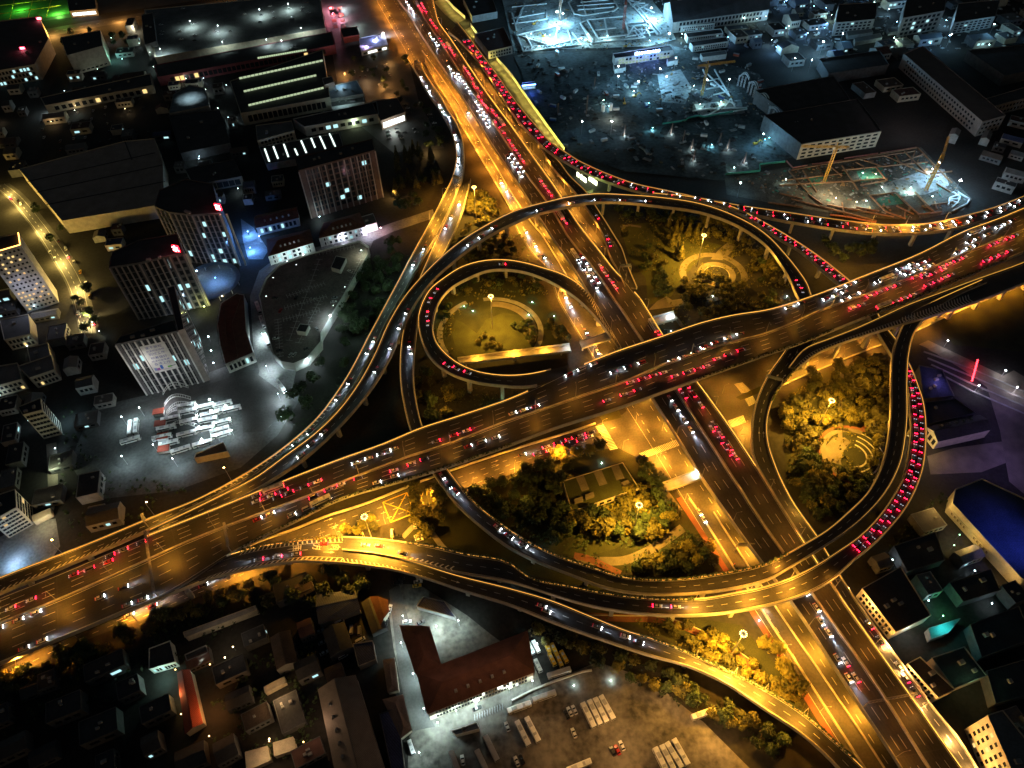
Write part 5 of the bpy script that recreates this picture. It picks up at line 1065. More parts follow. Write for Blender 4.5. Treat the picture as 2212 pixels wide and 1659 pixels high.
B('red_trimmed_shed', 'long near-black shed with red panelled front below the rooftop car park', 'shed', [(340,168),(724,98),(716,70),(333,142)], 9, mat('wall_red', (.22, .05, .06), .8, .2, .3, 2), ROOFD, wins=[(0, 1, 34, .1, 'warm', dict(wf=.8))])
fc, fp = B('factory', 'sawtooth factory with four glowing roof strips', 'factory', [(520,246),(713,211),(697,108),(497,176)], 12, WALLC, ROOFD, units=0, wins=[(0, 1, 16, 0, 'warm', dict(wf=.8))])
for a_, b_ in (((557,128),(663,110)), ((517,172),(698,133)), ((527,200),(684,165)), ((537,230),(700,192))):
    A, B2 = P(*a_, 12), P(*b_, 12); A.z = B2.z = 13.2; nn = Vector(((B2 - A).y, -(B2 - A).x, 0)).normalized(); mb = MB(); mb.bar(A - nn * -1.2 + nn * -2.6, B2 - nn * 1.4, 2.6, 2.3); rl = mb.build('clerestory', ROOFD, fc)
    mb = MB(); k = 22
    for i in range(k): p, q = A.lerp(B2, (i + .08) / k), A.lerp(B2, (i + .92) / k); mb.bar(p, q, .12, 1.9)
    mb.build('glazing', LIT['green'], rl)
light('lamp_light', P(640, 238, 2) + Vector((0, -6, 3)), 7000, (1, .5, .12)); light('lamp_light', P(690, 228, 2) + Vector((0, -6, 3)), 6000, (1, .45, .1))
sk, _ = B('skylight_shed', 'low dark shed with slanting strips of lit skylight', 'shed', [(575,355),(745,328),(733,288),(560,318)], 6, WALLG, ROOFD, units=1)
for q in ((75,1285,115,1395),(150,1265,190,1370),(240,1245,280,1355),(335,1285,360,1340),(390,1215,435,1320),(475,1190,510,1275),(550,1175,600,1285),(635,1155,685,1265)):
    a_, b_ = P(*T(1, 0, q[0], q[1]), 6.2), P(*T(1, 0, q[2], q[3]), 6.2); mb = MB(); mb.bar(a_, b_, 1.3, .4); mb.build('skylight', LIT['cool'] if False else emat('skylight_glow', (.8, 1, .92), 1.6), sk)
B('showroom', 'long white showroom with three bright windows', 'building', [(658,275),(818,247),(813,220),(633,258)], 9, WALLW, ROOFD, wins=[(0, 1, 9, .35, 'cool', dict(z0=2, top=1.2))]); B('showroom_wing', 'pale flat wing left of the bright showroom windows', 'building', [(556,305),(636,283),(630,262),(553,272)], 9, WALLC, ROOFG, wins=[(0, 2, 9, .05, 'cool')])
B('glass_shop', 'brown roofed shop with a dazzling full-width glass front', 'shop', [(823,262),(876,243),(858,212),(803,220)], 9, WALLB, mat('roof_umber', (.12, .09, .075), .85, .2, .2, 2), units=1, wins=[(0, 1, 6, 1, 'white', dict(wf=.92, hf=.8, z0=1, top=1.5))]); light('lamp_light', P(850, 268, 4) + Vector((0, -5, 0)), 4500, (.9, 1, .9))
B('stair_tower', 'small white stair tower beside the factory', 'building', [(701,185),(722,178),(716,166),(696,170)], 15, WALLW, ROOFG, units=0); B('slate_annexe', 'slate blue annexe roof at the factory corner', 'annexe', [(713,215),(787,203),(770,174),(705,190)], 8, WALLG, ROOFSL, units=3); B('low_annexe', 'low annexe with pale tilted skylights below the slate roof', 'annexe', [(717,232),(787,221),(784,208),(714,217)], 5, WALLW, ROOFG, units=4)
light('lamp_light', P(735, 180, 12), 2500, (.6, .9, 1)); light('lamp_light', P(742, 224, 9), 1600, (.6, .95, 1))
B('office_block', 'wide brown office block with a grid of pilasters by the conifers', 'office block', [(645,370),(810,325),(803,302),(638,342)], 44, mat('wall_umber', (.1, .06, .05), .85, .25, .4, 2), ROOFD, units=4, wins=[(0, 8, 12, .07, 'cool', dict(pil=12, frame=WALLP, z0=4, wf=.74, hf=.7))])
hb, hp = B('ribbed_hall', 'huge hall with ribbed pale brown roof at the left', 'hall', [(135,478),(355,442),(352,350),(334,300),(268,306),(42,366)], 12, WALLC, ROOFB, units=0)
mb = MB()
for (a_, b_) in (((60,392),(335,330)), ((80,415),(352,356)), ((100,442),(356,392)), ((270,306),(285,345))): mb.bar(P(*a_, 12.2), P(*b_, 12.2), .8, .4)
mb.build('roof_rib', ROOFD, hb)
B('flat_store', 'black flat-roofed store left of the factory', 'store', [(390,332),(497,310),(475,238),(365,250)], 8, WALLD, ROOFD); B('flat_shop', 'dark flat-roofed shop with two bright windows above the towers', 'shop', [(420,400),(523,382),(506,345),(400,366)], 8, WALLD, ROOFD, wins=[(0, 1, 7, .4, 'white', dict(wf=.9, hf=.75))])
B('fan_deck', 'small rooftop car park under a fan of cool light', 'car park', [(366,246),(452,229),(443,192),(410,184),(375,205)], 9, WALLG, mat('deck_blue', (.16, .19, .21), .8, .4, .2, 1.2), units=0); light('lamp_light', P(405, 196, 17), 5200, COOL, 'SPOT', None, 130, .3)
# towers
def sign_post(u, v, h, glyph, label):
    p = P(u, v, h); s_ = thing('tower_sign', label, 'sign', p - Vector((0, 0, 3.4))); mb = MB(); mb.box(p, (4.6, 1.0, 5.0), R(-18)); mb.build('sign_case', emat('tower_red', (1, .015, .03), 5), s_)
    if not glyph: mb = MB(); mb.box(p + Vector((math.sin(R(-18)) * .5, -math.cos(R(-18)) * .5, 0)), (3.2, .3, 3.6), R(-18)); mb.build('sign_face', emat('tower_glyph', (1, .75, .78), 14), s_)
    else: put_text(glyph, 5.0, p + Vector((math.sin(R(-18)) * .62, -math.cos(R(-18)) * .62, 0)), (math.cos(R(-18)), math.sin(R(-18)), 0), (0, 0, 1), emat('tower_glyph', (1, .75, .78), 14), s_, .05)
    mb = MB(); mb.box(p - Vector((0, 0, 3)), (3.6, .8, 1)); mb.build('leg', DARKM, s_); light('lamp_light', p + Vector((0, -4, 0)), 450, (1, .03, .05), 'POINT', s_)
t1, tp = B('curved_tower', 'upper curved office tower with vertical fins and a red sign', 'office tower', [(335,447),(365,459),(415,465),(474,462),(460,398),(400,388),(345,412)], 46, WALLD, ROOFD, units=2, wins=[(0, 8, 3, .02, 'cool', dict(pil=3, wf=.8, hf=.86)), (1, 8, 4, .03, 'cool', dict(pil=4, wf=.8, hf=.86)), (2, 9, 5, .14, 'cool', dict(pil=5, wf=.8, hf=.8))])
t2, tp = B('curved_tower', 'lower curved office tower with vertical fins and a red sign', 'office tower', [(236,578),(300,569),(366,553),(396,548),(382,506),(300,520),(244,545)], 48, WALLD, ROOFD, units=2, wins=[(0, 8, 5, .03, 'cool', dict(pil=5, wf=.8, hf=.86)), (1, 8, 5, .09, 'cool', dict(pil=5, wf=.8, hf=.86)), (2, 8, 2, .08, 'cool', dict(pil=2))])
sign_post(471, 447, 51, '', 'glowing red square sign on the upper curved tower'); sign_post(380, 537, 53, '水', 'glowing red glyph sign on the lower curved tower')
for base, w in (((476, 462), 'upper'), ((388, 548), 'lower')):
    mb = MB(); r = thing('tower_pylon', f'pair of tall concrete pylons at the corner of the {w} curved tower', 'pylon', P(base[0], base[1], 0)); q = P(base[0], base[1], 47)
    for k in (0, 4.5): mb.box((q.x + k, q.y - .6, 23.5), (1.1, 1.1, 47))
    mb.build('column', WALLC, r)
t3, tp = B('banner_tower', 'office slab with white pilasters carrying a big banner', 'office tower', [(249,745),(383,716),(374,694),(262,728)], 47, WALLD, ROOFD, units=3, wins=[(0, 8, 10, .1, 'cool', dict(pil=10, frame=WALLW, wf=.78, hf=.8))])
wg, wp = B('tower_wing', 'thin tall wing with lit windows behind the banner slab', 'office tower', [(385,716),(398,712),(377,618),(362,622)], 47, WALLP, ROOFD, units=0, wins=[(1, 12, 8, .07, 'cool')])
# banner on the slab front
A, B2 = Vector((*tp[0], 0)), Vector((*tp[1], 0)); dx = (B2 - A).normalized(); nn = Vector((dx.y, -dx.x, 0)); Lb = (B2 - A).length
bn = thing('banner', 'large white banner with blue lettering hung on the office slab', 'banner', A + dx * Lb * .52 + nn * .6); c0 = A + dx * Lb * .53 + nn * .62; c0.z = 30; mb = MB(); mb.box(c0, (Lb * .4, .12, 24), math.atan2(dx.y, dx.x)); mb.build('banner_sheet', WALLW, bn)
BLUE = mat('banner_blue', (.04, .07, .3), .8, 0)
for k, s_ in enumerate(('毫不放松', '抓紧抓实抓细', '防控工作', '统筹做好', '经济社会发展', '各项工作')): put_text(s_, (2.4, 1.75, 2.4)[k % 3], c0 + nn * .1 + Vector((0, 0, 9.4 - k * 2.75 - (.7 if k > 2 else 0))), dx, (0, 0, 1), BLUE, bn)
for k, (x, z, w, h_, c) in enumerate(((-4, -9.3, 2.2, 2, (.3, .1, .35)), (-1.6, -8, 1.6, 3.4, (.03, .12, .5)), (-5.5, -9, 1.4, 2.4, (.2, .25, .5)), (3, -8.8, 2.4, 1.2, (.1, .4, .05)), (5.2, -8.6, 2.6, .5, (.05, .12, .12)), (-.5, -10.3, 9, .4, (.4, .3, .4)))):
    mb = MB(); mb.box(c0 + nn * (.09 + .01 * k) + dx * x + Vector((0, 0, z)), (w, .04, h_), math.atan2(dx.y, dx.x)); mb.build('picture', mat(f'banner_tint_{k}', c, .8, 0), bn)
light('lamp_light', P(360, 870, 6), 3200, (.9, .95, 1)); light('lamp_light', P(310, 800, 30), 2200, (.9, .85, .8))
rs, rp = B('apartment_slab', 'tall apartment slab at the left edge with many warm windows', 'apartment block', [(-30,553),(45,531),(41,505),(-30,520)], 52, WALLG, ROOFD, units=1, wins=[(0, 14, 7, .34, 'warm', dict(wf=.5, hf=.4)), ])
mb = MB()
for i in (0, 1): mb.bar(Vector((*rp[i], 53)), Vector((*rp[i + 1], 53)), .5, .3)
mb.build('edge_light', emat('edge_orange', (1, .42, .08), 7), rs); light('lamp_light', P(60, 640, 20), 3500, (.6, .7, 1))
for lab, q, h in (('stepped grey house block under the apartment slab', [(10,735),(67,722),(62,680),(0,692)], 10), ('pale walled house block between the two flat roofs at left', [(68,792),(110,780),(104,742),(60,752)], 9), ('square house block with a sunken roof court at left', [(65,817),(118,799),(111,768),(40,792)], 10), ('low house block cut by the left picture edge', [(-20,838),(47,820),(38,785),(-20,795)], 9)):
    B('house_block', lab, 'house', q, h, WALLC, ROOFG, wins=[(0, 2, 6, .06, 'warm')], units=1)
B('striped_block', 'narrow block with banded side wall left of the bus station', 'building', [(50,897),(92,886),(88,861),(40,880)], 24, WALLC, ROOFD, wins=[(1, 8, 2, .03, 'cool', dict(wf=.95, hf=.5)), (0, 6, 5, .05, 'cool', dict(wf=.9, hf=.5))]); B('striped_block', 'banded block with a glowing canopy at the lower left edge', 'building', [(-20,1128),(36,1097),(33,1058),(-20,1075)], 18, WALLC, ROOFD, wins=[(0, 6, 6, .1, 'warm', dict(wf=.9, hf=.5)), (1, 6, 3, .05, 'warm', dict(wf=.9, hf=.5))])
B('entrance_canopy', 'small lit entrance canopy beside the lower banded block', 'canopy', [(72,1128),(110,1108),(108,1098),(68,1115)], 4, WALLC, WALLC, units=0, rim=.2); light('lamp_light', P(90, 1125, 7), 2600, (1, .85, .45)); light('lamp_light', P(20, 1210, 6), 7000, (.4, .65, 1)); light('lamp_light', P(112, 1015, 6), 2200, (.85, 1, .6)); light('lamp_light', P(137, 870 + 30, 6), 1500, (.5, .85, 1))
sheet('paving', [(-40,1180),(60,1130),(120,1120),(130,1180),(90,1240),(-40,1290)], PAVEC); sheet('path', [(100,960),(122,955),(126,1060),(112,1120),(104,1060)], PAVE)
# tiled shops along the curved deck
for lab, q, w, c in (('tiled shop row nearest the curved deck with white pilasters', [(580,553),(675,524),(668,496),(577,517)], 8, 'cool'), ('tiled shop row with white pilasters and bright fascia by the office block', [(690,514),(788,489),(776,460),(700,481)], 8, 'cool')):
    B('tiled_shop', lab, 'shop', q, 9, WALLW, ROOFT, form='hip', ridge=1, wins=[(0, 2, w, .3, c, dict(wf=.6, pil=w, frame=WALLW))])
B('tiled_house', 'older tiled house row behind the white shop fronts', 'house', [(553,492),(644,470),(641,447),(553,466)], 8, WALLG, ROOFT, form='gable', ridge=1, wins=[(0, 1, 9, .2, 'cool')]); B('bright_shop', 'small modern shop with glaring signs beside the curved road', 'shop', [(789,489),(814,482),(806,462),(779,470)], 7, WALLW, ROOFG, wins=[(0, 1, 4, .9, 'white', dict(wf=.9)), (1, 1, 3, .7, 'blue', dict(wf=.9))], units=1)
for u, v, pw, c in ((620,565,5200,COOL), (655,550,2600,COOL), (740,515,4200,(.8,.85,1)), (795,500,7000,(.8,.75,1)), (822,492,3600,(1,.5,.6)), (690,468,2500,COOL), (560,510,2600,(.25,.5,1)), (535,500,22000,(.12,.35,1)), (540,535,22000,(.12,.35,1)), (465,600,9000,(.2,.45,1)), (425,585,2600,(.5,.75,1)), (441,662,2600,(.9,1,.3)), (402,682,2600,(.6,.8,1)), (450,727,1900,COOL), (456,757,1900,COOL), (461,784,2600,(.8,.9,1)), (480,640,1200,(1,.75,.4)), (395,770,900,COOL)):
    light('lamp_light', P(u, v, 5), pw * .6, c)
    mb = MB(); p = P(u, v, 5.4); mb.cyl((p.x, p.y, 0), p, .09, .07, 6); r = thing('yard_lamp', f'cool yard lamp number {0}', 'lamp', (p.x, p.y, 0), 'yard lamps among the western towers'); r['label'] = 'small bright yard lamp among the western towers and shops'; mb.build('pole', DARKM, r); mb = MB(); mb.cyl(p + Vector((0, 0, .15)), p - Vector((0, 0, .15)), .45, .3, 8); mb.build('lamp_head', emat('yard_glow_%d' % int(c[2] * 10 + c[0] * 100), c, 22), r)
ct, cp = B('long_tiled_hall', 'long dark red tiled building inside the curve with a lettered sign band', 'hall', [(487,787),(547,762),(532,715),(527,637),(511,634),(478,655),(470,700),(476,745)], 9, WALLW, ROOFT, rim=.3, units=0, wins=[(0, 1, 6, .3, 'cool')])
mb = MB()
for a_, b_ in (((482, 660), (490, 740)), ((520, 640), (500, 700)), ((500, 700), (513, 770))): mb.bar(P(*a_, 9.6), P(*b_, 9.6), .6, 1.0)
mb.build('roof_ridge', ROOFT, ct)
A, B2 = Vector((*cp[0], 0)), Vector((*cp[1], 0)); dx = (B2 - A).normalized(); nn = Vector((dx.y, -dx.x, 0)); sb = thing('sign_band', 'white sign band with dark lettering on the long tiled building', 'sign', A + nn * .5 + Vector((0, 0, 7))); m_ = (A + B2) / 2 + nn * .5 + Vector((0, 0, 8.2)); mb = MB(); mb.box(m_, ((B2 - A).length, .2, 2.0), math.atan2(dx.y, dx.x)); mb.build('sign_board', WALLW, sb); put_text('先项设计', 2.3, m_ + nn * .14 - dx * 3.4, dx, (0, 0, 1), mat('sign_dark', (.06, .03, .02), .8, 0), sb); put_text('AUTO', .9, m_ + nn * .14 + dx * 4.6, dx, (0, 0, 1), PAINTY, sb) if False else None
sheet('paving', [(520,472),(548,492),(580,540),(568,560),(536,560),(525,520)], PAVEC)
# ring plaza
ringsheet('paving', (456, 606), 0, 20, 0, 360, PAVEC); rg_ = thing('ring_canopy', 'round glass ring canopy between the two curved towers', 'canopy', P(456, 606, 0)); o_ = P(456, 606, 5); mb = MB()
for k in range(36):
    a0, a1 = R(10 * k), R(10 * k + 10); mb.face([(o_.x + r * math.cos(t), o_.y + r * math.sin(t), 5 + (.5 if r > 19 else 0)) for r, t in ((18, a0), (21, a0), (21, a1), (18, a1))]); mb.face([(o_.x + r * math.cos(t), o_.y + r * math.sin(t), 4.8) for r, t in ((18, a0), (18, a1), (21, a1), (21, a0))])
mb.build('glass_roof', ROOFSL, rg_); mb = MB()
for k in range(12): a0 = R(30 * k); mb.cyl((o_.x + 19.5 * math.cos(a0), o_.y + 19.5 * math.sin(a0), 0), (o_.x + 19.5 * math.cos(a0), o_.y + 19.5 * math.sin(a0), 4.85), .22)
mb.build('column', WALLW, rg_)
# curved rooftop car park and the lane round it
DK = [(668,550),(778,522),(797,535),(795,550),(693,722),(693,740),(663,775),(635,787),(608,782),(590,765),(568,680),(560,640),(576,602),(603,575),(636,562)]
sheet('road', [(540,640),(560,585),(600,555),(680,535),(780,505),(850,480),(935,452),(940,470),(850,500),(806,520),(790,560),(700,735),(690,770),(640,800),(625,870),(580,925),(545,900),(560,800),(548,760)], PAVEC)
dk, dp = B('rooftop_car_park', 'curved rooftop car park with marked bays and pale rim', 'car park', DK, 7, WALLW, mat('deck_brown', (.2, .172, .16), .85, .4, .08, .8), rim=1.1, units=0)
mb = MB()
def baylines(a, b, n, L=5, w=.26):
    A, B2 = P(*a, 7.09), P(*b, 7.09); d = (B2 - A); x = Vector((-d.y, d.x, 0)).normalized()
    for k in range(n + 1): p = A.lerp(B2, k / n); mb.bar(p - x * L / 2, p + x * L / 2, w, .03)
    mb.bar(A, B2, w, .026)
for a, b, n in (((682,548),(765,532),11), ((600,690),(605,770),12), ((645,740),(690,650),12), ((620,640),(700,612),12), ((615,665),(705,640),13), ((612,690),(690,670),11), ((625,735),(690,560),0 + 14), ((740,640),(780,560),10)): baylines(a, b, n)
mb.build('bay_marking', PAINT, dk)
park(rows(1, 1, [(905,510),(810,680),(670,945),(680,910),(485,920),(345,910),(170,1260),(200,1365),(295,1405),(330,1400),(435,1350),(525,1180),(160,910),(210,1020)]), [60, 150, 15, 10, 10, 80, 10, 10, 70, 70, 20, 120, 0, 78], 'parked on the curved rooftop car park', 'cars on the curved deck', ['silver', 'white', 'white', 'silver', 'silver', 'black', 'white', 'black', 'white', 'white', 'grey', 'silver', 'black', 'red'], z=7.1)
for lab, q in (('white stair hut on the upper end of the curved car park', [(715,578),(735,584),(748,558),(726,553)]), ('white stair hut on the lower end of the curved car park', [(640,715),(660,718),(668,702),(648,700)])): B('stair_hut', lab, 'hut', q, 10.5, WALLW, ROOFD, units=0, z0=7.05, rim=.3)
def yard_lamp(u, v, pw, label, h=8, col=COOL, z=0, glow=70, size=.5, group='cool yard lamps', kind='SPOT'):
    p = P(u, v, z + h); r = thing('flood_lamp', label, 'flood lamp', (p.x, p.y, z), group); mb = MB(); mb.cyl((p.x, p.y, z), p, .13, .09, 7); mb.build('pole', STEEL, r)
    mb = MB(); mb.cyl(p - Vector((0, 0, .25)), p + Vector((0, 0, .25)), size, size * .6, 10); mb.build('lamp_head', emat(f'flood_glow_{glow}', (.82, .97, 1), glow), r)
    light('lamp_light', p - Vector((0, 0, .5)), pw, col, kind, r, 165, .4, .4)
yard_lamp(713, 682, 6000, 'dazzling lamp on the straight rim of the curved car park', 6, z=7); yard_lamp(665, 778, 5000, 'bright lamp at the rounded tip of the curved car park', 6, z=1); yard_lamp(780, 540, 3000, 'lamp at the upper corner of the curved car park', 6, (.9, 1, .7), z=7, glow=8, size=.3)
for k, (u, v) in enumerate(((575, 640), (590, 600), (640, 572), (565, 720), (575, 790), (600, 850), (608, 900), (745, 620), (720, 660))): yard_lamp(u, v, 9500, f'{ORD(k)} lamp along the lane round the curved car park', 7, group='lamps round the curved deck', glow=9, size=.3)
for u_, v_ in ((760, 690), (700, 790), (620, 900), (820, 600), (880, 540)): light('lamp_light', P(u_, v_, 22), 3200, (.6, 1, .75), radius=.8)  # added greenish lights without fixtures, brightening the dark tree bank
# bus station
sheet('paving', [(225,955),(268,893),(335,880),(450,848),(516,856),(530,930),(487,966),(412,996),(347,1012),(287,1022),(245,1005)], mat('station_slab', (.07, .074, .073), .75, .5, .06, .6)); sheet('road', [(225,900),(300,870),(420,840),(545,800),(640,870),(570,930),(525,935),(520,865),(450,850),(335,885),(260,900)], ASPH2)
B('station_shed', 'black roofed shed at the lower edge of the bus station', 'shed', [(420,991),(492,976),(483,956),(423,982)], 5, WALLW, ROOFD, units=0)
for k, (a, m_, b) in enumerate((((352,853),(378,842),(407,838)), ((355,878),(382,864),(412,863)), ((360,893),(385,883),(425,880)), ((357,903),(385,893),(422,895)), ((364,930),(392,917),(425,923)))):
    r = thing('arch_canopy', f'{ORD(k)} pale arched truss from the top in the bus station', 'canopy', P(*a, 0), 'arched trusses in the bus station'); A, B2 = P(*a, 1), P(*b, 1); A.z = B2.z = 0; d = B2 - A; x = Vector((-d.y, d.x, 0)).normalized(); mb = MB(); pv = None
    for i in range(15):
        f_ = i / 14; z = 1 + 6 * math.sin(math.pi * f_); p = A.lerp(B2, f_) + Vector((0, 0, z)); q = p + x * 2.4
        if pv: mb.bar(pv[0], p, .22); mb.bar(pv[1], q, .22)
        mb.bar(p, q, .16); pv = (p, q)
    mb.build('truss', STEELW, r)
for k, (u, v) in enumerate(((422,873),(452,863),(425,897),(456,887),(495,905),(462,914),(430,922),(499,929),(467,939),(435,949),(487,877))): yard_lamp(u, v, 1400, f'{ORD(k)} flood lamp of the bus station counted from the top left', 6, group='bus station lamps', glow=80, size=.55)
for k, (u, v) in enumerate(((262, 900), (262, 985), (330, 960), (372, 990), (300, 880))): yard_lamp(u, v, 4200, f'{ORD(k)} outer lamp of the bus station yard', 9, group='bus yard lamps', glow=20, size=.3)
for k, (x, y) in enumerate(((1365,235),(1380,335),(1400,445),(1410,555))):
    p = P(*T(0, 2, x, y), 3); r = thing('ticket_kiosk', f'{ORD(k)} red roofed kiosk from the top at the bus station bays', 'kiosk', (p.x, p.y, 0), 'red kiosks in the bus station'); mb = MB(); mb.box((p.x, p.y, 1.4), (6, 4, 2.8), R(10)); mb.build('wall', WALLW, r); mb = MB(); mb.box((p.x, p.y, 2.95), (7, 5, .3), R(10), 0, .95); mb.build('roof', ROOFR, r)
# southern yard and halls
sheet('paving', [(838,1310),(862,1262),(905,1262),(1010,1330),(1060,1370),(1155,1440),(1170,1480),(1290,1430),(1400,1465),(1520,1560),(1640,1680),(880,1680),(885,1560),(850,1400)], mat('yard_stained', (.13, .12, .105), .8, .75, .05, .35))
for u_, v_, w_ in ((1450, 1490, 9000), (1330, 1560, 5000), (1560, 1590, 9000), (1230, 1640, 2500), (1380, 1640, 3500), (1180, 1540, 2000)): light('lamp_light', P(u_, v_, 14), w_, (1, .5, .14), radius=.5)  # added warm lights without posts, tinting the yard
sheet('road_surface', [(840,1275),(862,1262),(880,1330),(925,1541),(940,1570),(885,1580),(860,1440)], ASPH2); mb = MB()
for k in range(10): a = P(851 + 4.2 * k, 1365 + 22 * k, .16); b = P(853 + 4.2 * k, 1376 + 22 * k, .16); mb.bar(a, b, .25, .01)
tag(mb.build('road_marking', PAINT), kind='structure'); zebra([(893,1573),(896,1580),(928,1563),(925,1556)], 9)
mb = MB()
for q in (((943,1375),(982,1362)), ((950,1396),(988,1383)), ((943,1375),(950,1396)), ((982,1362),(988,1383)), ((953,1372),(960,1392)), ((963,1368),(970,1389)), ((973,1365),(979,1386)), ((1015,1552),(1105,1500)), ((966,1580),(1000,1558)), ((1020,1552),(1060,1575))): mb.bar(P(*q[0], .17), P(*q[1], .17), .22, .012)
tag(mb.build('road_marking', PAINTY), kind='structure')
for u_, v_ in ((930, 1400), (1000, 1440), (1090, 1410)): light('lamp_light', P(u_, v_, 30), 1200, (1, .55, .3), radius=.5)  # added warm lights without fixtures, brightening the brown hall roof
B('gabled_hall', 'tall brown tiled hall end by the cool lit street', 'hall', [(898,1454),(952,1436),(927,1356),(864,1352)], 11, WALLG, ROOFT, form='hip', ridge=0); B('gabled_hall', 'long brown tiled hall with a cream balcony front in the south yard', 'hall', [(925,1541),(1152,1452),(1137,1364),(903,1455)], 11, WALLC, ROOFT, form='hip', ridge=1, wins=[(0, 2, 30, .12, 'white', dict(wf=.7))])
for k, (u, v, pw) in enumerate(((870,1330,5200),(866,1388,5600),(892,1455,5600),(915,1530,4800),(942,1352,8500),(990,1340,4200),(945,1560,8000),(985,1535,5200),(1030,1515,6000),(1100,1486,5200),(1150,1470,2000),(1160,1390,2500),(905,1625,2600))): yard_lamp(u, v, pw, f'{ORD(k)} cool lamp around the brown tiled hall counted from the street top', 7, (.74, 1, .95), group='lamps round the brown hall', glow=12, size=.32)
B('blue_awning', 'blue roofed lean-to beside the upper end of the yard', 'shed', [(900,1310),(985,1335),(960,1300),(915,1290)], 4, WALLG, ROOFBL, units=0)
B('corrugated_shed', 'long corrugated brown-grey shed at the bottom edge', 'shed', [(728,1680),(836,1680),(768,1461),(688,1492)], 8, WALLG, ROOFS, form='gable', ridge=0)
B('hip_house', 'small pale hipped house beside the cool lit street', 'house', [(838,1494),(860,1488),(852,1424),(828,1428)], 5, WALLC, mat('roof_pale', (.3, .22, .18), .85, .2, .3, 2, wave=1.5), form='hip', ridge=0); B('hip_house', 'bent pale roofed house lower down the cool lit street', 'house', [(866,1592),(888,1575),(870,1503),(828,1513)], 5, WALLC, MATS['roof_pale'], form='hip', ridge=0); B('blue_shed', 'narrow dark blue shed between corrugated shed and pale houses', 'shed', [(850,1680),(876,1680),(857,1530),(820,1543)], 5, WALLD, ROOFBL, units=0)
B('tiled_lodge', 'brown tiled lodge wall along the left of the cool lit street', 'house', [(822,1350),(838,1320),(836,1298),(800,1290)], 5, WALLC, ROOFT, form='gable', ridge=0)
B('red_roof_house', 'narrow house with a bright red-orange roof in the dark lower left', 'house', [(400,1583),(437,1560),(411,1449),(383,1456)], 6, WALLC, ROOFR, form='gable', ridge=0); light('lamp_light', P(455, 1530, 8), 2600, (1, .4, .1)); light('lamp_light', P(380, 1500, 7), 900, (1, .6, .2))
B('dim_shed', 'dark roofed shed with a pale green lit wall at lower left', 'shed', [(323,1446),(379,1430),(368,1385),(323,1402)], 6, WALLW, ROOFD, units=0, wins=[(0, 1, 8, .2, 'cool')]); light('lamp_light', P(350, 1462, 5), 1700, (.55, 1, .85)); B('dim_shed', 'small dark shed with a cool lamp right of the pale green lit wall', 'shed', [(405,1428),(450,1410),(445,1395),(400,1415)], 5, WALLG, ROOFD, units=0); light('lamp_light', P(435, 1425, 5), 1100, (.6, 1, .9))
B('stand_roof', 'long thin grandstand roof in the dark lower left', 'canopy', [(400,1377),(555,1318),(552,1308),(396,1366)], 5, WALLC, WALLG, units=0, rim=.2); light('lamp_light', P(480, 1370, 14), 1200, (1, .75, .5))
B('blue_barn', 'dark blue roofed barn in the dark yard by parked vans', 'barn', [(690,1347),(776,1315),(765,1278),(685,1283)], 6, WALLG, ROOFBL, form='gable', ridge=1); B('blue_barn', 'dark blue roof low beside the cool lit street', 'barn', [(775,1440),(812,1425),(805,1385),(763,1392)], 5, WALLG, ROOFBL, units=0)
for lab, q in (('lit wall shed behind a round tree in the lower left', [(573,1497),(617,1474),(614,1462),(570,1484)]), ('flat tan roof at the bottom left of the corrugated shed', [(593,1634),(640,1618),(633,1592),(590,1605)]), ('flat tan roof cut by the bottom picture edge', [(533,1665),(584,1642),(578,1612),(530,1625)])): B('tan_shed', lab, 'shed', q, 4, WALLC, WALLC, units=0, rim=.2)
light('lamp_light', P(600, 1505, 9), 2500, (1, .6, .25)); light('lamp_light', P(590, 1600, 12), 1300, (1, .62, .28)); light('lamp_light', P(680, 1560, 12), 1200, (1, .6, .35)); light('lamp_light', P(570, 1640, 10), 900, (1, .6, .3))
B('gatehouse', 'flat concrete gatehouse between yard and scooters', 'hut', [(985,1588),(1035,1575),(1030,1562),(975,1580)], 4, WALLW, ROOFSL, units=2)
strip_wall('yard_wall', 'low pale wall curving through the bus yard', 'wall', [(1105,1515),(1150,1492),(1200,1472),(1258,1452),(1278,1449)], .8, 1.6, CONC)
# --- east side
B('gable_house', 'cream gabled house with dark roof right of the queue curve', 'house', [(2028,953),(2140,928),(2115,897),(2003,921)], 8, WALLC, ROOFD, form='gable', ridge=3, wins=[(3, 1, 3, 0, 'warm')]); light('lamp_light', P(1996, 958, 8), 4200, (1, .72, .3))
B('dark_hall', 'black roofed hall above the cream gabled house', 'hall', [(2003,917),(2106,893),(2062,862),(1998,870)], 8, WALLD, ROOFD, units=1); B('louvre_shed', 'blue roofed shed with pale louvres beside the queue curve', 'shed', [(1995,862),(2060,856),(2035,800),(1985,790)], 7, WALLD, ROOFBL, units=4)
sheet('paving', [(2003,985),(2060,968),(2190,950),(2212,985),(2120,1020),(2010,1025)], PAVE)
bb, bp_ = B('blue_roof_hall', 'very large hall with a deep blue sheet roof at the right edge', 'hall', [(2057,1088),(2063,1058),(2120,1035),(2270,1105),(2270,1305),(2204,1248)], 9, WALLC, ROOFBL, units=0); light('lamp_light', P(2036, 1090, 10), 2600, (1, .62, .15)); light('lamp_light', P(2090, 1170, 8), 2600, (1, .62, .15)); light('lamp_light', P(2170, 1250, 8), 1600, (1, .62, .2))
A, B2 = Vector((*bp_[5], 0)), Vector((*bp_[0], 0)); dx = (A - B2).normalized(); nn = Vector((dx.y, -dx.x, 0)); nn = nn if nn.x < 0 else -nn
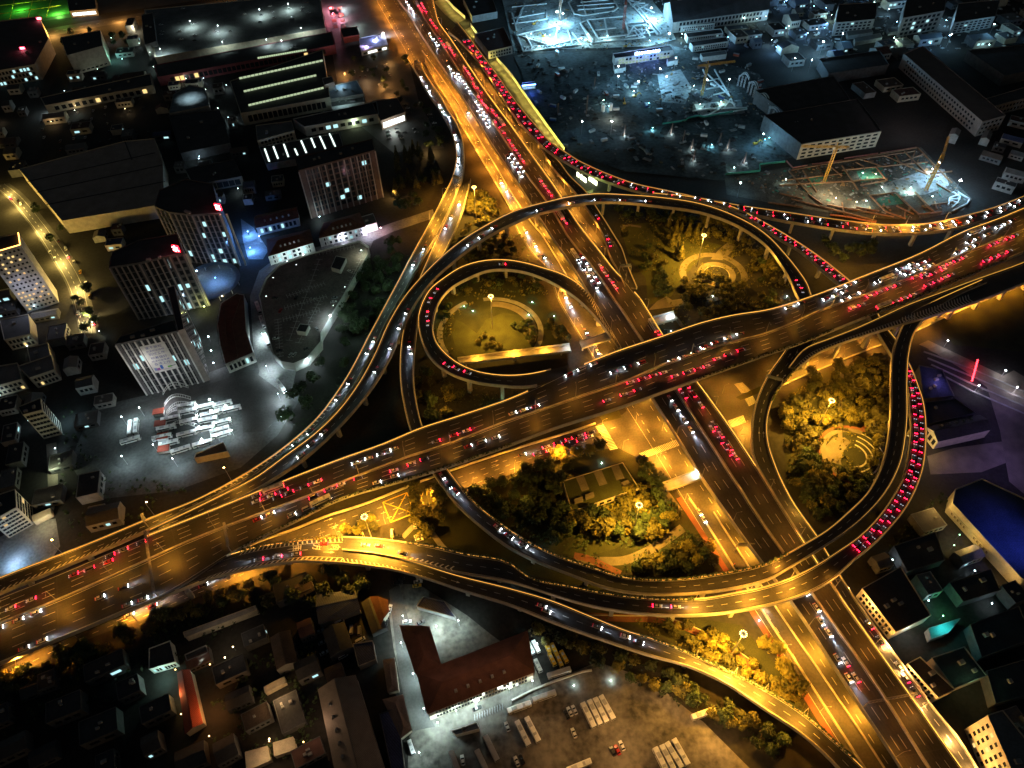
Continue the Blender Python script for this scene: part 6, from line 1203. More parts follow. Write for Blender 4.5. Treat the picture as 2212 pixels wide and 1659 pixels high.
for k, s_ in enumerate(('LIUYONGHU', 'MOVING')):
    q = B2 + dx * (8 + 16 * k) + nn * .7 + Vector((0, 0, 4.2)); sg = thing('wall_sign', ('upper' if k == 0 else 'lower') + ' lettered board on the yellow lit wall of the blue hall', 'sign', q - Vector((0, 0, 1.4))); mb = MB(); mb.box(q, (14, .25, 2.8), math.atan2(dx.y, dx.x)); mb.build('sign_board', WALLC, sg); mb = MB()
    for j in range(5):
        g0 = q + nn * .14 + dx * (-4.4 + 2.2 * j)
        for (x_, z_, w_, h_) in ((0, .55, 1.3, .28), (-.1, -.1, 1.1, .25), (.15, -.6, 1.3, .28), (-.35, 0, .26, 1.5)): mb.box(g0 + dx * x_ + nn * (.004 * (z_ + 1)) + Vector((0, 0, z_)), (w_, .05, h_), math.atan2(dx.y, dx.x))
    mb.build('lettering', mat('sign_dark', (.06, .03, .02), .8, 0), sg)
PV = (.42, .3, 1.0)
for k in range(6):
    f_ = k / 5; a = (1990 + 16 * f_, 742 + 30 * f_); sheet('paving', [(1985 + 20 * k, 742 + 2 + 11 * k), (2005 + 20 * k, 735 + 11 * k), (2250, 850 + 14 * k), (2250, 862 + 14 * k)], PAVE)
for k in range(4): strip_wall('plaza_step', f'{ORD(k)} long low step of the violet lit plaza from the top', 'step', [(1995 + 8 * k, 760 + 14 * k), (2100, 798 + 16 * k), (2240, 858 + 16 * k)], 1.2, .5, CONC2)
light('lamp_light', P(2330, 1150, 45), 32000, (.1, .16, 1), 'SPOT', None, 62, .9, 4, P(2180, 1170, 9) - P(2330, 1150, 45))
for u, v, pw in ((2060,775,5000),(2130,815,7000),(2190,850,7000),(2150,900,5000),(2185,960,7000),(2200,1010,6000),(2120,985,5000),(2060,990,4000),(2150,1080,0),(2030,820,3000),(2080,835,2500)): light('lamp_light', P(u, v, 11), pw * .2, PV, radius=1)
sheet('paving', [(2130,830),(2190,800),(2240,830),(2240,1090),(2180,1040),(2160,930)], PAVE)
rd = thing('lamp_string', 'slanting string of red lamps over the violet plaza', 'lamp string', P(2106, 800, 0)); mb = MB()
for k in range(13): p = P(2112 - 12 * k / 12, 778 + 44 * k / 12, 3); mb.cyl(p - Vector((0, 0, .3)), p + Vector((0, 0, .3)), .42, .42, 8)
mb.build('lamp_globe', emat('red_lamp', (1, .02, .03), 18), rd); mb = MB(); mb.bar(P(2112.5, 776, 3.5), P(2099.5, 824, 3.5), .1); mb.build('cable', DARKM, rd)
for k, (u, v) in enumerate(((2048, 735), (2173, 800), (2115, 832), (2198, 836))): yard_lamp(u, v, 1600, f'{ORD(k)} white lamp on the violet plaza from the top', 6, (.9, .9, 1), group='white plaza lamps', glow=40, size=.4)
B('roadside_block', 'orange lit terrace of flats along the frontage ramp', 'flats', [(1934,1366),(2010,1330),(1945,1225),(1862,1272)], 9, WALLC, ROOFD, wins=[(3, 2, 9, .05, 'warm')], units=3); B('roadside_block', 'second orange lit terrace lower down the frontage ramp', 'flats', [(2026,1508),(2062,1490),(1987,1420),(1960,1434)], 8, WALLC, ROOFD, wins=[(3, 2, 8, .1, 'warm')], units=2)
B('dark_block', 'black roofed block behind the second orange terrace', 'building', [(2060,1488),(2130,1460),(2082,1398),(2012,1422)], 7, WALLP, ROOFD); B('cream_flats', 'cream flats with square windows in the lower right corner', 'flats', [(2196,1690),(2280,1680),(2165,1535),(2132,1546)], 21, WALLC, ROOFG, wins=[(3, 5, 6, .05, 'warm', dict(wf=.45, hf=.5))], units=1)
B('teal_canopy', 'teal lit canopy in the dark yard at lower right', 'canopy', [(2012,1380),(2047,1368),(2074,1336),(2005,1358)], 5, WALLG, mat('roof_teal', (.1, .35, .35), .6, .2, .2, 2, wave=1), units=0, rim=.2); light('lamp_light', P(2045, 1350, 9), 1500, (.1, 1, .95)); light('lamp_light', P(1968, 1365, 6), 900, (.6, .9, 1)); light('lamp_light', P(2044, 1318, 5), 700, (.1, 1, .3)); light('lamp_light', P(2110, 1480, 10), 500, (.4, 1, .5))
for u, v, pw in ((1900, 1300, 4500), (1945, 1385, 4500), (1980, 1440, 6000), (2020, 1520, 6000), (2085, 1590, 9000), (2130, 1655, 5000), (1860, 1260, 2500)): light('lamp_light', P(u - 26, v + 10, 9), pw * 1.3, (1, .5, .12))
for u, v, pw in ((1830, 560, 14000), (1800, 535, 7000), (1890, 580, 8000), (1690, 630, 8000), (1660, 560, 7000), (1420, 625, 7000), (1390, 575, 6000), (1345, 470, 6000), (1150, 640, 4000), (985, 640, 4000), (950, 860, 6000), (1880, 800, 9000), (1890, 900, 7000), (1740, 950, 7000), (1740, 1080, 7000), (1130, 1060, 3000)): light('lamp_light', P(u, v, 15), pw, (1, .47, .05), radius=.6)  # added amber lights without fixtures, brightening trees left too dark
for lab, q in (('black roof between terrace and blue hall', [(1960,1235),(2040,1210),(2020,1150),(1930,1180)]), ('black yard roof left of the teal canopy', [(2080,1300),(2160,1275),(2140,1230),(2050,1260)]), ('black roof at the right edge below the teal canopy', [(2120,1420),(2230,1380),(2200,1310),(2095,1350)]), ('black roof above the lower right flats', [(2150,1520),(2260,1490),(2230,1420),(2130,1450)])): B('black_roof', lab, 'building', q, 7, WALLD, ROOFD)
# --- north east: halls and building sites
B('windowed_hall', 'long grey hall with three rows of dark windows at upper right', 'hall', [(2122,264),(2172,250),(1992,100),(1952,117)], 14, WALLP, mat('roof_mid', (.13, .115, .11), .85, .15, .1, 1), wins=[(0, 3, 5, 0, 'cool', dict(wf=.5, hf=.4)), (3, 3, 27, 0, 'cool', dict(wf=.5, hf=.45))], units=0); B('windowed_hall', 'windowed hall cut by the right edge behind the long grey one', 'hall', [(2140,232),(2240,206),(2225,186),(2130,214)], 11, WALLP, ROOFD, wins=[(0, 2, 12, 0, 'cool', dict(wf=.5, hf=.45))], units=0)
light('lamp_light', P(2100, 330, 30), 9000, (1, .75, .7)); light('lamp_light', P(1990, 220, 30), 6000, (1, .8, .8))
cb_, cp_ = B('cream_block', 'cream lit block with four rows of dark windows by the crane', 'building', [(1731,312),(1904,284),(1852,214),(1650,250)], 15, WALLD, ROOFD, wins=[(0, 4, 11, 0, 'cool', dict(wf=.62, hf=.5, m0=.02))], units=1); light('lamp_light', P(1800, 395, 14), 22000, (1, .8, .45))
A, B2 = Vector((*cp_[0], 7.6)), Vector((*cp_[1], 7.6)); nn = Vector(((B2 - A).y, -(B2 - A).x, 0)).normalized() * .03; mb = MB(); mb.bar(A + nn, B2 + nn, .05, 15.0); mb.build('front_wall', WALLC, cb_)  # cream on the front alone; the other walls are coloured dark to look unlit
B('dark_hall', 'dark hall roof behind the cream lit block', 'hall', [(1700,247),(1838,218),(1800,165),(1632,196)], 13, WALLD, ROOFD, units=0); B('dark_hall', 'wide unlit hall roof beside the long grey hall', 'hall', [(1790,160),(1920,140),(1900,110),(1770,128)], 10, WALLD, ROOFD, units=0); B('dark_hall', 'unlit black hall roof at the right edge of the sites', 'hall', [(2170,165),(2240,150),(2240,95),(2090,110)], 10, WALLD, ROOFD, units=0)
so_, sp = B('site_office', 'two storey site office under a row of blue glowing characters', 'office', [(1328,127),(1456,109),(1447,98),(1324,117)], 8, WALLW, ROOFD, wins=[(0, 2, 15, .6, 'green')], units=0)
A, B2 = Vector((*sp[0], 0)), Vector((*sp[1], 0)); dx = (B2 - A).normalized(); sg = thing('blue_sign', 'row of blue glowing characters on the site office roof', 'sign', (A + B2) / 2 + Vector((0, 0, 8.2)))
for k in range(9):
    p = A.lerp(B2, .36 + .047 * k) + Vector((0, 0, 10.2)); mb = MB(); s_ = 2.9 if k == 0 else 2.1
    mb.box(p, (s_, .3, s_), math.atan2(dx.y, dx.x)); mb.build('glowing_character', emat('blue_glyph', (.3, .45, 1), 26), sg)
mb = MB(); mb.bar(A.lerp(B2, .33) + Vector((0, .4, 8.4)), A.lerp(B2, .77) + Vector((0, .4, 8.4)), .3); mb.build('sign_frame', DARKM, sg)
for f_ in (.4, .5, .6, .7): light('lamp_light', A.lerp(B2, f_) + Vector((0, -2.5, 10)), 1600, (.08, .18, 1))
for lab, q in (('white site hut at the left end of the site office', [(1328,150),(1352,146),(1350,137),(1325,141)]), ('white site hut at the right end of the site office', [(1443,134),(1465,130),(1463,122),(1441,126)]), ('long white site hut right of the site office', [(1518,124),(1570,117),(1567,109),(1513,116)])): B('site_hut', lab, 'hut', q, 5, WALLW, ROOFG, units=0, rim=.2)
for k, q in enumerate(([(1471,58),(1545,51),(1541,43),(1466,50)], [(1486,82),(1562,72),(1557,63),(1480,72)], [(1497,101),(1574,90),(1568,80),(1490,91)])): B('site_dormitory', f'{ORD(k)} white dormitory row from the top of the site', 'dormitory', q, 6, WALLW, ROOFD, wins=[(0, 2, 14, .06, 'cool', dict(wf=.5))], units=0)
B('arched_hall', 'big dark hall with a pale gabled end at the top', 'hall', [(1455,48),(1662,20),(1650,-5),(1435,8)], 12, WALLG, ROOFD, form='gable', ridge=3, wins=[(0, 2, 24, 0, 'cool')]); kb, kp = B('site_kiosk', 'small guard kiosk with a blue glowing roof edge', 'kiosk', [(1128,187),(1157,184),(1155,177),(1128,180)], 4, WALLW, ROOFBL, wins=[(0, 1, 5, .7, 'cool')], units=0)
mb = MB(); mb.bar(Vector((*kp[0], 4.9)), Vector((*kp[1], 4.9)), .4, .9); mb.build('edge_light', emat('kiosk_blue', (.1, .25, 1), 16), kb); light('lamp_light', P(1142, 196, 4), 3200, (.08, .2, 1))
for lab, q, h in (('dark square tower block at the top right', [(1805,50),(1890,42),(1895,6),(1812,10)], 14), ('dark tower cut by the top edge at right', [(1950,40),(2040,24),(2045,-12),(1960,-8)], 20), ('low dark block in the top right corner', [(2060,50),(2150,36),(2160,0),(2070,8)], 12)): B('dark_tower', lab, 'building', q, h, WALLG, ROOFD, wins=[(0, 4, 8, .06, 'cool')], units=2)
for k, q in enumerate(([(1832,78),(1886,70),(1881,61),(1828,68)], [(1848,91),(1906,81),(1901,72),(1845,82)], [(1920,70),(1975,62),(1970,54),(1916,61)])): B('pale_hut', f'{ORD(k)} long pale hut roof behind the star-bright lamp', 'hut', q, 4, WALLG, ROOFG, units=0, rim=.2)
B('tiled_barrack', 'brown roofed barrack beside the yellow lit hoarding', 'barrack', [(1055,112),(1107,100),(1088,60),(1026,74)], 8, WALLG, mat('roof_maroon', (.13, .06, .05), .85, .25, .3, 3, wave=1.4), wins=[(0, 2, 8, .08, 'cool')], units=3); B('curved_store', 'dark curved fronted store at the top of the hoarding', 'store', [(1020,36),(1074,26),(1062,-8),(1000,-4)], 7, WALLG, ROOFD, units=2)
# yellow flood-lit hoarding
HOARD = mat('hoarding', (.8, .78, .55), .7, .1, .5, 3)
for k, ln in enumerate(([(957,-6),(980,20),(1005,42)], [(1017,58),(1040,90),(1063,122)], [(1072,130),(1106,168),(1143,222),(1182,276),(1219,327)])):
    strip_wall('site_hoarding', f'{ORD(k)} stretch of yellow flood-lit hoarding from the top', 'hoarding', ln, .4, 4.2, HOARD)
    off = [(u - 8, v + 6) for u, v in ln]; sheet('path', [*ln, *[(u - 20, v + 10) for u, v in reversed(ln)]], PAVE); pl = [P(u, v, 0) for u, v in smooth(ln, 40)]; tot = sum((a - b).length for a, b in zip(pl, pl[1:])); nl = max(3, int(tot / 11)); j = 0
    for (u, v) in smooth(ln, nl): light('lamp_light', P(u - 3, v + 3, 3.2), 1500, (1, .82, .16), 'POINT', radius=.3)
for q in (((1290 * .0 + 1246, 380), (1266, 395)), ((1272, 389), (1289, 401))): strip_wall('site_hoarding', 'short glaring panel of hoarding seen under the queue ramp ' + ('left of a pier' if q[0][0] < 1260 else 'right of a pier'), 'hoarding', q, .4, 4, emat('hoarding_glow', (.95, 1, .6), 5))  # these hoarding panels have an emissive surface
light('lamp_light', P(1275, 408, 4), 4000, (.8, 1, .25))
# flood lights
FL = [(1407,17,70000,'at the far corner of the pale girders'),(1206,60,60000,'in the middle of the left excavation'),(1203,25,40000,'at the head of the left excavation'),(1216,29,15000,'beside the head of the left excavation'),(1446,72,36000,'on the site fence corner'),(1460,125,9000,'on the right hut of the site office'),(1336,143,9000,'on the left hut of the site office'),(1426,148,16000,'in front of the site office'),(1336,164,6000,'left below the site office'),(1650,289,14000,'below the arched trestle'),(1779,90,30000,'shining like a star among the huts'),(1718,125,5000,'left of the star-bright lamp'),(1754,129,5000,'under the star-bright lamp'),(1980,25,14000,'below the top right tower'),(2148,52,9000,'on the street at the top right'),(2031,351,26000,'on the tower crane by the round corner'),(2075,389,26000,'outside the round corner of the pit'),(1821,72,6000,'beside the pale huts'),(1528,172,12000,'on the yellow crane mast'),(1576,171,7000,'at the hut behind the trestle'),(2056,74,5000,'on the top right street'),(1380,175,9000,'over the pale slab by the crane'),(1440,165,12000,'over the bright slab below the site office'),(1322,262,2400,'on the dark earth left of centre'),(1600,395,3500,'at the pit entrance'),(1258,262,3500,'near the hoarding on the dark earth')]
for u, v, pw, w in FL: yard_lamp(u, v, pw * (1.7 if pw > 30000 else 1.1), 'white flood lamp ' + w, 14, (.26, .66, 1), group='building site flood lamps', glow=160 if pw > 20000 else 60, size=.9 if pw > 20000 else .5, kind='POINT')
sheet('ground_patch', [(1085,0),(1110,110),(1400,100),(1460,85),(1440,40),(1400,-10)], mat('site_concrete', (.3, .31, .3), .9, .6, .05, .3)); sheet('ground_patch', [(1110,120),(1460,100),(1640,160),(1740,330),(1560,390),(1350,370),(1230,330),(1150,215)], SITE)
sheet('ground_patch', [(1565,385),(1720,358),(1990,318),(2060,390),(2100,430),(2080,455),(1980,475),(1860,470),(1700,445),(1570,420)], mat('pit_floor', (.1, .085, .07), .95, .6, .1, .6, col2=(.13, .13, .11))); sheet('ground_patch', [(1900,400),(1985,372),(2040,365),(2050,400),(2000,420),(1920,425)], MATS['site_concrete'])
for q in ([(1850,370),(1905,358),(1915,385),(1860,395)], [(1745,385),(1780,378),(1790,395),(1750,402)], [(1890,430),(1935,418),(1952,440),(1900,446)]): sheet('ground_patch', q, mat('green_tarp', (.05, .22, .16), .8, .4, .3, 2))
sheet('ground_patch', [(1420,160),(1470,150),(1495,190),(1480,225),(1430,220)], MATS['site_concrete']); sheet('ground_patch', [(1500,225),(1600,215),(1610,245),(1510,252)], MATS['site_concrete'])
def girders(name, label, c, r, segs, w, m, z=1.2, h=1.0):
    p0 = P(*T(c, r, *segs[0][:2]), z); rt = thing(name, label, 'girder frame', (p0.x, p0.y, 0))
    for k, q in enumerate(segs):
        mb = MB(); mb.bar(P(*T(c, r, q[0], q[1]), z + .015 * (k % 7)), P(*T(c, r, q[2], q[3]), z + .015 * (k % 7)), w, h); mb.build('girder', m, rt)
girders('excavation_bracing', 'white girder frame over the left excavation at the top', 2, 0, [(0,110,40,260),(0,205,300,165),(40,300,380,230),(45,300,100,445),(45,300,330,395),(100,440,600,385),(520,280,600,390),(100,405,330,395),(330,395,590,330),(0,60,300,30),(0,160,280,110),(300,165,300,110),(40,190,110,30),(360,380,390,250),(120,300,180,420),(220,395,250,410),(480,260,520,375)], 1.5, STEELW)
zz = []
for k in range(10): x = 110 + 47 * k; zz += [(x, 440 - 5.4 * k, x + 24, 405 - 4 * k), (x + 24, 405 - 4 * k, x + 47, 435 - 5.4 * k)]
girders('bracing_truss', 'zigzag truss along the lower edge of the left excavation', 2, 0, zz, .8, STEELW)
girders('excavation_bracing', 'eight-sided girder frame at the top of the site', 2, 0, [(490,20,540,120),(540,120,620,135),(620,135,880,95),(880,95,915,65),(915,65,880,0),(490,20,520,-10),(560,50,890,25),(600,-5,640,125),(590,20,860,-8),(570,85,880,60)], 1.4, STEELW)
girders('excavation_bracing', 'pale girder frame around the middle excavation', 2, 0, [(590,200,690,370),(590,200,650,170),(650,170,975,140),(650,170,745,330),(745,330,1000,300),(690,370,1150,322),(1000,0,1260,295),(1045,0,1285,290),(980,190,1010,290),(600,215,700,345),(720,260,900,240),(800,165,830,320)], 1.5, STEELW)
girders('bracing_truss', 'bright white diagonal trusses below the far flood lamp', 2, 0, [(1000,310,1050,230),(1050,230,1200,228),(1050,230,1150,325),(1100,322,1200,228),(1200,228,1255,300),(1020,200,1190,190),(1000,0,1180,40),(1020,40,1150,20),(1040,60,1110,0),(1060,20,1230,110),(1090,80,1180,30),(980,320,1250,270),(1000,270,1220,250),(1120,240,1130,310),(1160,235,1190,310),(1060,270,1100,320)], 1.3, STEELW)
girders('excavation_bracing', 'pale crossed girders by the yellow tower crane', 2, 0, [(1690,640,1880,830),(1690,700,1790,680),(1680,770,1830,740),(1740,820,1870,790),(1650,600,1690,700),(1750,600,1880,830),(1690,940,2030,930),(1830,940,1890,850),(1890,850,1930,930),(1830,860,1930,900),(1650,1000,2030,940),(1560,960,1690,940),(1790,940,1690,1000)], 1.2, STEELW)
pitb = [(200,1470,1290,1275),(1290,1275,1590,1580),(340,1440,1270,1305),(1000,1340,1380,1510),(640,1430,780,1640),(930,1440,1030,1560),(1030,1560,800,1600),(430,1440,490,1530),(300,1470,420,1659),(540,1440,640,1520),(760,1400,830,1440),(830,1385,1000,1440),(1100,1340,1150,1420),(1180,1310,1370,1500),(1180,1390,1350,1330),(1270,1305,1240,1400),(640,1470,1380,1400),(120,1560,640,1500),(100,1600,800,1560),(180,1480,340,1659),(500,1580,1030,1540),(1400,1500,1590,1480),(1460,1590,1580,1659)]
girders('excavation_bracing', 'rusty brown girders across the upper half of the lit pit', 3, 0, pitb, .9, mat('rusty_steel', (.25, .14, .08), .8, .35, .5, 4))
girders('excavation_bracing', 'rusty brown girders across the lower half of the lit pit', 3, 1, [(880,30,1100,5),(1100,5,1300,190),(880,30,1020,170),(510,110,1090,215),(760,130,960,165),(1270,0,1430,165),(1410,110,1600,85),(1300,190,1500,170),(200,60,520,140),(350,20,470,110),(520,140,940,250),(640,90,660,190),(1020,170,1190,230),(1110,120,1260,190),(1190,150,1180,215),(1440,80,1460,150),(1350,110,1430,165),(100,10,300,60),(0,90,300,130)], .9, MATS['rusty_steel'])
girders('ring_beam', 'white curved beam with radiating props at the round pit corner', 3, 1, [(1640,0,1740,60),(1740,60,1720,100),(1720,100,1600,160),(1600,0,1660,40),(1660,40,1640,90),(1640,90,1590,130),(1570,50,1650,20),(1570,60,1660,60),(1570,70,1650,95),(1570,50,1560,110)], .9, STEELW)
girders('site_fence', 'red and white barrier along the top of the lit pit', 3, 0, [(160,1390,215,1450),(215,1450,340,1430),(380,1420,640,1385),(660,1370,950,1325),(970,1325,1280,1275)], .3, mat('barrier_pink', (.5, .2, .18), .8, .2, 1, 4), .8, 1.4)
girders('site_fence', 'red and white barrier along the foot of the lit pit', 3, 1, [(535,195,700,215),(700,215,820,240),(820,240,935,262)], .3, MATS['barrier_pink'], .8, 1.4)
TEAL = mat('teal_fence', (.04, .3, .24), .7, .2, .5, 3)
girders('teal_fence', 'teal safety fence zigzagging below the crossed girders', 2, 0, [(1300,1070,1500,1040),(1500,1040,1520,1020),(1520,1020,1610,1000),(1610,1000,1660,1010),(1660,1010,2030,940)], .3, TEAL, 1, 2); girders('teal_fence', 'teal safety fence along the pit entrance', 2, 0, [(1845,1505,2145,1475),(2145,1475,2140,1420),(2140,1420,2360,1395)], .3, TEAL, 1, 2)
def lattice(mb, a, b, w, n, t=.14):
    a, b = Vector(a), Vector(b); d = (b - a).normalized(); x = d.cross(Vector((.3, .9, .2))).normalized() * w / 2; y = d.cross(x).normalized() * w / 2; pv = None
    for k in range(n + 1):
        c = a.lerp(b, k / n); q = [c + x + y, c - x + y, c - x - y, c + x - y]
        for i in range(4):
            if pv: mb.bar(pv[i], q[i], t); mb.bar(pv[i], q[(i + 1) % 4], t * .7)
            mb.bar(q[i], q[(i + 1) % 4], t * .7)
        pv = q
def crane(base, h, jdir, label, m=YEL, jl=28):
    b = P(*base, 0); r = thing('tower_crane', label, 'crane', b); mb = MB(); lattice(mb, b, b + Vector((0, 0, h)), 2.0, 12, .3); mb.build('mast', m, r)
    j = Vector((math.cos(R(jdir)), math.sin(R(jdir)), 0)); t = b + Vector((0, 0, h + .5)); mb = MB(); lattice(mb, t - j * jl * .35, t + j * jl, 1.3, 14, .22); mb.bar(t + Vector((0, 0, 4)), t + j * jl * .8, .12); mb.bar(t + Vector((0, 0, 4)), t - j * jl * .33, .12); mb.bar(t, t + Vector((0, 0, 4)), .5); mb.build('jib', m, r)
    mb = MB(); mb.box(t - j * jl * .33 - Vector((0, 0, 1)), (2, 2, 2)); mb.build('counterweight', CONC2, r); mb = MB(); mb.box(t + j * 1.8 + Vector((0, 0, -1)), (1.6, 1.6, 2)); mb.build('cab', WALLW, r)
crane((1516,206), 30, 12, 'yellow tower crane beside the crossed pale girders'); crane((1780,392), 32, 175, 'yellow tower crane in front of the cream lit block'); crane((1999,412), 34, 60, 'orange tower crane at the round corner of the pit'); crane((1346,64), 30, 80, 'red and white tower crane over the middle excavation', mat('crane_red', (.4, .08, .05), .6, .2, .6, 4)); crane((1209,46), 26, 100, 'dark tower crane in the left excavation', mat('crane_rust', (.2, .12, .08), .7, .2, .6, 4))
for k, q in enumerate(((640,1000,645,830),(965,1180,965,1095),(1370,1165,1360,1090),(1475,1225,1495,1130),(1545,1300,1545,1210),(1560,1400,1575,1310),(1785,1250,1785,1160),(1855,1300,1865,1190),(2000,1415,2010,1330),(395,990,400,945),(710,760,715,680))):
    b = P(*T(2, 0, q[0], q[1]), 0); h = 11 if k else 20; r = thing('drill_rig', f'{ORD(k)} slender tripod drill rig from the left on the dark earth', 'drill rig', b, 'drill rigs on the dark earth') ; mb = MB(); top = b + Vector((.5, .5, h))
    lattice(mb, b, top, .7, 8, .16); mb.build('mast', mat('rig_red', (.22, .13, .1), .7, .2, .6, 4), r); mb = MB()
    for a in (200, 320): mb.bar(b + Vector((3.2 * math.cos(R(a)), 3.2 * math.sin(R(a)), 0)), top, .22)
    mb.build('leg', DARKM, r); mb = MB(); mb.box(b + Vector((1.5, -1, .8)), (3, 1.8, 1.6), .3, 0, .8); mb.build('engine_box', STEEL, r)
    if k in (1, 2, 4, 5, 7, 8): light('lamp_light', b + Vector((0, -2, 3)), 900, COOL, 'POINT', r)
def excavator(u, v, rz, label):
    b = P(u, v, 0); r = thing('excavator', label, 'excavator', b); ca, sa = math.cos(rz), math.sin(rz); W_ = lambda x, y, z: b + Vector((x * ca - y * sa, x * sa + y * ca, z)); mb = MB()
    for y in (-1.2, 1.2): mb.box(W_(0, y, .45), (4, .7, .9), rz, 0, .9)
    mb.build('track', DARKM, r); mb = MB(); mb.box(W_(-.4, 0, 1.6), (3.4, 2.6, 1.2), rz, 0, .95); mb.build('body', YEL, r); mb = MB(); mb.box(W_(.7, .7, 2.6), (1.3, 1.1, 1.5), rz, 0, .85); mb.build('cab', GLASS, r); mb = MB(); mb.bar(W_(1.2, -.3, 1.8), W_(4.2, -.3, 4.6), .5, .6); mb.bar(W_(4.2, -.3, 4.6), W_(6.6, -.3, 2.2), .4, .5); mb.build('boom', YEL, r); mb = MB(); mb.box(W_(6.7, -.3, 1.5), (1, 1.2, 1.2), rz, 0, .7); mb.build('bucket', DARKM, r)
for (x, y, a, w) in ((190,215,.4,'in the left excavation'),(270,320,2.8,'under the sloping white girder'),(1060,840,.3,'on the dark earth beside the water tank'),(970,900,1.6,'lit from behind on the dark earth'),(2100,1250,.2,'by the last drill rigs'),(980,410,.2,'in front of the site office roof')): excavator(*T(2, 0, x, y), a, 'yellow excavator ' + w)
for k, (a, b) in enumerate((((1945,745),(2030,765)),((2030,800),(2105,870)),((2105,900),(2205,985)),((2205,1010),(2300,1140)),((2340,1120),(2500,1250)))):
    A, B2 = P(*T(2, 0, *a), 0), P(*T(2, 0, *b), 0); r = thing('arched_trestle', f'{ORD(k)} arched lattice trestle from the top beside the dark hall', 'trestle', A, 'arched trestles'); mb = MB(); pv = None; x = Vector((-(B2 - A).y, (B2 - A).x, 0)).normalized() * 1.2
    for i in range(11):
        p = A.lerp(B2, i / 10) + Vector((0, 0, 10 + 5 * math.sin(math.pi * i / 10))); q = (p + x, p - x, p - Vector((0, 0, 1.6)))
        if pv:
            for m1, m2 in zip(pv, q): mb.bar(m1, m2, .26)
            mb.bar(pv[0], q[2], .18); mb.bar(pv[1], q[2], .18)
        pv = q
    mb.build('arch', STEELW, r)
    for f_ in (0.02, .34, .66): mb = MB(); lattice(mb, A.lerp(B2, f_), A.lerp(B2, f_) + Vector((0, 0, 11)), 1.2, 6, .18); mb.build('leg', STEELW, r)
for k, (x, y) in enumerate(((785,965),(850,955))): b = P(*T(2, 0, x, y), 0); r = thing('water_tank', ('left' if k == 0 else 'right') + ' upright pale tank of the pair on the dark earth', 'tank', b); mb = MB(); mb.cyl(b, b + Vector((0, 0, 7)), 1.8, 1.8, 14); mb.build('shell', STEELW, r); mb = MB(); mb.cyl(b + Vector((0, 0, 7)), b + Vector((0, 0, 7.8)), 1.85, .6, 14); mb.build('lid', STEEL, r)
light('lamp_light', P(1325, 245, 7), 4500, (1, 1, .85))
# footbridges
def footbridge(q, z, label, steps=()):
    w = [P(u, v, z) for u, v in q]; c = sum(w, Vector()) / 4; r = thing('footbridge', label, 'footbridge', (c.x, c.y, 0)); mb = MB(); mb.prism([(p.x, p.y) for p in w], z - .6, z); mb.build('deck', CONC, r)
    for a, b in ((0, 1), (3, 2)): mb = MB(); mb.bar(w[a] + Vector((0, 0, .7)), w[b] + Vector((0, 0, .7)), .3, 1.35); mb.build('railing', CONC, r)
    for f_ in (.06, .5, .92): mb = MB(); m_ = w[0].lerp(w[1], f_).lerp(w[3].lerp(w[2], f_), .5); mb.cyl((m_.x, m_.y, 0), (m_.x, m_.y, z - .6), .55, .5, 10); mb.build('pier', CONC, r)
    for s_ in steps:
        A, B2 = P(*s_[0], z), P(*s_[1], 0); mb = MB(); d = (B2 - A); x = Vector((-d.y, d.x, 0)).normalized() * 1.4; n_ = 14
        for k in range(n_): p, q2 = A.lerp(B2, k / n_), A.lerp(B2, (k + 1) / n_); zt = A.z + (B2.z - A.z) * k / n_; mb.prism([((p - x).x, (p - x).y), ((q2 - x).x, (q2 - x).y), ((q2 + x).x, (q2 + x).y), ((p + x).x, (p + x).y)], zt - .5, zt)
        mb.build('stair', PAVE, r)
footbridge([(1431,1044.5),(1506,1017),(1516,1034.5),(1441,1062)], 5.5, 'footbridge over the southern service road below the expressway edge', [((1434, 1055), (1470, 1105))]); footbridge([(988,775),(1230,744),(1234,760),(995,787)], 5.5, 'long pale footbridge across the foot of the amphitheatre lawn'); footbridge([(1252,739),(1321,717),(1326,731),(1258,753)], 5.5, 'footbridge stub from the lawn to the expressway edge'); footbridge([(1411,686),(1455,674),(1461,690),(1419,702)], 5.5, 'footbridge stub with stairs east of the expressway', [((1458, 684), (1480, 712))])
for u, v, c in ((1236, 750, (.8, .95, 1)), (1450, 680, (.8, .95, 1)), (1505, 1020, (.7, 1, .8))): light('lamp_light', P(u, v, 8), 2200, c)
light('lamp_light', P(1470, 1040, 14), 9000, SODIUM); light('lamp_light', P(1110, 758, 9), 7000, SODIUM); light('lamp_light', P(1030, 770, 9), 4000, SODIUM); light('lamp_light', P(1180, 752, 9), 5000, SODIUM)
# grass roofed building in the lower garden
gr, gp = B('grass_roof_building', 'sunken building with grass roof and pale paved strips in the lower garden', 'building', [(1236,1105),(1380,1055),(1345,1000),(1216,1040)], 4.5, WALLC, GRASS, rim=.4, units=0, wins=[(0, 1, 8, 0, 'warm')])
for q in ([(1243,1030),(1260,1025),(1273,1057),(1257,1062)], [(1281,1018),(1298,1013),(1312,1045),(1295,1050)], [(1319,1006),(1335,1002),(1349,1033),(1332,1038)]): mb = MB(); mb.prism([tuple(P(u, v, 4.6).xy) for u, v in q], 4.58, 4.8); mb.build('paved_strip', PAVE, gr)
for q in ([(1264,1068),(1282,1062),(1284,1070),(1266,1077)], [(1240,1078),(1258,1072),(1260,1080),(1242,1086)], [(1342,1042),(1356,1036),(1372,1055),(1358,1062)]): mb = MB(); mb.prism([tuple(P(u, v, 6.5).xy) for u, v in q], 4.58, 6.5); mb.build('roof_hut', PAVE, gr)
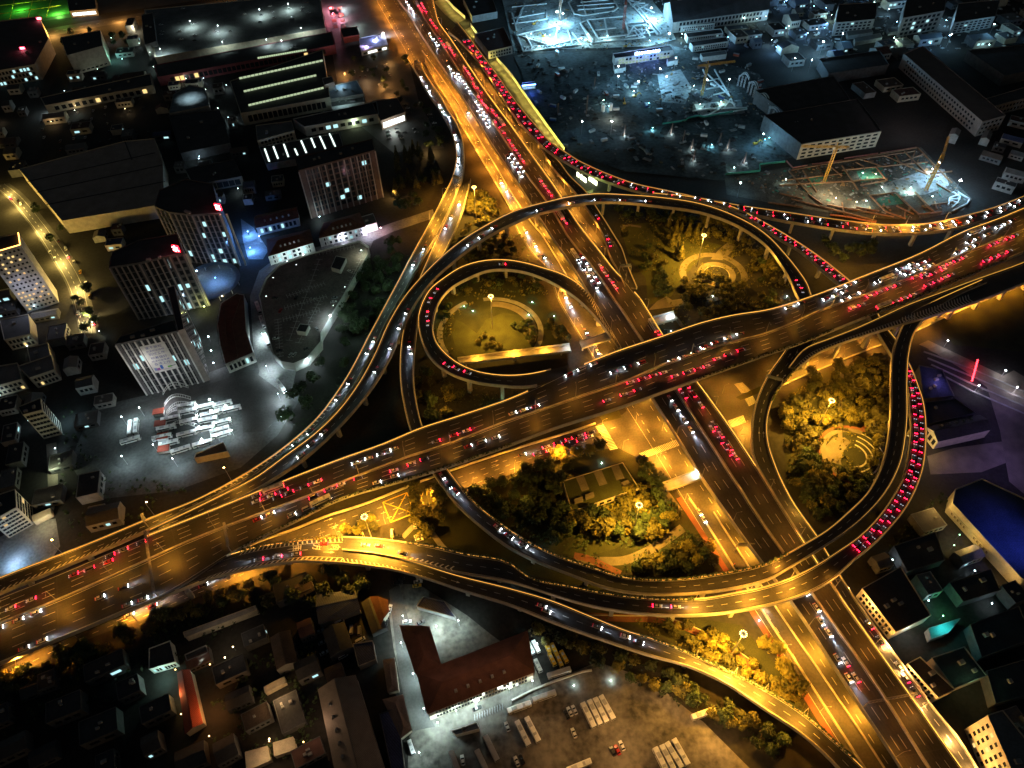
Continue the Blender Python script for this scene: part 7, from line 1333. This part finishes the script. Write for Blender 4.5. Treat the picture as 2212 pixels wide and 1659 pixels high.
# gantries over the roads
def gantry(rib, u, v, t0, t1, label, m=STEEL, board=None, h=6.5, sgn=1, arm=None):
    d, t = rib.find(u, v); a, b = rib.at(d, t0), rib.at(d, t1); r = thing('sign_gantry', label, 'sign gantry', a); mb = MB()
    for p in (a, b): mb.cyl(p, p + Vector((0, 0, h)), .28, .22, 8)
    mb.build('post', m, r); mb = MB(); lattice(mb, a + Vector((0, 0, h)), b + Vector((0, 0, h)), .9, 12, .18); mb.build('beam', m, r)
    if board:
        for f0, f1 in board: p, q = a.lerp(b, f0), a.lerp(b, f1); mb = MB(); mb.bar(p + Vector((0, 0, h + .3)) + rib.dir(d, t) * -.6, q + Vector((0, 0, h + .3)) + rib.dir(d, t) * -.6, .18, 2.6); mb.build('sign_board', mat('sign_back', (.2, .22, .2), .7, .2, 1, 3), r)
    return r
gantry(LR, 318, 1128, 0, .72, 'orange lit gantry over the western slip ramp at lower left'); gantry(EW, 335, 1240, .02, .98, 'tall thin gantry spanning the highway at lower left', m=CONC2); gantry(LR, 893, 148, .05, .9, 'brightly lit gantry where the western slip ramp starts', board=[(.1, .5)]); gantry(LR, 984, 398, .3, .98, 'bright double gantry where the two western ramps part', board=[(.05, .95)]); gantry(WB, 1690, 838, 0, 1, 'dark sign gantry across the short curving ramp', board=[(.1, .9)]); gantry(QA, 1340, 590, 0, 1, 'green sign gantry at the end of the connector ramp', board=[(.05, .45), (.55, .95)]); gantry(EW, 494, 1150, .5, .98, 'grey gantry over the highway near the merge deck', board=None); gantry(NS, 1905, 1520, NSM(900) * .1, .98, 'pale gantry crossing the southern expressway', m=CONC); gantry(GW, 1590, 1190, .5, .95, 'sign board gantry over the southern service road', board=[(.1, .9)], h=7)
# green uplit piers
for k, (u, v) in enumerate(((1003,662),(1022,672),(1142,680),(1150,652),(1197,682),(1070,880),(1085,895),(1285,852),(932,690),(1410,700),(1450,715),(1700,640),(1540,640),(1300,1000),(1117,1250),(1170,1195),(1145,1440),(1240,1480),(1320,1470),(1640,1340),(1580,1300))):
    c = (.15, 1, .55) if k < 10 else (.7, 1, .95); p = P(u, v, .6); r = thing('garden_lamp', 'small greenish ground lamp in the gardens under the ramps', 'lamp', (p.x, p.y, 0), 'ground lamps under the ramps'); mb = MB(); mb.cyl((p.x, p.y, 0), (p.x, p.y, .5), .2, .26, 8); mb.build('housing', DARKM, r); mb = MB(); mb.cyl((p.x, p.y, .5), (p.x, p.y, .75), .26, .18, 8); mb.build('lamp_glass', emat('ground_lamp', (.7, 1, .9), 40), r); light('lamp_light', (p.x, p.y, 1.4), 420, c, 'POINT', r)
# rooftop car park lamps, cars and market at the top
for k, (u, v) in enumerate(((345,105),(410,45),(470,55),(560,20),(575,85),(608,87),(622,8),(480,90),(650,60))): yard_lamp(u, v, 11000, f'{ORD(k)} lamp on the rooftop car park from the left', 8, (.75, 1, .95), z=7, group='rooftop car park lamps', glow=22, size=.35)
park([T(0, 0, *q) for q in ((1390,210),(1400,270),(1390,295),(1550,185),(1660,205),(1690,195),(1555,265),(1680,300),(1565,335),(1680,345),(1870,270),(1990,265),(2110,120),(1580,70),(1920,340))] + [T(1, 0, *q) for q in ((35,75),(120,50),(235,40),(290,70),(140,100),(155,150),(45,125),(400,60),(440,15),(455,105),(310,150),(400,85),(35,185))], [10, 10, 8, 12], 'on the flood-lit rooftop car park', 'cars on the rooftop car park', ['white', 'silver', 'white', 'black', 'white', 'grey'], z=7.1)
for k in range(8): u, v = 690 + 9 * k, 10 + 7 * k; p = P(716 + (k % 2) * 18 + 3 * (k // 2), 18 + 13 * (k // 2), 3); r = thing('market_stall', 'red canopied stall in the pink lit market street', 'market stall', (p.x, p.y, 0), 'market stalls'); mb = MB(); mb.box((p.x, p.y, 3), (5, 9, .4), R(15), 0, .8); mb.build('canopy', ROOFR, r); mb = MB()
for u, v, pw, c in ((712,10,12000,(1,.3,.45)),(735,30,9000,(1,.35,.5)),(700,40,3500,(1,.2,.3)),(828,70,16000,(.85,.85,1)),(790,100,3500,(.8,.6,1)),(810,85,5000,(.4,.5,1)),(740,8,6000,(.8,.95,1)),(770,45,2600,(.7,1,.9)),(840,125,1800,(1,.5,.15)),(740,150,3000,(1,.45,.12)),(828,175,4200,(1,.45,.12)),(840,193,2400,(1,.45,.12)),(790,165,1500,(1,.6,.3)),(765,235 + 30,900,(.8,1,.6)),(120,20,9000,(.3,1,.15)),(40,12,6000,(.2,1,.1)),(255,38,14000,(1,.45,.1)),(330,28,16000,(1,.42,.08)),(420,14,16000,(1,.42,.08)),(490,4,12000,(1,.42,.08)),(110,68,12000,(1,.5,.12)),(180,54,14000,(1,.45,.1)),(180,4,4000,(.9,1,1)),(290,60,3000,(1,.9,.6)),(245,120,1500,(.3,.9,.8)),(30,440,9000,(1,.68,.16)),(75,490,9000,(1,.68,.16)),(120,555,11000,(1,.68,.16)),(160,615,11000,(1,.68,.18)),(185,685,11000,(1,.75,.3)),(10,408,7000,(1,.68,.16)),(98,233,1500,COOL),(330,188,1300,COOL),(390,165,1800,COOL),(125,210,700,(.8,1,.9)),(850,415,1800,(1,.55,.15)),(930,320,2500,(1,.6,.2)),(1990,1330,300,(.5,.9,1))): light('lamp_light', P(u, v, 6), pw * 2, c)
B('petrol_station', 'violet lit petrol station with glowing white sign boards', 'petrol station', [(780,112),(838,98),(830,72),(776,84)], 5, WALLW, mat('roof_violet', (.3, .3, .42), .7, .2, .3, 2), wins=[(0, 1, 5, .8, 'white', dict(wf=.9))], units=1); B('red_arch_hall', 'dark hall with a red lettered fascia by the market street', 'hall', [(742,82),(776,76),(772,58),(735,64)], 6, ROOFR, ROOFD, units=0)
sheet('sports_court', [(-20,55),(95,40),(205,20),(215,-12),(-20,-12)], mat('court_green', (.06, .16, .05), .9, .3, .1, 1)); B('lit_shop', 'shop with white lit sign by the top left court', 'shop', [(150,25),(208,20),(205,-5),(146,0)], 7, WALLG, ROOFD, wins=[(0, 1, 5, .8, 'white', dict(wf=.9))], units=1)
cf = thing('court_frame', 'yellow lit frame of posts and beams over the green court', 'frame', P(100, 20, 0)); mb = MB()
for u in (20, 60, 100): a, b = P(u, 48 - .12 * u, 5), P(u + 12, -6, 5); mb.bar(a, b, .5); mb.bar(P(u, 48 - .12 * u, 0), a, .4)
mb.bar(P(0, 12, 5), P(130, -4, 5), .5); mb.bar(P(0, 30, 5.1), P(130, 12, 5.1), .5); mb.build('beam', YEL, cf)
grove([(735,120),(800,115),(880,200),(870,230),(800,215),(740,150)], 12, 'dark', 'dim tree in the orange lit car park', 'trees of the orange lit car park', .7, 1.1, 5)
grove([(870,120),(915,200),(945,260),(960,330),(930,330),(900,250),(865,180)], 14, 'dark', 'dark tree in the strip beside the slip ramp', 'trees beside the slip ramp', .8, 1.2, 5)
# ------------------------------------------------------------------ lesser blocks, yards and lamps between the named buildings
def free(x, y, rad, pad=1.5):
    for L in OCC:
        if inpoly(x, y, L): return False
        for a in range(0, 360, 45):
            if inpoly(x + (rad + pad) * math.cos(R(a)), y + (rad + pad) * math.sin(R(a)), L): return False
    return True
ROOFSET = [ROOFD, ROOFG, ROOFD, mat('roof_umber2', (.1, .07, .055), .85, .35, .15, 1.5), ROOFS, ROOFBL, MATS['roof_maroon']]
def filler(poly, n, ang, label, group, hr=(4, 8), sz=(7, 18), roofs=ROOFSET, walls=(WALLG, WALLC, WALLD), lit=.12, style='cool'):
    w = [tuple(P(u, v).xy) for u, v in poly]; xs = [a for a, _ in w]; ys = [b for _, b in w]; rg = random.Random(len(label) + n); c = 0
    for _ in range(n * 40):
        if c >= n: break
        x, y = rg.uniform(min(xs), max(xs)), rg.uniform(min(ys), max(ys)); a, b, h = rg.uniform(*sz), rg.uniform(sz[0], sz[1] * .65), rg.uniform(*hr); rz = R(ang + rg.choice((0, 0, 0, 90)) + rg.uniform(-3, 3)); rad = math.hypot(a, b) / 2
        if not inpoly(x, y, w) or not free(x, y, rad): continue
        ca, sa = math.cos(rz), math.sin(rz); pt = lambda i, j: (x + i * a / 2 * ca - j * b / 2 * sa, y + i * a / 2 * sa + j * b / 2 * ca); q = [pt(-1, -1), pt(1, -1), pt(1, 1), pt(-1, 1)]; OCC.append(q); c += 1
        r = thing('low_building', label, 'building', (x, y, 0), group); wm = rg.choice(walls); rm = rg.choice(roofs); mb = MB(); mb.prism(q, 0, h - .02, bottom=False)
        if rg.random() < .45:
            e = [Vector((*p, h)) for p in q]; m1, m2 = (e[3] + e[0]) / 2 + Vector((0, 0, b * .2)), (e[1] + e[2]) / 2 + Vector((0, 0, b * .2)); mb.face([e[3], e[0], m1]); mb.face([e[1], e[2], m2]); mb.build('wall', wm, r); rb = MB(); rb.face([e[0], e[1], m2, m1]); rb.face([e[2], e[3], m1, m2]); rb.bar(m1, m2, .3, .2); rb.build('roof', rm, r)
        else:
            mb.build('wall', wm, r); rb = MB(); rb.prism([pt(-.97, -.97), pt(.97, -.97), pt(.97, .97), pt(-.97, .97)], h - .02, h + .05, bottom=False); rb.build('roof', rm, r); pp = MB()
            for i in range(4): pp.bar(Vector((*q[i], h + .2)), Vector((*q[(i + 1) % 4], h + .2)), .25, .5)
            pp.build('roof_parapet', wm, r)
            for k in range(rg.randint(1, 3)): px = pt(rg.uniform(-.6, .6), rg.uniform(-.6, .6)); u_ = MB(); u_.box((*px, h + .6), (rg.uniform(.8, 2), rg.uniform(.8, 1.6), 1.1), rz, 0, .95); u_.build('roof_unit', WALLG, r)
        nw = rg.randint(2, 4)
        for k in range(nw): px = pt(-.8 + 1.6 * (k + .5) / nw, -1.0); m_ = MB(); m_.box((px[0], px[1], h * .55), (a / nw * .5, .16, h * .3), rz); m_.build('window', LIT[style] if rg.random() < lit else GLASS, r)
def small_lamps(poly, n, cols, pw, label, group, glow=14, h=5):
    w = [tuple(P(u, v).xy) for u, v in poly]; xs = [a for a, _ in w]; ys = [b for _, b in w]; rg = random.Random(n * 3 + len(label)); c = 0
    for _ in range(n * 60):
        if c >= n: break
        x, y = rg.uniform(min(xs), max(xs)), rg.uniform(min(ys), max(ys))
        if not inpoly(x, y, w) or not free(x, y, .6, .3): continue
        c += 1; col = rg.choice(cols); p = Vector((x, y, h)); r = thing('area_lamp', label, 'lamp', (x, y, 0), group); mb = MB(); mb.cyl((x, y, 0), p, .09, .07, 6); mb.build('pole', DARKM, r); mb = MB(); mb.cyl(p - Vector((0, 0, .15)), p + Vector((0, 0, .15)), .34, .22, 8); mb.build('lamp_head', emat('area_glow_%d' % int(col[0] * 100 + col[2] * 10), col, glow), r); light('lamp_light', p - Vector((0, 0, .3)), pw * rg.choice((.5, 1, 1.6)), col, 'POINT', r)
CC = [(.7, .95, 1), (.8, 1, .9), (.6, .85, 1)]; WW = [(1, .55, .18), (1, .7, .35), (1, .5, .12)]
filler([(380,1440),(690,1330),(690,1659),(380,1659)], 26, 25, 'dim low building in the dark blocks at the lower left', 'dark blocks at the lower left', sz=(7, 17), walls=(WALLD,), roofs=[ROOFD, MATS['roof_umber2'], ROOFD, MATS['roof_maroon']]); filler([(0,1500),(330,1410),(380,1659),(0,1659)], 12, 25, 'nearly black low building in the far lower left corner', 'black blocks in the lower left corner', walls=(WALLD,), lit=.02, roofs=[ROOFD])
filler([(560,1290),(830,1240),(840,1470),(690,1470)], 9, 25, 'low building around the dark parking yard below the merge deck', 'blocks below the merge deck', walls=(WALLD,), roofs=[ROOFD, MATS['roof_umber2']]); filler([(0,640),(240,700),(240,1160),(0,1110)], 20, 15, 'low grey building west of the bus station and towers', 'blocks west of the bus station', walls=(WALLD, WALLG), roofs=[ROOFD, ROOFG])
filler([(90,100),(300,60),(330,360),(90,330)], 14, 10, 'low dark building among the sheds of the upper left', 'low blocks of the upper left', sz=(8, 22)); filler([(340,130),(500,190),(520,340),(640,400),(560,460),(360,420)], 16, 10, 'low dark building between factory and curved towers', 'low blocks by the factory', sz=(7, 18)); grove([(95,72),(300,60),(300,100),(240,110),(110,95)], 8, 'dark', 'dim tree along the orange street at the upper left', 'trees along the upper left street', .8, 1.2, 6)
grove([(60,440),(150,600),(190,720),(215,740),(200,600),(110,450)], 10, 'dark', 'dim tree beside the yellow-lit western street', 'trees beside the western street', .8, 1.2, 5)
filler([(0,160),(100,160),(60,390),(0,390)], 8, 10, 'low dark building below the department store at the left edge', 'low blocks under the department store')
filler([(1460,-10),(2230,-10),(2230,110),(1760,120),(1470,110)], 40, 12, 'low building in the blue-lit blocks at the upper right', 'blue-lit blocks at the upper right', sz=(9, 30), lit=.3, roofs=[ROOFD, ROOFG, ROOFSL]); filler([(1650,110),(1950,100),(1960,215),(1850,210)], 7, 12, 'low unlit building between the sites and the long windowed hall', 'unlit blocks by the windowed hall', sz=(10, 26), lit=.05); filler([(2000,280),(2230,270),(2230,420),(2120,440),(2080,350)], 9, -35, 'dark shed below the long windowed hall at the right edge', 'dark sheds at the right edge', lit=.03, walls=(WALLD, WALLG))
filler([(1870,1150),(2060,1120),(2230,1300),(2230,1659),(2120,1659),(1960,1380),(1880,1250)], 20, 15, 'dark low building in the unlit blocks at the lower right', 'unlit blocks at the lower right', walls=(WALLD, WALLG), lit=.05, roofs=[ROOFD, ROOFG, ROOFS]); filler([(220,330),(340,470),(250,540),(130,490)], 5, 10, 'low dark building under the ribbed brown hall', 'blocks under the ribbed hall')
small_lamps([(330,130),(520,170),(520,420),(360,420)], 14, CC, 700, 'small cool lamp in the lanes around the factory', 'lamps in the lanes by the factory'); small_lamps([(0,100),(330,60),(330,230),(0,360)], 14, CC + WW, 600, 'small lamp in the dark blocks of the upper left', 'lamps of the upper left blocks'); small_lamps([(560,-5),(720,-5),(730,120),(660,110)], 5, [(1, .25, .4), (.8, .9, 1)], 1800, 'pinkish lamp beside the market street at the top', 'lamps by the market street')
small_lamps([(380,1440),(690,1350),(680,1659),(380,1659)], 9, WW, 120, 'small warm lamp in the dark blocks at the lower left', 'lamps of the lower left blocks', 8); small_lamps([(0,640),(240,700),(240,1160),(0,1110)], 7, CC, 450, 'small cool lamp in the blocks west of the bus station', 'lamps west of the bus station'); small_lamps([(1460,-10),(2230,-10),(2230,110),(1760,120),(1470,110)], 34, [(.35, .7, 1), (.6, 1, .95), (.2, .5, 1)], 4200, 'small blue-white lamp in the blocks at the upper right', 'lamps of the upper right blocks', 40, 7)
small_lamps([(1110,60),(1450,60),(1460,100),(1110,115)], 9, [(.5, .9, 1)], 5000, 'work lamp over the white girder frames', 'work lamps of the girder frames', 60, 6); small_lamps([(1160,180),(1640,160),(1720,320),(1560,390),(1250,320)], 12, [(.25, .75, 1), (.6, 1, .95)], 2000, 'work lamp on the dark earth of the site', 'work lamps of the dark earth', 30, 4); small_lamps([(1580,390),(1990,330),(2080,430),(1980,470),(1720,440)], 10, [(.7, 1, .9), (1, .8, .5)], 3200, 'work lamp in the lit pit below the cream block', 'work lamps of the lit pit', 40, 5); small_lamps([(1900,1180),(2060,1130),(2220,1300),(2220,1640),(2130,1640)], 7, [(.4, 1, .6), (.7, .9, 1)], 350, 'small faint lamp in the unlit blocks at the lower right', 'lamps of the lower right blocks', 8)
# clutter of the building sites
def debris(poly, n, mats, zmax, name, sz=(.5, 2.5)):
    w = [tuple(P(u, v).xy) for u, v in poly]; xs = [a for a, _ in w]; ys = [b for _, b in w]; rg = random.Random(n); mb = MB()
    for _ in range(n):
        x, y = rg.uniform(min(xs), max(xs)), rg.uniform(min(ys), max(ys))
        if not inpoly(x, y, w): continue
        h = rg.uniform(.2, zmax); mb.box((x, y, h / 2), (rg.uniform(*sz), rg.uniform(*sz) * rg.choice((.3, 1, 2.2)), h), rg.uniform(0, 3), rg.randrange(len(mats)), rg.uniform(.5, 1))
    tag(mb.build(name, mats), kind='stuff')
SM = [CONC2, CONC2, SITE, mat('formwork', (.3, .18, .08), .85, .3, .5, 3), STEEL]
debris([(1110,0),(1440,0),(1460,100),(1110,115)], 700, SM, 1.6, 'debris'); debris([(1350,110),(1640,150),(1660,260),(1420,240)], 500, SM, 1.4, 'debris'); debris([(1570,385),(1990,325),(2090,430),(1980,472),(1720,445)], 1100, SM + [MATS['rusty_steel'], MATS['green_tarp']], 1.2, 'debris'); debris([(1120,120),(1640,170),(1730,330),(1560,390),(1240,320)], 900, [SITE, EARTH, SITE, CONC2], 1.8, 'rubble', (1, 4)); debris([(1460,-10),(2230,-10),(2230,110),(1470,110)], 700, [CONC, CONC2, STEEL], 2, 'debris', (.6, 3.5))
rgc = random.Random(9)
for k in range(34):
    for _ in range(60):
        u, v = rgc.uniform(1130, 1660), rgc.uniform(95, 330); q = P(u, v)
        if free(q.x, q.y, 3.5) and v > 95 + (u - 1130) * .05: break
    r = thing('site_container', 'steel container standing on the dark earth of the building site', 'container', q, 'containers on the site'); a = rgc.uniform(0, 3); mb = MB(); mb.box(q + Vector((0, 0, 1.25)), (6, 2.4, 2.4), a); mb.build('shell', rgc.choice([STEELW, MATS['car_paint_blue'], MATS['roof_red'], CONC2]), r); mb = MB(); mb.box(q + Vector((0, 0, 2.5)), (6.1, 2.5, .12), a); mb.build('lid', STEEL, r)
    OCC.append([(q.x - 2, q.y - 2), (q.x + 2, q.y - 2), (q.x + 2, q.y + 2), (q.x - 2, q.y + 2)])
undergrowth([(0,1470),(240,1380),(420,1310),(560,1260),(640,1290),(420,1420),(160,1560),(0,1640)], 1500, LEAF2, .9, 3.0); undergrowth([(140,860),(230,1010),(420,1060),(330,1110),(150,1190),(120,1000)], 900, LEAF2, .9, 2.5); undergrowth([(1860,1240),(1960,1130),(2050,1050),(2060,1100),(1950,1220)], 700, LEAF2, .9, 2.5); undergrowth([(450,1450),(690,1380),(680,1640),(460,1640)], 500, LEAF2, .8, 2.5)
# ------------------------------------------------------------------ beyond about 300 of a kind: the farthest become one mass each
def mass(category, keep, name, label):
    things = [o for o in COL.objects if o.parent is None and o.get('category') == category]
    if len(things) <= keep: return
    bpy.context.view_layer.update()
    fwd = CB @ Vector((0, 0, -1)); things.sort(key=lambda o: (o.matrix_world.translation - CAMLOC).dot(fwd)); mb = MB(); mats = []; dead = []
    for o in things[keep:]:
        for ch in list(o.children_recursive) + [o]:
            if ch.type == 'MESH':
                me = ch.data; mw = ch.matrix_world; b = len(mb.v); mb.v += [tuple(mw @ v.co) for v in me.vertices]; loc = []
                for m in me.materials:
                    if m not in mats: mats.append(m)
                    loc.append(mats.index(m))
                for p in me.polygons: mb.f.append(tuple(b + i for i in p.vertices)); mb.m.append(loc[p.material_index])
        dead += list(o.children_recursive) + [o]
    bpy.data.batch_remove(dead)
    tag(mb.build(name, mats), label, kind='stuff')
mass('car', 296, 'distant_cars', 'the many smaller distant cars on roads and car parks'); mass('tree', 296, 'distant_trees', 'the many smaller distant trees around the interchange')
